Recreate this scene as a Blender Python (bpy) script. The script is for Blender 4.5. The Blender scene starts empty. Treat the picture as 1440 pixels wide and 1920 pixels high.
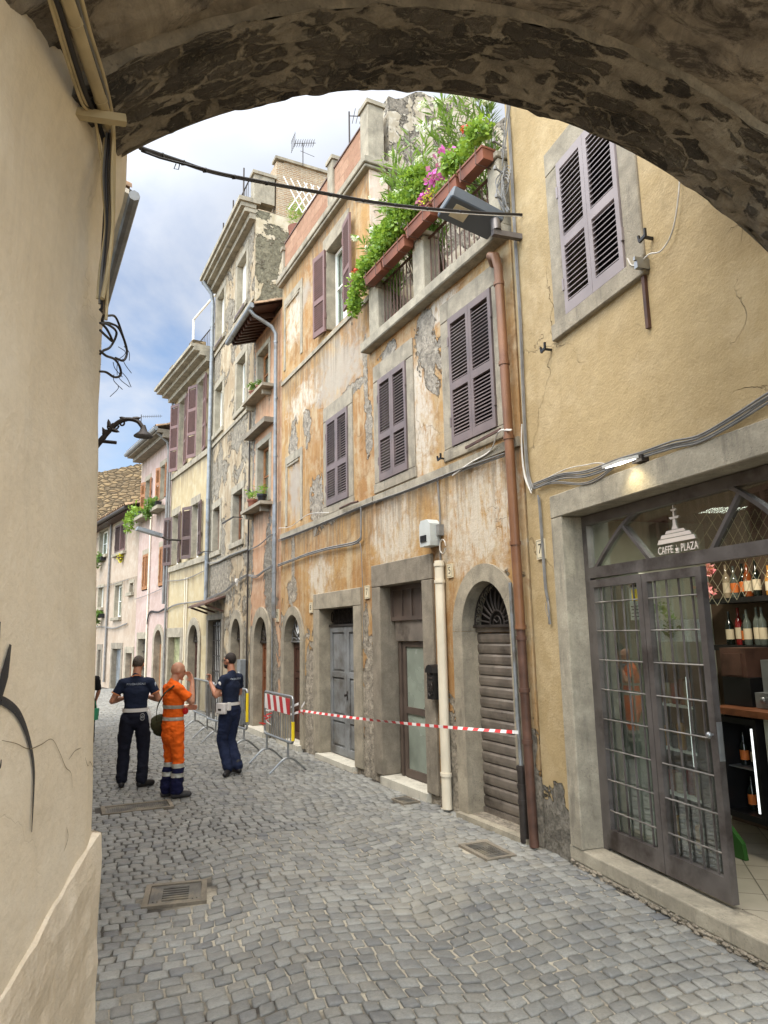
import bpy, bmesh, math, random
from mathutils import Vector, Matrix, Euler, noise
random.seed(7)
PI = math.pi
C = bpy.context.scene.collection
sc = bpy.context.scene
# ------------------------------------------------------------------ camera
FPX = 1300.0
PITCH = math.atan(FPX / 7460.0)
ROLL = -math.radians(1.15)
CAMZ = 2.1
cam = bpy.data.cameras.new('camera')
camo = bpy.data.objects.new('camera', cam)
C.objects.link(camo)
CR = Matrix.Rotation(PI / 2 + PITCH, 3, 'X') @ Matrix.Rotation(ROLL, 3, 'Z')
camo.matrix_world = Matrix.Translation((0, 0, CAMZ)) @ CR.to_4x4()
cam.sensor_fit = 'VERTICAL'
cam.sensor_height = 24
cam.sensor_width = 18
cam.lens = 24 * FPX / 1920
cam.clip_start = 0.05
cam.clip_end = 2000
sc.camera = camo
sc.render.resolution_x = 768
sc.render.resolution_y = 1024
# ------------------------------------------------------------------ light
SUN_EL = math.radians(58)
SUN_AZ = math.radians(215)      # compass direction of the sun, from +Y clockwise: behind and to the left
SUNDIR = Vector((math.sin(SUN_AZ) * math.cos(SUN_EL), math.cos(SUN_AZ) * math.cos(SUN_EL), math.sin(SUN_EL)))
sd = bpy.data.lights.new('sun', 'SUN')
sd.energy = 1.9
sd.angle = math.radians(24)
sd.color = (1.0, 0.95, 0.87)
so = bpy.data.objects.new('sun', sd)
so.rotation_euler = SUNDIR.to_track_quat('Z', 'Y').to_euler()
C.objects.link(so)
w = bpy.data.worlds.new('World')
sc.world = w
w.use_nodes = True
nt = w.node_tree
nt.nodes.clear()
def wn(t, **k):
    n = nt.nodes.new(t)
    for a, b in k.items(): setattr(n, a, b)
    return n
def wl(a, b): nt.links.new(a, b)
wout = wn('ShaderNodeOutputWorld'); wbg = wn('ShaderNodeBackground'); sky = wn('ShaderNodeTexSky')
sky.sky_type = 'NISHITA'; sky.sun_disc = False; sky.sun_elevation = SUN_EL; sky.sun_rotation = SUN_AZ
tc = wn('ShaderNodeTexCoord'); sep = wn('ShaderNodeSeparateXYZ'); wl(tc.outputs['Generated'], sep.inputs[0])
za = wn('ShaderNodeMath', operation='ADD'); za.inputs[1].default_value = 0.25; wl(sep.outputs[2], za.inputs[0])
dx = wn('ShaderNodeMath', operation='DIVIDE'); wl(sep.outputs[0], dx.inputs[0]); wl(za.outputs[0], dx.inputs[1])
dy = wn('ShaderNodeMath', operation='DIVIDE'); wl(sep.outputs[1], dy.inputs[0]); wl(za.outputs[0], dy.inputs[1])
cb = wn('ShaderNodeCombineXYZ'); wl(dx.outputs[0], cb.inputs[0]); wl(dy.outputs[0], cb.inputs[1])
cn = wn('ShaderNodeTexNoise'); cn.inputs['Scale'].default_value = 1.5; cn.inputs['Detail'].default_value = 9
cn.inputs['Roughness'].default_value = 0.55; cn.inputs['Distortion'].default_value = 0.35; wl(cb.outputs[0], cn.inputs['Vector'])
# more cloud higher up, clearer towards the horizon
mz = wn('ShaderNodeMapRange'); mz.inputs['From Min'].default_value = 0.28; mz.inputs['From Max'].default_value = 0.62
mz.inputs['To Min'].default_value = -0.05; mz.inputs['To Max'].default_value = 0.24; wl(sep.outputs[2], mz.inputs['Value'])
ad = wn('ShaderNodeMath', operation='ADD'); wl(cn.outputs['Fac'], ad.inputs[0]); wl(mz.outputs[0], ad.inputs[1])
cr = wn('ShaderNodeMapRange', interpolation_type='SMOOTHSTEP'); cr.inputs['From Min'].default_value = 0.39; cr.inputs['From Max'].default_value = 0.72
wl(ad.outputs[0], cr.inputs['Value'])
sg = wn('ShaderNodeVectorMath', operation='SCALE'); sg.inputs['Scale'].default_value = 0.17; wl(sky.outputs[0], sg.inputs[0])
cn2 = wn('ShaderNodeTexNoise'); cn2.inputs['Scale'].default_value = 2.3; cn2.inputs['Detail'].default_value = 5; wl(cb.outputs[0], cn2.inputs['Vector'])
cc = wn('ShaderNodeMix', data_type='RGBA'); cc.inputs['A'].default_value = (0.56, 0.60, 0.67, 1); cc.inputs['B'].default_value = (0.68, 0.71, 0.77, 1)
cm = wn('ShaderNodeMapRange'); cm.inputs['From Min'].default_value = 0.38; cm.inputs['From Max'].default_value = 0.6; wl(cn2.outputs['Fac'], cm.inputs['Value'])
wl(cm.outputs[0], cc.inputs['Factor'])
mx = wn('ShaderNodeMix', data_type='RGBA'); wl(cr.outputs[0], mx.inputs['Factor']); wl(sg.outputs[0], mx.inputs['A']); wl(cc.outputs['Result'], mx.inputs['B'])
# added gain: sky brightened out of view, towards the sun, to light the walls
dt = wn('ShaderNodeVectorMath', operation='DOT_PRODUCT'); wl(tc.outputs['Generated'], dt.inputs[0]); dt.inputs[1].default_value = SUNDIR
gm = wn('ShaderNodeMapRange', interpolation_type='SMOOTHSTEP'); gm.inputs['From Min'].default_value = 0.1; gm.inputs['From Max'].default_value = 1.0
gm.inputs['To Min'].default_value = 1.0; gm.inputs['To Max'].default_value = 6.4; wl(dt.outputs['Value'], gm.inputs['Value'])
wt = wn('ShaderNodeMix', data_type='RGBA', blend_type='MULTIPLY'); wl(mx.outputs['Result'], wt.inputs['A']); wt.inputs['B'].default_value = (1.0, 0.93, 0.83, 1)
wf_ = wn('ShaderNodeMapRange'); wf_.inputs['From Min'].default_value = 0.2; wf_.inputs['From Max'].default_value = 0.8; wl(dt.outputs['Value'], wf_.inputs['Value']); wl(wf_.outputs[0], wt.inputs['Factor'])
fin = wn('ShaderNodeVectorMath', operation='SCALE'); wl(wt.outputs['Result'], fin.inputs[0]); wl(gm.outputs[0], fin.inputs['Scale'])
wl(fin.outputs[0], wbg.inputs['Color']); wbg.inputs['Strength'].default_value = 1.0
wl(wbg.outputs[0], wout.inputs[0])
sc.view_settings.view_transform = 'Standard'
sc.view_settings.look = 'None'
sc.view_settings.exposure = 0.35
sc.view_settings.gamma = 1
sc.render.engine = 'CYCLES'
sc.cycles.max_bounces = 7
sc.cycles.diffuse_bounces = 5
sc.cycles.transparent_max_bounces = 16

# ------------------------------------------------------------------ helpers
def lin(v):
    v /= 255.0
    return v / 12.92 if v <= 0.04045 else ((v + 0.055) / 1.055) ** 2.4
def rgb(r, g, b): return (lin(r), lin(g), lin(b), 1)
class MB:
    """collects shapes, then links them as ONE mesh object"""
    def __init__(s): s.v = []; s.f = []; s.m = []; s.M = None; s.mi = 0; s.uv = None
    def add(s, vs, fs):
        o = len(s.v)
        for p in vs:
            p = Vector(p)
            s.v.append(s.M @ p if s.M else p)
        for f in fs: s.f.append([o + i for i in f]); s.m.append(s.mi)
    def box(s, x0, x1, y0, y1, z0, z1):
        s.add([(x0,y0,z0),(x1,y0,z0),(x1,y1,z0),(x0,y1,z0),(x0,y0,z1),(x1,y0,z1),(x1,y1,z1),(x0,y1,z1)],
              [(0,3,2,1),(4,5,6,7),(0,1,5,4),(1,2,6,5),(2,3,7,6),(3,0,4,7)])
    def quad(s, a, b, c, d): s.add([a, b, c, d], [(0, 1, 2, 3)])
    def bar(s, p0, p1, w, h, up=(0, 0, 1)):
        p0 = Vector(p0); p1 = Vector(p1); d = (p1 - p0).normalized(); u = Vector(up)
        if abs(d.dot(u)) > .98: u = Vector((0, 1, 0))
        a = d.cross(u).normalized() * w / 2; b = a.cross(d).normalized() * h / 2
        s.add([p0-a-b, p0+a-b, p0+a+b, p0-a+b, p1-a-b, p1+a-b, p1+a+b, p1-a+b],
              [(0,3,2,1),(4,5,6,7),(0,1,5,4),(1,2,6,5),(2,3,7,6),(3,0,4,7)])
    def loft(s, rings, cap=True, closed=False):
        n = len(rings[0]); vs = [p for r in rings for p in r]; fs = []
        R = len(rings)
        for i in range(R if closed else R - 1):
            for j in range(n):
                k = (j + 1) % n; i2 = (i + 1) % R
                fs.append((i*n+j, i*n+k, i2*n+k, i2*n+j))
        if cap and not closed:
            fs.append(tuple(reversed(range(n)))); fs.append(tuple((R-1)*n + j for j in range(n)))
        s.add(vs, fs)
    def tube(s, pts, r, n=8, sq=(1, 1), cap=True, round_=False, closed=False):
        pts = [Vector(p) for p in pts]; N = len(pts)
        rr = r if isinstance(r, (list, tuple)) else [r] * N
        ds = []
        for i in range(N):
            if closed: d = pts[(i+1) % N] - pts[i-1]
            else: d = pts[min(i+1, N-1)] - pts[max(i-1, 0)]
            ds.append(d.normalized() if d.length > 1e-9 else Vector((0, 0, 1)))
        u = Vector((1, 0, 0))
        if abs(ds[0].dot(u)) > .9: u = Vector((0, 1, 0))
        rings = []
        ext = []
        for i in range(N):
            d = ds[i]; a = (u - d * u.dot(d)).normalized(); b = d.cross(a); u = a
            ext.append((pts[i], rr[i], a, b, d))
        if round_:
            p, q, a, b, d = ext[0]; e0 = []
            for t in (1.35, 0.95, .5): e0.append((p - d*q*math.sin(t), q*math.cos(t), a, b, d))
            p, q, a, b, d = ext[-1]; e1 = []
            for t in (.5, .95, 1.35): e1.append((p + d*q*math.sin(t), q*math.cos(t), a, b, d))
            ext = e0 + ext + e1
        for p, q, a, b, d in ext:
            rings.append([p + a*(q*sq[0]*math.cos(2*PI*j/n)) + b*(q*sq[1]*math.sin(2*PI*j/n)) for j in range(n)])
        s.loft(rings, cap, closed)
    def ell(s, c, r, n=12, m=8, M=None):
        c = Vector(c); rings = []
        for i in range(m + 1):
            t = PI * (i + .001 if i == 0 else (i - .001 if i == m else i)) / m
            ring = []
            for j in range(n):
                p = Vector((r[0]*math.sin(t)*math.cos(2*PI*j/n), r[1]*math.sin(t)*math.sin(2*PI*j/n), -r[2]*math.cos(t)))
                if M: p = M @ p
                ring.append(c + p)
            rings.append(ring)
        s.loft(rings)
    def lathe(s, prof, c=(0, 0, 0), n=12):
        c = Vector(c)
        s.loft([[c + Vector((r*math.cos(2*PI*j/n), r*math.sin(2*PI*j/n), z)) for j in range(n)] for r, z in prof])
    def prism(s, poly, y0, y1):
        """poly in x,z extruded along y"""
        n = len(poly)
        s.add([(p[0], y0, p[1]) for p in poly] + [(p[0], y1, p[1]) for p in poly],
              [tuple(range(n)), tuple(reversed(range(n, 2*n)))] + [(i, n+i, n+(i+1) % n, (i+1) % n) for i in range(n)])
    def build(s, name, mat, parent=None, smooth=False, recalc=True):
        me = bpy.data.meshes.new(name)
        me.from_pydata([tuple(p) for p in s.v], [], s.f)
        if not isinstance(mat, (list, tuple)): mat = [mat]
        for m in mat: me.materials.append(m)
        if len(mat) > 1: me.polygons.foreach_set('material_index', s.m)
        if recalc:
            b = bmesh.new(); b.from_mesh(me); bmesh.ops.recalc_face_normals(b, faces=b.faces); b.to_mesh(me); b.free()
        if smooth:
            me.polygons.foreach_set('use_smooth', [True] * len(me.polygons))
            if smooth != 'all':
                try: me.set_sharp_from_angle(angle=math.radians(40))
                except Exception: pass
        o = bpy.data.objects.new(name, me); C.objects.link(o)
        if parent: o.parent = parent
        return o
def tag(o, label=None, cat=None, group=None, kind=None):
    if label: o['label'] = label
    if cat: o['category'] = cat
    if group: o['group'] = group
    if kind: o['kind'] = kind
    return o
def empty(name, loc, rz=0, label=None, cat=None, group=None, kind=None):
    o = bpy.data.objects.new(name, None); C.objects.link(o); o.location = loc; o.rotation_euler = (0, 0, rz)
    o.empty_display_size = .2
    return tag(o, label, cat, group, kind)
def kids(o): return [c for c in bpy.data.objects if c.parent == o]
def copy_tree(o, parent=None):
    c = o.copy(); C.objects.link(c); c.parent = parent
    for ch in kids(o): copy_tree(ch, c)
    return c
def ray(px, py): return CR @ Vector(((px-720)/FPX, -(py-960)/FPX, -1))
class Frame:
    """a facade plane: s along it (rightwards), y into the building, z up"""
    def __init__(s, x, y, vdeg, k=1.0, dz=0.0):
        s.k = k; s.dz = dz; s.o = Vector((x, y, 0)); s.rz = -math.radians(90 + vdeg)
        s.u = Vector((math.cos(s.rz), math.sin(s.rz), 0)); s.n = Vector((-s.u.y, s.u.x, 0))
    def W(s, a, y, z): return s.o + s.u*(a*s.k) + s.n*(y*s.k) + Vector((0, 0, z*s.k + s.dz))
    def at(s, px, py, d=0):
        r = ray(px, py); c = Vector((0, 0, CAMZ)); t = (s.o + s.n*d - c).dot(s.n) / r.dot(s.n); p = c + r*t
        return ((p - s.o).dot(s.u), d, p.z)
def G(px, py, z=0):
    r = ray(px, py); t = (z - CAMZ) / r.z; return Vector((0, 0, CAMZ)) + r*t
FC = Frame(1.510, 7.203, -17.85)     # cafe house
FO = Frame(1.496, 7.2375, -27.07)    # orange house, narrow house and tall house share this line
FY = Frame(-5.155, 20.238, -31.68, 1.035, -.073)   # yellow house
FP = Frame(-7.513, 24.05, -33.55, 1.035, -.073)  # pink house
FW = Frame(-8.9385, 25.773, -35.3)   # cream house

# ------------------------------------------------------------------ materials
class NB:
    def __init__(s, name):
        m = bpy.data.materials.new(name); m.use_nodes = True; s.mat = m; s.t = m.node_tree
        s.t.nodes.clear()
        s.out = s.n('ShaderNodeOutputMaterial'); s.p = s.n('ShaderNodeBsdfPrincipled')
        s.t.links.new(s.p.outputs[0], s.out.inputs[0]); s.tc = s.n('ShaderNodeTexCoord'); s.obj = s.tc.outputs['Object']
    def n(s, t, **k):
        x = s.t.nodes.new(t)
        for a, b in k.items(): setattr(x, a, b)
        return x
    def set(s, inp, v):
        if hasattr(v, 'links'): s.t.links.new(v, inp)
        else: inp.default_value = v
    def math(s, op, a, b=0.0, c=None):
        x = s.n('ShaderNodeMath', operation=op); s.set(x.inputs[0], a); s.set(x.inputs[1], b)
        if c is not None: s.set(x.inputs[2], c)
        return x.outputs[0]
    def vm(s, op, a, b=None):
        x = s.n('ShaderNodeVectorMath', operation=op); s.set(x.inputs[0], a)
        if b is not None: s.set(x.inputs[1], b)
        return x
    def map(s, v, sc=(1, 1, 1), loc=(0, 0, 0), rot=(0, 0, 0)):
        x = s.n('ShaderNodeMapping'); s.set(x.inputs['Vector'], v); x.inputs['Scale'].default_value = sc
        x.inputs['Location'].default_value = loc; x.inputs['Rotation'].default_value = rot; return x.outputs[0]
    def noise(s, v, scale, detail=4, rough=.5, dist=0, out='Fac'):
        x = s.n('ShaderNodeTexNoise'); s.set(x.inputs['Vector'], v); x.inputs['Scale'].default_value = scale
        x.inputs['Detail'].default_value = detail; x.inputs['Roughness'].default_value = rough; x.inputs['Distortion'].default_value = dist
        return x.outputs[out]
    def vor(s, v, scale, feat='F1', out='Distance', rnd=1):
        x = s.n('ShaderNodeTexVoronoi', feature=feat); s.set(x.inputs['Vector'], v); x.inputs['Scale'].default_value = scale
        x.inputs['Randomness'].default_value = rnd; return x.outputs[out]
    def ramp(s, v, a, b, lo=0.0, hi=1.0, smooth=False):
        x = s.n('ShaderNodeMapRange'); s.set(x.inputs['Value'], v)
        if smooth: x.interpolation_type = 'SMOOTHSTEP'
        for i, q in (('From Min', a), ('From Max', b), ('To Min', lo), ('To Max', hi)): x.inputs[i].default_value = q
        return x.outputs[0]
    def mix(s, f, a, b, blend='MIX'):
        x = s.n('ShaderNodeMix', data_type='RGBA', blend_type=blend); s.set(x.inputs['Factor'], f); s.set(x.inputs['A'], a); s.set(x.inputs['B'], b)
        return x.outputs['Result']
    def xyz(s, v=None):
        x = s.n('ShaderNodeSeparateXYZ'); s.set(x.inputs[0], v or s.obj); return x.outputs
    def bump(s, h, strength=.5, dist=.01, normal=None):
        x = s.n('ShaderNodeBump'); s.set(x.inputs['Height'], h); x.inputs['Strength'].default_value = strength; x.inputs['Distance'].default_value = dist
        if normal: s.set(x.inputs['Normal'], normal)
        return x.outputs[0]
    def fin(s, col, rough=.85, nrm=None, metal=0, spec=.3):
        s.set(s.p.inputs['Base Color'], col); s.set(s.p.inputs['Roughness'], rough); s.p.inputs['Metallic'].default_value = metal
        s.p.inputs['Specular IOR Level'].default_value = spec
        if nrm: s.set(s.p.inputs['Normal'], nrm)
        return s.mat
def simple(name, c, rough=.6, metal=0, var=.15, scale=8, bump=.0, spec=.4, dirt=None):
    b = NB(name); v = b.noise(b.obj, scale, 5)
    c2 = tuple(x*(1-var*2) for x in c[:3]) + (1,); c1 = tuple(min(1, x*(1+var)) for x in c[:3]) + (1,)
    col = b.mix(b.ramp(v, .3, .7), c2, c1)
    if dirt: col = b.mix(b.ramp(b.noise(b.obj, scale*.4, 8, .65), .5, .68), col, dirt)
    nr = b.bump(b.noise(b.obj, scale*12, 4), bump, .004) if bump else None
    return b.fin(col, b.ramp(v, .3, .7, rough-.08, rough+.08), nr, metal, spec)
def plaster(name, c1, c2, wash, stone=(.20, .18, .145, 1), patches=(), peel=.68, coarse=1.0, streak=.5, base=0.0, greys=(), whites=(), seed=0, bumpk=1.0, crack=.35, drips=()):
    """lime plaster: blotches, run-down streaks, lost patches showing mortar, crumbling foot.
    patches = (s, z, rs, rz) in facade metres"""
    b = NB(name); O = b.map(b.obj, loc=(seed*3.1, seed*1.7, 0))
    big = b.noise(O, .7*coarse, 8, .6, .4); mid = b.noise(O, 3.2*coarse, 8, .65, .3); fine = b.noise(O, 26, 6, .6)
    st = b.noise(b.map(O, (5, 5, .5)), 1.6, 7, .65, .3)
    col = b.mix(b.ramp(big, .40, .60), c1, c2)
    col = b.mix(b.ramp(mid, .48, .66, 0, .75), col, wash)
    col = b.mix(b.ramp(st, .48, .72, 0, streak), col, wash)
    dk = tuple(x*.62 for x in c1[:3]) + (1,)
    col = b.mix(b.ramp(b.noise(O, 2.0*coarse, 10, .72, 1.1), .50, .66, 0, streak*.75), col, tuple(x*.72 for x in c2[:3]) + (1,))
    col = b.mix(b.ramp(b.noise(b.map(O, (6, 6, .45), loc=(9, 2, 4)), 1.5, 7, .7), .54, .74, 0, streak*.8), col, dk)
    col = b.mix(b.ramp(fine, .3, .75, 0, .22), col, dk)
    x, y, z = b.xyz()
    wob = b.noise(O, 3.5, 9, .68, .6)
    wobc = b.math('MULTIPLY', b.math('SUBTRACT', wob, .5), 3.0)
    mask = b.ramp(b.noise(O, 1.15*coarse, 11, .66, .5), peel, peel + .02)
    def ellm(lst, edge=.04):
        m = None
        for (cx, cz, rx, rz) in lst:
            dd = b.vm('MULTIPLY', b.vm('SUBTRACT', b.obj, (cx, 0, cz)).outputs[0], (1/rx, 0, 1/rz)).outputs[0]
            l = b.math('ADD', b.vm('LENGTH', dd).outputs['Value'], wobc)
            k = b.ramp(l, 1 - edge, 1 + edge, 1, 0); m = k if m is None else b.math('MAXIMUM', m, k)
        return m
    if greys: col = b.mix(b.math('MULTIPLY', ellm(greys, .35), .8), col, (.34, .31, .26, 1))
    if whites: col = b.mix(b.math('MULTIPLY', b.math('MULTIPLY', ellm(whites, .3), .9), b.ramp(b.noise(b.map(O, (3, 3, 1)), 5, 8, .7), .36, .52)), col, (.50, .445, .355, 1))
    for zl in drips:   # soot and rust washed down below the ledges
        run = b.math('MULTIPLY', b.ramp(z, zl - 1.3, zl, 0, 1), b.math('LESS_THAN', z, zl)); rn = b.noise(b.map(O, (7, 7, .35)), 1.7, 8, .7)
        col = b.mix(b.math('MULTIPLY', b.ramp(b.math('ADD', rn, b.math('MULTIPLY', run, .25)), .62, .78, 0, .75), run), col, (.16, .125, .085, 1))
    if patches: mask = b.math('MAXIMUM', mask, ellm(patches))
    if base: mask = b.math('MAXIMUM', mask, b.ramp(b.math('SUBTRACT', z, b.math('MULTIPLY', wobc, .55)), base - .05, base + .05, 1, 0))
    sc1 = tuple(v*.55 for v in stone[:3]) + (1,); sc2 = tuple(min(1, v*1.5) for v in stone[:3]) + (1,)
    rub = b.noise(O, 9, 8, .7, .2)
    scol = b.mix(b.ramp(rub, .35, .68), sc1, sc2); scol = b.mix(b.ramp(b.vor(O, 26), .1, .45, .75, 0), scol, tuple(v*.45 for v in stone[:3]) + (1,))
    col = b.mix(mask, col, scol)
    if crack:
        cv = b.vor(b.vm('ADD', O, b.vm('SCALE', b.noise(O, 2.2, 6, out='Color')).outputs[0]).outputs[0], .55, 'DISTANCE_TO_EDGE')
        ck = b.math('MULTIPLY', b.ramp(cv, .0, .004, crack, 0), b.ramp(b.noise(O, .8, 3), .5, .6)); col = b.mix(ck, col, tuple(x*.4 for x in c1[:3]) + (1,))
    h = b.math('ADD', b.math('MULTIPLY', b.noise(O, 5, 8, .6), .7), b.math('MULTIPLY', b.noise(O, 45, 4, .6), .22))
    hs = b.math('ADD', b.math('MULTIPLY', rub, 2.4), -2.4)
    hh = b.math('ADD', b.math('MULTIPLY', h, b.math('SUBTRACT', 1.0, mask)), b.math('MULTIPLY', hs, mask))
    if crack: hh = b.math('SUBTRACT', hh, ck)
    return b.fin(col, .92, b.bump(hh, .8*bumpk, .02), 0, .2)
def stone_mat(name, c, var=.35, pits=.5, scale=1.0, joints=False, dirt=(.09, .08, .065, 1), bumpk=1.0):
    b = NB(name); O = b.obj
    n1 = b.noise(O, 4*scale, 9, .65, .3); n2 = b.noise(O, 55*scale, 3, .6); v = b.vor(O, 42*scale)
    lo = tuple(x*(1-var) for x in c[:3]) + (1,); hi = tuple(min(1, x*(1+var)) for x in c[:3]) + (1,)
    col = b.mix(b.ramp(n1, .3, .7), lo, hi)
    col = b.mix(b.ramp(n2, .35, .7, 0, .4), col, lo)
    pit = b.math('MULTIPLY', b.ramp(v, .12, .25, 1, 0), b.ramp(b.noise(O, 6*scale, 4), .45, .6))
    col = b.mix(b.math('MULTIPLY', pit, pits), col, dirt)
    col = b.mix(b.ramp(b.noise(b.map(O, (4, 4, .7)), 1.4*scale, 8, .7), .54, .72, 0, .65), col, dirt)
    x, y, z = b.xyz()
    if joints: pass
    h = b.math('SUBTRACT', b.math('ADD', n2, b.math('MULTIPLY', n1, 2)), pit)
    return b.fin(col, .9, b.bump(h, .5*bumpk, .008), 0, .25)

M = {}
M['orange'] = plaster('ochre_plaster', rgb(170, 136, 88), rgb(150, 111, 70), rgb(180, 163, 132), patches=[
    (-1.95, 6.1, .26, .42), (-1.85, 5.75, .2, .25), (-3.0, 6.3, .3, .12), (-7.3, 5.95, .26, .42), (-6.5, 6.1, .2, .38), (-6.0, 4.5, .3, .48), (-5.6, 4.2, .55, .2),
    (-7.35, 2.95, .26, .3), (-7.3, 3.6, .1, .5), (-3.75, 5.3, .12, .5), (-3.85, 6.2, .08, .6), (-4.3, 6.15, .5, .1),
    (-6.35, .9, .34, 1.15), (-3.83, .9, .3, 1.3), (-8.0, 1.1, .3, 1.4), (-.15, .5, .2, .7), (-3.95, 2.2, .1, .3), (-1.6, .6, .25, .6)],
    greys=[(-5.0, 6.7, 1.1, .55), (-6.9, 8.9, .5, .3), (-7.2, 5.0, .3, .6)], whites=[(-3.0, 3.55, .6, .5), (-.9, 3.4, .75, .6), (-7.3, 8.6, .45, .45), (-2.2, 5.0, .4, .8), (-1.6, 6.3, .5, .2), (-5.9, 3.1, .5, .35), (-6.8, 6.7, .8, .3), (-3.4, 2.2, .15, .4)], stone=(.30, .262, .205, 1),
    peel=.665, streak=.95, base=.35, seed=1, bumpk=1.5, drips=(4.08, 7.42, 9.75))
M['orange_side'] = plaster('faded_pink_grey_plaster', rgb(200, 180, 160), rgb(185, 160, 135), rgb(215, 205, 190), peel=.60, seed=5)
M['cafe'] = plaster('sand_yellow_plaster', rgb(174, 153, 114), rgb(161, 140, 102), rgb(182, 162, 126), patches=[(.12, .25, .5, .3), (.3, .55, .12, .15)], peel=.80, streak=.3, base=.18, seed=2, bumpk=1.7, coarse=.8, crack=.5)
M['narrow'] = plaster('salmon_plaster', rgb(176, 138, 108), rgb(162, 124, 94), rgb(188, 164, 138), patches=[(-8.9, 3.6, .35, .9), (-8.8, 2.7, .3, .8), (-10.25, 7.5, .2, 2.2), (-10.3, 4.4, .22, 1.5), (-10.2, 1.2, .25, 1.2), (-8.5, 1.0, .35, 1.6)], peel=.69, streak=.7, base=.5, seed=3, drips=(7.6, 9.2, 4.9), bumpk=1.3)
M['tall'] = plaster('worn_buff_plaster', rgb(164, 147, 119), rgb(148, 130, 104), rgb(186, 176, 154), stone=(.25, .22, .17, 1), patches=[(-13.6, 3.7, 1.3, .6), (-12.6, 3.4, .8, .4), (-14.3, 6.9, .5, .3), (-13.5, 7.0, .3, .5), (-14.2, 10.1, .5, .5), (-11.7, 7.3, .8, .4), (-10.9, 9.5, .25, 3.2), (-14.6, 6.8, .25, 3.5), (-13.2, 4.3, .5, .3), (-10.7, 12.6, .3, 1.0), (-11.8, 1, .3, 1.2), (-10.7, 1, .3, 1.4)], drips=(7.7, 12.7, 4.15), bumpk=1.6, peel=.53, streak=.7, base=.6, seed=4)
M['yellow'] = plaster('pale_yellow_plaster', rgb(176, 160, 126), rgb(164, 147, 112), rgb(183, 172, 145), peel=.9, streak=.4, drips=(7.4, 4.2, 10.2), seed=6, crack=False, bumpk=.5)
M['pink'] = plaster('pale_pink_plaster', rgb(174, 152, 143), rgb(163, 141, 130), rgb(183, 166, 156), peel=.9, streak=.4, drips=(6.5, 9.0), seed=7, crack=False, bumpk=.5)
M['cream'] = plaster('cream_pink_plaster', rgb(168, 152, 134), rgb(156, 138, 119), rgb(176, 163, 147), peel=.82, streak=.45, drips=(7.0, 4.6), seed=8, crack=False, bumpk=.5)
M['leftwall'] = plaster('beige_painted_plaster', rgb(234, 221, 198), rgb(226, 211, 186), rgb(238, 228, 209), peel=.99, streak=.35, seed=9, bumpk=.7, coarse=.6, crack=.15)
M['plinth'] = plaster('rough_beige_plinth', rgb(224, 210, 187), rgb(212, 196, 171), rgb(230, 218, 198), peel=.64, seed=10, bumpk=1.3)
M['peperino'] = stone_mat('peperino_stone', (.30, .262, .195, 1))
M['peperino_dark'] = stone_mat('dark_peperino_stone', (.22, .19, .145, 1))
M['slab'] = stone_mat('weathered_slab_stone', (.32, .285, .215, 1), bumpk=.8)
M['marble'] = stone_mat('worn_marble', (.50, .47, .39, 1), var=.15, pits=.2)
M['rubble'] = plaster('lime_washed_rubble', rgb(178, 168, 148), rgb(160, 148, 126), rgb(204, 198, 184), stone=(.26, .23, .185, 1), peel=.52, coarse=2.6, seed=11, bumpk=1.6)
M['rubble2'] = plaster('rubble_and_render', rgb(190, 180, 155), rgb(164, 150, 120), rgb(205, 196, 176), stone=(.19, .175, .12, 1), peel=.52, coarse=.9, seed=12, bumpk=1.6)
def rubble_wall(name):
    b = NB(name); wv = b.vm('ADD', b.map(b.obj, (2.6, 2.6, 7)), b.vm('SCALE', b.noise(b.obj, 2.5, 5, out='Color')).outputs[0]); wv.inputs[1].links[0].from_node.inputs['Scale'].default_value = .5
    e = b.vor(wv.outputs[0], 1.0, 'DISTANCE_TO_EDGE'); c = b.vor(wv.outputs[0], 1.0, out='Color'); s = b.n('ShaderNodeSeparateColor'); b.set(s.inputs[0], c)
    col = b.mix(s.outputs[0], rgb(146, 124, 92), rgb(98, 84, 66)); col = b.mix(b.ramp(b.noise(b.obj, 6, 6, .7), .4, .7, 0, .5), col, rgb(140, 126, 100)); col = b.mix(b.ramp(e, .02, .10, 1, 0), col, rgb(84, 74, 58))
    return b.fin(col, .95, b.bump(b.ramp(e, 0, .2), 1, .05), 0, .2)
def brick(name, c1, c2, mortar, sx=.28, sz=.09, ms=.012, wash=None):
    b = NB(name); x, y, z = b.xyz(); cbn = b.n('ShaderNodeCombineXYZ'); b.set(cbn.inputs[0], b.math('ADD', x, y)); b.set(cbn.inputs[1], z)
    wv = b.vm('ADD', cbn.outputs[0], b.vm('SCALE', b.noise(b.obj, 3, 3, out='Color')).outputs[0])
    wv.inputs[1].links[0].from_node.inputs['Scale'].default_value = .03
    t = b.n('ShaderNodeTexBrick'); b.set(t.inputs['Vector'], wv.outputs[0]); t.inputs['Color1'].default_value = c1; t.inputs['Color2'].default_value = c2
    t.inputs['Mortar'].default_value = mortar; t.inputs['Scale'].default_value = 1; t.inputs['Brick Width'].default_value = sx
    t.inputs['Row Height'].default_value = sz; t.inputs['Mortar Size'].default_value = ms; t.inputs['Mortar Smooth'].default_value = .3
    col = b.mix(b.ramp(b.noise(b.obj, 5, 9, .7), .45, .68, 0, .6), t.outputs['Color'], wash or mortar)
    col = b.mix(b.ramp(b.noise(b.obj, 18, 5, .7), .4, .7, 0, .35), col, tuple(v*.5 for v in c1[:3]) + (1,))
    h = b.math('ADD', b.math('MULTIPLY', t.outputs['Fac'], -1.0), b.math('MULTIPLY', b.noise(b.obj, 22, 6, .7), .9))
    return b.fin(col, .92, b.bump(h, .8, .015), 0, .2)
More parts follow.
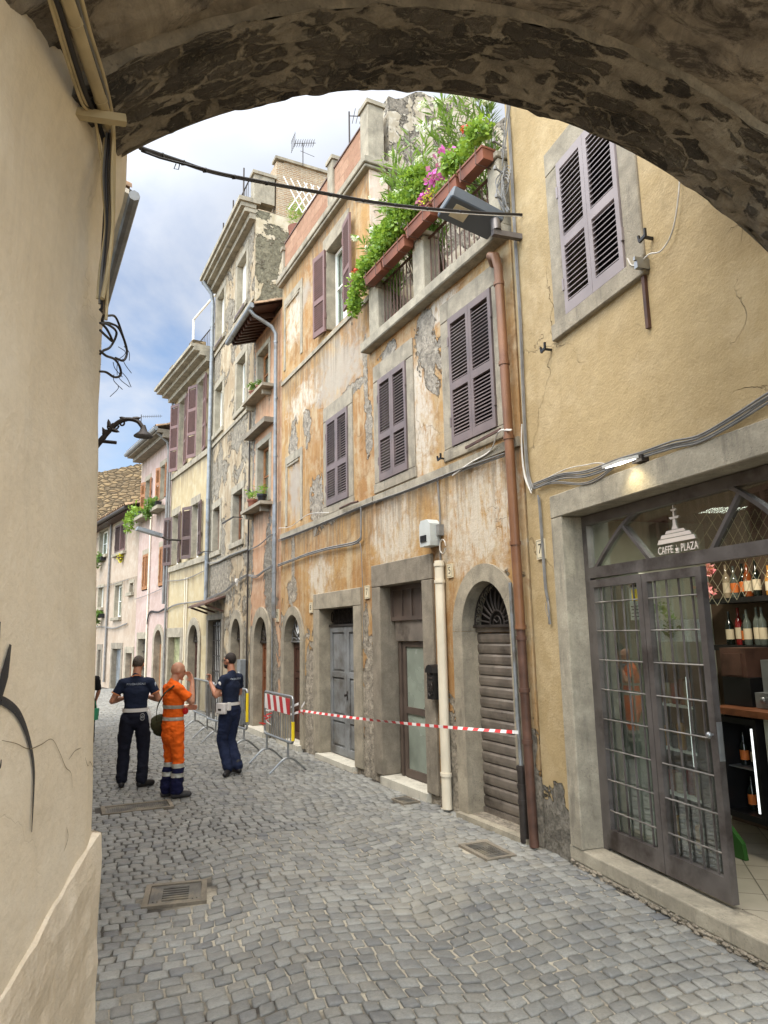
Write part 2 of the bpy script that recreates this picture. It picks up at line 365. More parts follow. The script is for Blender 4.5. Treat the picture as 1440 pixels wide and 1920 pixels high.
M['brick'] = brick('terracotta_block', rgb(150, 114, 92), rgb(172, 138, 114), rgb(150, 120, 96), .42, .2, .008)
M['thinbrick'] = brick('old_thin_brick', rgb(176, 146, 110), rgb(150, 120, 92), rgb(176, 166, 146), .26, .055, .014)
M['stonewall'] = rubble_wall('coursed_rubble_wall')
M['stonewall_old'] = brick('coursed_tufa_wall', rgb(160, 138, 104), rgb(126, 106, 80), rgb(98, 86, 68), .62, .26, .05, rgb(136, 122, 98))
M['grey_paint'] = simple('lilac_grey_shutter_paint', rgb(142, 132, 130), .5, var=.1, scale=3)
M['plum_shut'] = simple('plum_brown_shutter_paint', rgb(112, 98, 94), .5, var=.14, scale=3, dirt=rgb(104, 92, 88))
M['brown_shut'] = simple('brown_shutter_paint', rgb(112, 84, 78), .5, var=.1)
M['dkbrown_shut'] = simple('dark_brown_shutter', rgb(86, 66, 60), .5, var=.12)
M['wood_or'] = simple('varnished_orange_wood', rgb(150, 100, 58), .5, var=.2, scale=14)
M['wood_dk'] = simple('dark_brown_wood', rgb(72, 46, 36), .5, var=.2, scale=10)
M['wood_md'] = simple('reddish_brown_wood', rgb(118, 72, 44), .5, var=.2, scale=10)
M['door_grey'] = simple('grey_door_paint', rgb(124, 126, 126), .55, var=.12, scale=4, bump=.2, dirt=rgb(84, 80, 74))
M['door_brown'] = simple('umber_door_paint', rgb(86, 74, 66), .5, var=.15, scale=5)
M['metal_shut'] = simple('dark_rolling_metal', rgb(134, 125, 115), .4, .45, var=.15, scale=5, dirt=rgb(64, 58, 52))
M['iron'] = simple('wrought_iron', rgb(62, 56, 52), .55, .4, var=.2)
M['iron_grey'] = simple('grey_painted_iron', rgb(112, 106, 102), .42, .5, var=.14, scale=5, dirt=rgb(66, 58, 54))
M['galv'] = simple('galvanised_steel', rgb(158, 160, 160), .38, .75, var=.1)
M['zinc'] = simple('zinc_gutter', rgb(138, 142, 144), .5, .4, var=.12, dirt=rgb(110, 106, 100))
M['copper'] = simple('brown_painted_pipe', rgb(128, 90, 62), .42, .1, var=.12, scale=3, dirt=rgb(110, 72, 52))
M['copper_dk'] = simple('dark_rusty_pipe', rgb(92, 66, 54), .55, .2, var=.25, scale=6)
M['pipe_cream'] = simple('cream_plastic', rgb(214, 204, 182), .4, 0, var=.05, scale=3)
M['pipe_beige'] = simple('beige_painted_conduit', rgb(186, 168, 130), .6, 0, var=.12, scale=6)
M['cable_grey'] = simple('grey_cable', rgb(120, 118, 114), .6)
M['cable_black'] = simple('black_cable', rgb(38, 36, 38), .55)
M['cable_white'] = simple('white_cable', rgb(205, 200, 190), .5)
M['meter'] = simple('grey_meter_plastic', rgb(186, 190, 186), .4, var=.04)
M['black_plastic'] = simple('black_plastic', rgb(28, 27, 27), .4)
M['terracotta'] = simple('terracotta_plastic', rgb(124, 74, 52), .6, var=.15, scale=5, dirt=rgb(130, 80, 60))
M['tile'] = simple('roof_tile', rgb(160, 132, 104), .9, var=.35, scale=6, bump=.4)
M['dark'] = simple('dark_room', rgb(34, 30, 27), .9)
M['white'] = simple('white_paint', rgb(226, 224, 216), .5, var=.05)
M['sill_w'] = simple('white_sill', rgb(206, 200, 184), .7, var=.1)
M['frost'] = simple('frosted_glass', rgb(132, 140, 128), .25, var=.2, scale=2)
M['curtain'] = simple('lace_curtain', rgb(196, 192, 180), .8, var=.1)
M['number'] = simple('dark_lettering', rgb(58, 54, 50), .7)
M['ceramic'] = simple('cream_number_tile', rgb(206, 194, 164), .5, var=.08)
def glass(name='window_glass', tint=(.85, .9, .88, 1), refl=.0):
    b = NB(name); g = b.n('ShaderNodeBsdfGlossy'); g.inputs['Roughness'].default_value = .02; g.inputs['Color'].default_value = (.9, .92, .92, 1)
    t = b.n('ShaderNodeBsdfTransparent'); t.inputs['Color'].default_value = tint
    f = b.n('ShaderNodeLayerWeight'); f.inputs['Blend'].default_value = .5
    k = b.math('ADD', b.math('MULTIPLY', b.math('POWER', f.outputs['Facing'], 4.0), .9), .05 + refl)
    m = b.n('ShaderNodeMixShader'); b.set(m.inputs[0], k); b.t.links.new(t.outputs[0], m.inputs[1]); b.t.links.new(g.outputs[0], m.inputs[2])
    b.t.links.new(m.outputs[0], b.out.inputs[0]); return b.mat
M['glass'] = glass()
M['glass_cafe'] = glass('cafe_glass', (.82, .87, .84, 1), .16)
def emis(name, c, e):
    b = NB(name); b.p.inputs['Emission Color'].default_value = c; b.p.inputs['Emission Strength'].default_value = e; return b.fin(c, .5)
M['led'] = emis('led_strip', (.95, 1, .98, 1), 1.1)
M['ledwarm'] = emis('lit_lamp_panel', (1, .97, .88, 1), 6)
def leafmat(name, c, c2):
    b = NB(name); g = b.n('ShaderNodeNewGeometry'); r = g.outputs['Random Per Island']
    col = b.mix(r, c, c2); b.fin(col, .5, None, 0, .4)
    tr = b.n('ShaderNodeBsdfTranslucent'); b.set(tr.inputs['Color'], b.mix(.5, col, (.35, .5, .05, 1)))
    m = b.n('ShaderNodeMixShader'); m.inputs[0].default_value = .35; b.t.links.new(b.p.outputs[0], m.inputs[1]); b.t.links.new(tr.outputs[0], m.inputs[2])
    b.t.links.new(m.outputs[0], b.out.inputs[0]); return b.mat
M['leaf_lime'] = leafmat('lime_green_leaf', rgb(86, 122, 40), rgb(150, 180, 66))
M['leaf_oleander'] = leafmat('oleander_leaf', rgb(62, 98, 48), rgb(122, 152, 84))
M['leaf_dark'] = leafmat('dark_leaf', rgb(64, 92, 44), rgb(110, 140, 66))
M['flower_white'] = leafmat('white_petal', rgb(240, 238, 220), rgb(250, 250, 240))
M['flower_mag'] = leafmat('magenta_petal', rgb(190, 50, 160), rgb(225, 100, 200))
M['flower_red'] = leafmat('red_petal', rgb(200, 40, 30), rgb(235, 70, 50))
M['flower_yel'] = leafmat('yellow_petal', rgb(220, 205, 40), rgb(240, 225, 80))
M['twig'] = simple('dry_twig', rgb(96, 84, 66), .9)
# ------------------------------------------------------------------ builders for houses
def arc_pts(cx, sp, rx, rz, n=20): return [(cx - rx*math.cos(PI*i/n), sp + rz*math.sin(PI*i/n)) for i in range(n + 1)]
def facade(root, s0, s1, z0, z1, mat, holes=(), arches=(), D=6.0, name='wall', y=0.0, back=True):
    """holes: (s0,s1,z0,z1); arches: (s0,s1,z0,spring,apex,t)"""
    mb = MB(); H = list(holes)
    for (a, b, c, sp, ap, t) in arches: H.append((a - t/2, b + t/2, c, ap + t))
    xs = sorted({s0, s1} | {v for h in H for v in h[:2] if s0 < v < s1}); zs = sorted({z0, z1} | {v for h in H for v in h[2:4] if z0 < v < z1})
    for i in range(len(xs) - 1):
        for j in range(len(zs) - 1):
            mx_, mz_ = (xs[i]+xs[i+1])/2, (zs[j]+zs[j+1])/2
            if any(h[0] < mx_ < h[1] and h[2] < mz_ < h[3] for h in H): continue
            mb.quad((xs[i], y, zs[j]), (xs[i+1], y, zs[j]), (xs[i+1], y, zs[j+1]), (xs[i], y, zs[j+1]))
    for (a, b, c, sp, ap, t) in arches:
        cx = (a + b)/2; rx = (b - a)/2 + t/2; P = arc_pts(cx, sp, rx, ap - sp + t/2)
        for p, q in zip(P[:-1], P[1:]):
            mb.quad((p[0], y, p[1]), (q[0], y, q[1]), (q[0], y, ap + t), (p[0], y, ap + t))
    for h in H:   # rough inner reveals, behind the stone frames
        a, b, c, d = h[:4]; r = .34
        mb.quad((a, y, c), (a, y+r, c), (a, y+r, d), (a, y, d)); mb.quad((b, y, c), (b, y+r, c), (b, y+r, d), (b, y, d))
        mb.quad((a, y, d), (b, y, d), (b, y+r, d), (a, y+r, d)); mb.quad((a, y, c), (b, y, c), (b, y+r, c), (a, y+r, c))
    mb.quad((s0, y, z0), (s0, D, z0), (s0, D, z1), (s0, y, z1)); mb.quad((s1, y, z0), (s1, D, z0), (s1, D, z1), (s1, y, z1))
    mb.quad((s0, y, z1), (s1, y, z1), (s1, D, z1), (s0, D, z1))
    if back: mb.quad((s0, D, z0), (s1, D, z0), (s1, D, z1), (s0, D, z1))
    return mb.build(name, M[mat], root, recalc=False)
def surround(root, s0, s1, z0, z1, t, y0=-.03, y1=.26, mat='peperino', sill=.0, lt=None, name='window', tr=None, sillt=.14, ears=0):
    mb = MB(); lt = lt or t; tr = tr or t; g = .003
    mb.box(s0 - t, s0, y0, y1, z0, z1); mb.box(s1, s1 + tr, y0, y1, z0, z1)
    mb.box(s0 - t - ears, s1 + tr + ears, y0 - .002, y1, z1 + g, z1 + lt)
    if sill: mb.box(s0 - t - .02, s1 + tr + .02, y0 - sill, y1, z0 - sillt, z0 - g)
    o = mb.build(name, M[mat], root)
    bev = o.modifiers.new('b', 'BEVEL'); bev.width = .008; bev.segments = 1
    return o
def arch_surround(root, s0, s1, z0, sp, ap, t, y0=-.04, y1=.24, mat='peperino', name='door_surround'):
    cx = (s0+s1)/2; rx = (s1-s0)/2; rz = ap - sp; N = 20
    a = arc_pts(cx, sp, rx, rz, N); b = arc_pts(cx, sp, rx+t, rz+t, N)
    mb = MB()
    mb.box(s0 - t, s0, y0, y1, z0, sp - .003); mb.box(s1, s1 + t, y0, y1, z0, sp - .003)
    # voussoirs with thin joints
    nv = 5
    for k in range(nv):
        i0 = k*N//nv; i1 = (k+1)*N//nv
        poly = a[i0:i1+1] + list(reversed(b[i0:i1+1])); cxm = sum(p[0] for p in poly)/len(poly); czm = sum(p[1] for p in poly)/len(poly)
        mb.prism([(cxm + (p[0]-cxm)*.994, czm + (p[1]-czm)*.994) for p in poly], y0, y1)
    return mb.build(name, M[mat], root)
def shutter(par, hx, y, z0, z1, w, side, ang, mat, rail=(.45,), name='shutter', sp=.044, label=None, st=.055, flip=False):
    """side +1: hinged on the left, leaf runs right; ang degrees opened outwards"""
    mb = MB(); a = math.radians(ang)
    ux = Vector((side*math.cos(a), -math.sin(a), 0)); uy = Vector((math.sin(a)*side, math.cos(a), 0))
    mb.M = Matrix(((ux.x, uy.x, 0, hx), (ux.y, uy.y, 0, y), (0, 0, 1, 0), (0, 0, 0, 1)))
    T = .038
    mb.box(0, st, -T, 0, z0, z1); mb.box(w - st, w, -T, 0, z0, z1)
    mb.box(st, w-st, -T, 0, z1-.09, z1); mb.box(st, w-st, -T, 0, z0, z0+.11)
    fl = [z0+.11]
    for r in rail:
        zr = z0 + (z1-z0)*r; mb.box(st, w-st, -T, 0, zr-.05, zr+.05); fl += [zr-.05, zr+.05]
    fl.append(z1-.09)
    for k in range(0, len(fl), 2):
        z = fl[k] + .03
        while z < fl[k+1] - .015:
            x0, x1 = st, w-st
            if flip:   # folded back: the inner side of the louvres shows
                mb.add([(x0,-.004,z-.022),(x1,-.004,z-.022),(x1,-T+.002,z+.012),(x0,-T+.002,z+.012),(x0,-.004,z-.012),(x1,-.004,z-.012),(x1,-T+.002,z+.022),(x0,-T+.002,z+.022)],
                       [(0,3,2,1),(4,5,6,7),(0,1,5,4),(1,2,6,5),(2,3,7,6),(3,0,4,7)]); z += sp; continue
            mb.add([(x0,-T+.002,z-.020),(x1,-T+.002,z-.020),(x1,-.004,z+.010),(x0,-.004,z+.010),(x0,-T+.002,z-.012),(x1,-T+.002,z-.012),(x1,-.004,z+.018),(x0,-.004,z+.018)],
                   [(0,3,2,1),(4,5,6,7),(0,1,5,4),(1,2,6,5),(2,3,7,6),(3,0,4,7)])
            z += sp
    mb.box(-.015, .012, -T-.008, -.0, z0+.25, z0+.37); mb.box(-.015, .012, -T-.008, -.0, z1-.37, z1-.25)
    o = mb.build(name, M[mat], par); tag(o, label); return o
def casement(par, s0, s1, z0, z1, y=.2, mat='white', fr=.06, bars=1, pane='glass'):
    mb = MB(); mid = (s0+s1)/2
    for a, b in ((s0, mid - .002), (mid + .002, s1)):
        mb.box(a, a+fr, y, y+.045, z0, z1); mb.box(b-fr, b, y, y+.045, z0, z1)
        mb.box(a+fr, b-fr, y, y+.045, z0, z0+fr); mb.box(a+fr, b-fr, y, y+.045, z1-fr, z1)
        for k in range(bars):
            zz = z0 + (z1-z0)*(k+1)/(bars+1); mb.box(a+fr, b-fr, y+.005, y+.04, zz-.015, zz+.015)
    f = mb.build('window_frame', M[mat], par)
    g = MB(); g.box(s0+.03, s1-.03, y+.018, y+.026, z0+.03, z1-.03); g.build('pane', M[pane], par)
    c = MB(); n = 24
    for a, b in ((s0+.02, mid-.05), (mid+.05, s1-.02)):
        for i in range(n):
            xa = a+(b-a)*i/n; xb = a+(b-a)*(i+1)/n
            c.quad((xa, y+.09+.012*math.sin(i*1.9), z0), (xb, y+.09+.012*math.sin((i+1)*1.9), z0), (xb, y+.09+.012*math.sin((i+1)*1.9), z1), (xa, y+.09+.012*math.sin(i*1.9), z1))
    c.build('curtain', M['curtain'], par)
    return f
def panel_door(root, s0, s1, z0, z1, y, mat, leaves=2, rows=(.33, .62), name='door', letterbox=False, label=None):
    """leaves with raised frames and sunk panels"""
    mb = MB(); W = (s1-s0)/leaves; fr = min(.1, W*.2)
    for k in range(leaves):
        a = s0 + k*W + .004; b = a + W - .008
        mb.box(a, a+fr, y, y+.05, z0, z1); mb.box(b-fr, b, y, y+.05, z0, z1)
        lv = [0] + list(rows) + [1]
        for i, q in enumerate(lv):
            zz = z0 + (z1-z0)*q
            lo, hi = (zz, zz+.13) if i == 0 else ((zz-.1, zz) if i == len(lv)-1 else (zz-.05, zz+.05))
            mb.box(a+fr, b-fr, y, y+.05, lo, hi)
            if i < len(lv)-1:
                zn = z0 + (z1-z0)*lv[i+1]; p0 = hi + .03; p1 = (zn - .1 if i == len(lv)-2 else zn-.05) - .03
                mb.box(a+fr+.03, b-fr-.03, y+.012, y+.05, p0, p1)
                mb.box(a+fr, b-fr, y+.026, y+.045, hi, p1+.03)
    o = mb.build(name, M[mat], root); tag(o, label)
    bev = o.modifiers.new('b', 'BEVEL'); bev.width = .006; bev.segments = 1
    h = MB(); xm = (s0+s1)/2 if leaves == 2 else s1-.08
    zh = z0 + (z1-z0)*.47
    h.ell((xm+.03, y-.04, zh), (.025, .025, .025)); h.tube([(xm+.03, y-.04, zh), (xm+.03, y+.005, zh)], .009); h.box(xm+.005, xm+.055, y-.008, y-.001, zh-.08, zh+.06)
    h.build('handle', M['iron'], o, smooth=True)
    return o
def fan_grille(root, s0, s1, sp, ap, y, name='fanlight_grille', rays=9, mat='iron'):
    mb = MB(); cx = (s0+s1)/2; rx = (s1-s0)/2 - .01; rz = ap - sp - .01
    mb.box(s0, s1, y-.02, y+.03, sp-.03, sp)
    r0 = .3
    mb.tube([(cx + rx*r0*math.cos(PI*i/12), y, sp + rz*r0*1.1*math.sin(PI*i/12)) for i in range(13)], .01, 6)
    mb.tube([(cx + rx*.16*math.cos(PI*i/8), y, sp + rz*.2*math.sin(PI*i/8)) for i in range(9)], .008, 6)
    mb.tube([(cx + rx*.98*math.cos(PI*i/16), y, sp + rz*.98*math.sin(PI*i/16)) for i in range(17)], .01, 6)
    for k in range(rays):
        a = PI*(k+.5)/rays
        p = [(cx + rx*q*math.cos(a + .1*math.sin((q-.3)*6)), y, sp + rz*q*math.sin(a)) for q in (.32, .5, .7, .88)]
        mb.tube(p, [.011, .014, .011, .006], 6)
        e = p[-1]; mb.tube([(e[0] + .045*math.cos(t), y, e[2] + .045*math.sin(t)) for t in [a + 2.2*i for i in (-1, -.6, 0, .6, 1)]], .006, 5)
    for sgn in (-1, 1): mb.tube([(cx + sgn*rx*.12*math.sin(t*.8), y, sp + .02 + rz*.09*t*.5) for t in (0, 1, 2, 3)], .008, 5)
    return mb.build(name, M[mat], root, smooth=True)
def dark_back(root, s0, s1, z0, z1, y, mat='dark', name='unlit_room_sheet'):
    mb = MB(); mb.box(s0, s1, y, y+.02, z0, z1); return mb.build(name, M[mat], root)  # near-black sheet standing in for the shade of the room behind
def pipe(root, pts, r, mat, name='drainpipe', clamps=(), n=12, sq=(1, 1)):
    mb = MB(); mb.tube(pts, r, n, sq)
    for p in clamps: mb.tube([(p[0], p[1], p[2]-.02), (p[0], p[1], p[2]+.02)], r*1.18, n, sq)
    return mb.build(name, M[mat], root, smooth=True)
def sag(p0, p1, drop=.1, n=12, wob=0.0, seed=0):
    p0 = Vector(p0); p1 = Vector(p1); R = random.Random(seed); out = []
    for i in range(n + 1):
        t = i/n; p = p0.lerp(p1, t); p.z -= drop*4*t*(1-t)
        if wob and 0 < i < n: p += Vector((R.uniform(-wob, wob)*.3, R.uniform(-wob, wob)*.3, R.uniform(-wob, wob)))
        out.append(p)
    return out
def through(pts, n=6):
    """Catmull-Rom through the points"""
    P = [Vector(p) for p in pts]; P = [P[0]*2 - P[1]] + P + [P[-1]*2 - P[-2]]; out = []
    for i in range(1, len(P)-2):
        for k in range(n):
            t = k/n; a, b, c, d = P[i-1], P[i], P[i+1], P[i+2]
            out.append(.5*((2*b) + (c-a)*t + (2*a-5*b+4*c-d)*t*t + (3*b-a-3*c+d)*t**3))
    out.append(P[-2]); return out
def cable(pts, r, mat, label, parent=None, F=None, strands=1, group=None, name='cable'):
    """a run of cable(s) clipped to a wall; pts in facade metres when F is given"""
    mb = MB(); R = random.Random(len(label))
    for k in range(strands):
        off = Vector((0, R.uniform(-1, 1)*r*1.2, (k-(strands-1)/2)*r*2.1))
        P = [Vector(p) + off + Vector((0, 0, R.uniform(-.5, .5)*r)) for p in pts]
        if F: P = [F.W(*p) for p in P]
        mb.tube(through(P, 5), r, 6)
    o = mb.build(name, M[mat], parent, smooth=True); tag(o, label, 'cable', group); return o
def text_mesh(txt, size, mat, name, M4, parent=None, extrude=.002, align='CENTER', shear=0, sx=1.0):
    cu = bpy.data.curves.new(name, 'FONT'); cu.body = txt; cu.size = size; cu.extrude = extrude; cu.align_x = align; cu.align_y = 'CENTER'; cu.shear = shear
    cu.resolution_u = 3
    to = bpy.data.objects.new(name, cu); C.objects.link(to); bpy.context.view_layer.update()
    me = bpy.data.meshes.new_from_object(to.evaluated_get(bpy.context.evaluated_depsgraph_get()))
    bpy.data.objects.remove(to); me.transform(M4 @ Matrix.Diagonal((sx, 1, 1, 1))); me.materials.clear(); me.materials.append(M[mat])
    o = bpy.data.objects.new(name, me); C.objects.link(o); o.parent = parent; return o
TXT = lambda x, y, z: Matrix.Translation((x, y, z)) @ Matrix.Rotation(PI/2, 4, 'X')    # text standing upright, read from -y
def leaves(name, mat, blobs, n, size, parent=None, slim=.45, seed=1, droop=0):
    """leaf-sized blades spread through ellipsoids ((cx,cy,cz),(rx,ry,rz))"""
    R = random.Random(seed); mb = MB()
    for (c, r) in blobs:
        for _ in range(n):
            while True:
                q = Vector((R.uniform(-1, 1), R.uniform(-1, 1), R.uniform(-1, 1)))
                if q.length < 1: break
            q = q * (0.55 + .45*R.random())
            p = Vector(c) + Vector((q.x*r[0], q.y*r[1], q.z*r[2])); L = size*R.uniform(.6, 1.3)
            d = Vector((R.gauss(0, 1), R.gauss(0, 1), R.gauss(.3 - droop, .8))).normalized(); s_ = d.cross(Vector((R.gauss(0, 1), R.gauss(0, 1), R.gauss(0, 1)))).normalized()
            nn = d.cross(s_); wv = s_*L*slim*.5
            mb.add([p, p + d*L*.45 + wv + nn*L*.08, p + d*L, p + d*L*.45 - wv + nn*L*.08], [(0, 1, 2), (0, 2, 3)])
    return mb.build(name, mat, parent, recalc=False)
def oleander(name, base, tips, parent=None, L=.16, seed=1, per=34, mat='leaf_oleander'):
    R = random.Random(seed); mb = MB(); st = MB()
    for tp in tips:
        p0 = Vector(base); p1 = Vector(tp); st.tube([p0, p0.lerp(p1, .5) + Vector((0, 0, .05)), p1], [.008, .006, .003], 5)
        for k in range(per):
            t = .35 + .65*k/per; p = p0.lerp(p1, t) + Vector((0, 0, .05*4*t*(1-t)))
            ax = (p1-p0).normalized(); a = R.uniform(0, 2*PI); u = ax.orthogonal().normalized(); v = ax.cross(u)
            d = (ax*R.uniform(.5, 1.1) + (u*math.cos(a) + v*math.sin(a))).normalized(); l = L*R.uniform(.7, 1.2)
            s_ = d.cross(ax).normalized()*l*.085; dn = Vector((0, 0, -l*.1))
            mb.add([p, p+d*l*.4+s_, p+d*l+dn, p+d*l*.4-s_], [(0, 1, 2), (0, 2, 3)])
    o = mb.build(name, M[mat], parent, recalc=False); st.build('stem', M['twig'], parent); return o
# ------------------------------------------------------------------ ground, vault, left wall
TH = math.radians(17.85)
AX = Vector((-math.sin(TH), math.cos(TH), 0)); BX = Vector((math.cos(TH), math.sin(TH), 0))   # along / across the street under the arch
def gpt(c, s, z=0): return AX*c + BX*s + Vector((0, 0, z))
def build_ground():
    b = NB('packed_ground'); g = b.noise(b.obj, 2, 8)
    m = b.fin(b.mix(g, (.16, .15, .13, 1), (.26, .24, .2, 1)), .95, b.bump(b.noise(b.obj, 20, 5), .5, .01))
    mb = MB(); mb.quad((-600, -600, -.06), (600, -600, -.06), (600, 600, -.06), (-600, 600, -.06)); tag(mb.build('ground', m), kind='structure')
    # sandy joints, a sheet just under the stone heads
    b = NB('joint_sand'); x, y, z = b.xyz()
    sand = b.noise(b.obj, .55, 6, .6, .5); gr = b.noise(b.obj, 60, 4, .7)
    # drifts of pale sand in the joints, strongest in the middle of the lane
    dd = b.vm('MULTIPLY', b.vm('SUBTRACT', b.obj, (.45, 6.2, 0)).outputs[0], (.5, .32, 0)).outputs[0]
    near = b.ramp(b.vm('LENGTH', dd).outputs['Value'], .2, 1.9, .36, 0)
    k = b.ramp(b.math('ADD', sand, near), .64, .74)
    col = b.mix(k, (.05, .045, .038, 1), (.50, .45, .35, 1)); col = b.mix(b.ramp(gr, .35, .7, 0, .5), col, (.12, .105, .085, 1))
    m = b.fin(col, .95, b.bump(gr, .6, .01))
    S = MB(); n = 40
    S.quad((-30, -4, -.009), (6, -4, -.009), (6, 34, -.009), (-30, 34, -.009)); jo = S.build('street_joints', m); tag(jo, kind='structure')
    # stones
    b = NB('basalt_sett'); gi = b.n('ShaderNodeNewGeometry'); r = gi.outputs['Random Per Island']
    c1 = b.mix(b.ramp(r, 0, 1), (.145, .146, .137, 1), (.275, .274, .248, 1))
    c2 = b.mix(b.ramp(b.math('FRACT', b.math('MULTIPLY', r, 37.0)), .72, 1, 0, .75), c1, (.22, .205, .168, 1))
    c2 = b.mix(b.ramp(b.math('FRACT', b.math('MULTIPLY', r, 91.0)), .86, 1, 0, .8), c2, (.10, .105, .115, 1))
    n1 = b.noise(b.obj, 7, 8, .7, .3); n2 = b.noise(b.obj, 70, 5, .65)
    c2 = b.mix(b.ramp(n1, .4, .72, 0, .55), c2, (.30, .285, .24, 1)); c2 = b.mix(b.ramp(n2, .42, .75, 0, .5), c2, (.10, .10, .098, 1))
    dust = b.noise(b.obj, .8, 7, .65, .6)
    dk2 = b.ramp(b.math('ADD', b.math('ADD', dust, b.math('MULTIPLY', b.math('SUBTRACT', n2, .5), .3)), b.math('MULTIPLY', near2(b), .4)), .62, .80, 0, .45)
    c2 = b.mix(dk2, c2, (.38, .345, .265, 1))
    m = b.fin(c2, b.ramp(n1, .3, .7, .46, .72), b.bump(b.math('ADD', n2, b.math('MULTIPLY', n1, 1.5)), .55, .009), 0, .5)
    R = random.Random(3); mb = MB()
    P = .126
    holes = [(Vector((-1.79, 6.2, 0)), .25, .26, 14), (Vector((.93, 7.18, 0)), .27, .16, -66), (Vector((-3.17, 9.2, 0)), .42, .22, 24), (Vector((.20, 9.28, 0)), .16, .12, -62)]
    def fpos(u, v):
        """lane coordinates (u across from the left kerb, v along) -> world; the lane bends left"""
        i = max(0.0, v)/.25; k = min(int(i), len(CL)-2); t = i - k
        p = CL[k][0].lerp(CL[k+1][0], t); h = CL[k][1]*(1-t) + CL[k+1][1]*t
        return p + Vector((math.cos(h), math.sin(h), 0))*u
    W = 2.3
    CL = []; pc = Vector((0, 0, 0))
    for k_ in range(150):
        vv_ = k_*.25; h_ = TH + math.radians(9.5)*min(1, max(0, (vv_-4.5)/7)) + math.radians(8)*min(1, max(0, (vv_-13)/8)); CL.append((pc.copy(), h_)); pc += Vector((-math.sin(h_), math.cos(h_), 0))*.25
    v = 1.9
    rows = []
    nrow = int((32 - 1.9)/(P*.93))
    for i in range(nrow):
        v0 = 1.9 + i*P*.93
        u = -.75 if v0 < 9 else -6.5
        if v0 > 15: u = -9.5
        u += (i % 2)*P*.5 + R.uniform(-.02, .02)
        while u < 4.2:
            wdt = P*R.uniform(.86, 1.15)
            uc = u + wdt/2
            def warp(uu, vv):
                if uu < .95: k = 0; sl = 0
                ph = ((uu + .35) % W)/W*2 - 1
                sagv = .15*W*.5*(1 - ph*ph)
                fade = min(1, max(0, (uu - .35)/.6)) if v0 < 12 else 1
                wob = .035*noise.noise(Vector((uu*1.1, vv*1.1, 0)))
                return vv + sagv*fade + wob, uu + .04*noise.noise(Vector((uu*.9, vv*.9, 5)))
            L = P*.93
            cs = []
            gap = .0035 + R.uniform(0, .0045)
            for (du, dv) in ((gap, gap), (wdt-gap, gap), (wdt-gap, L-gap), (gap, L-gap)):
                vv, uu = warp(u+du, v0+dv); p = fpos(uu, vv)
                cs.append(Vector((p.x + R.uniform(-.0075, .0075), p.y + R.uniform(-.0075, .0075), 0)))
            u += wdt
            ce = sum(cs, Vector())/4
            # skip stones outside the lane or where iron covers lie, or far behind houses
            s0 = (ce - FC.o).dot(FC.n); s1 = (ce - FO.o).dot(FO.n); s2 = (ce - FY.o).dot(FY.n)
            if s0 > -.005 or s1 > -.005 or s2 > .2: continue
            lx = (ce - Vector((-1.22, 2.95, 0)))
            if v0 < 3.4 and ce.x < -1.5: continue
            if any(abs(q_.x) < h[1]+.035 and abs(q_.y) < h[2]+.035 for h in holes for q_ in [Matrix.Rotation(-math.radians(h[3]), 3, 'Z') @ (ce-h[0])]): continue
            zt = .0 + R.uniform(-.004, .004) + .006*noise.noise(ce*1.3)
            near_ = ce.length < 9
            ins = .012
            def ring(f, z): return [ce + (c - ce)*f + Vector((0, 0, z)) for c in cs]
            if near_:
                # eight-sided head with worn edges
                def oct_(f, z, k=.09):
                    o = []
                    for q in range(4):
                        a, c_, d_ = cs[q-1], cs[q], cs[(q+1) % 4]
                        o.append(ce + (c_.lerp(a, k) - ce)*f + Vector((0, 0, z))); o.append(ce + (c_.lerp(d_, k) - ce)*f + Vector((0, 0, z)))
                    return o
                tl = Vector((R.uniform(-.045, .045), R.uniform(-.045, .045), 0))
                rr = [oct_(1.0, -.03), oct_(1.0, zt-.006), oct_(.975, zt+.001), oct_(.91, zt+.005), oct_(.5, zt+.008, .2)]
                for k_ in (2, 3, 4):
                    rr[k_] = [p + Vector((0, 0, (p-ce).dot(tl))) for p in rr[k_]]
                o = len(mb.v)
                for r_ in rr: mb.v.extend(r_)
                for a in range(4):
                    for j in range(8):
                        j2 = (j+1) % 8; mb.f.append([o+a*8+j, o+a*8+j2, o+(a+1)*8+j2, o+(a+1)*8+j]); mb.m.append(0)
                mb.f.append([o+32+j for j in range(8)]); mb.m.append(0)
            else:
                rr = [ring(1, -.03), ring(1, zt-.004), ring(.9, zt+.006)]
                o = len(mb.v)
                for r_ in rr: mb.v.extend(r_)
                for a in range(2):
                    for j in range(4):
                        j2 = (j+1) % 4; mb.f.append([o+a*4+j, o+a*4+j2, o+(a+1)*4+j2, o+(a+1)*4+j]); mb.m.append(0)
                mb.f.append([o+8+j for j in range(4)]); mb.m.append(0)
    o = mb.build('street', m, None, smooth='all', recalc=False); tag(o, kind='structure')
    return holes
def near2(b):
    dd = b.vm('MULTIPLY', b.vm('SUBTRACT', b.obj, (.5, 6.4, 0)).outputs[0], (.6, .38, 0)).outputs[0]
    return b.ramp(b.vm('LENGTH', dd).outputs['Value'], .1, 1.3, .4, 0)
holes = build_ground()
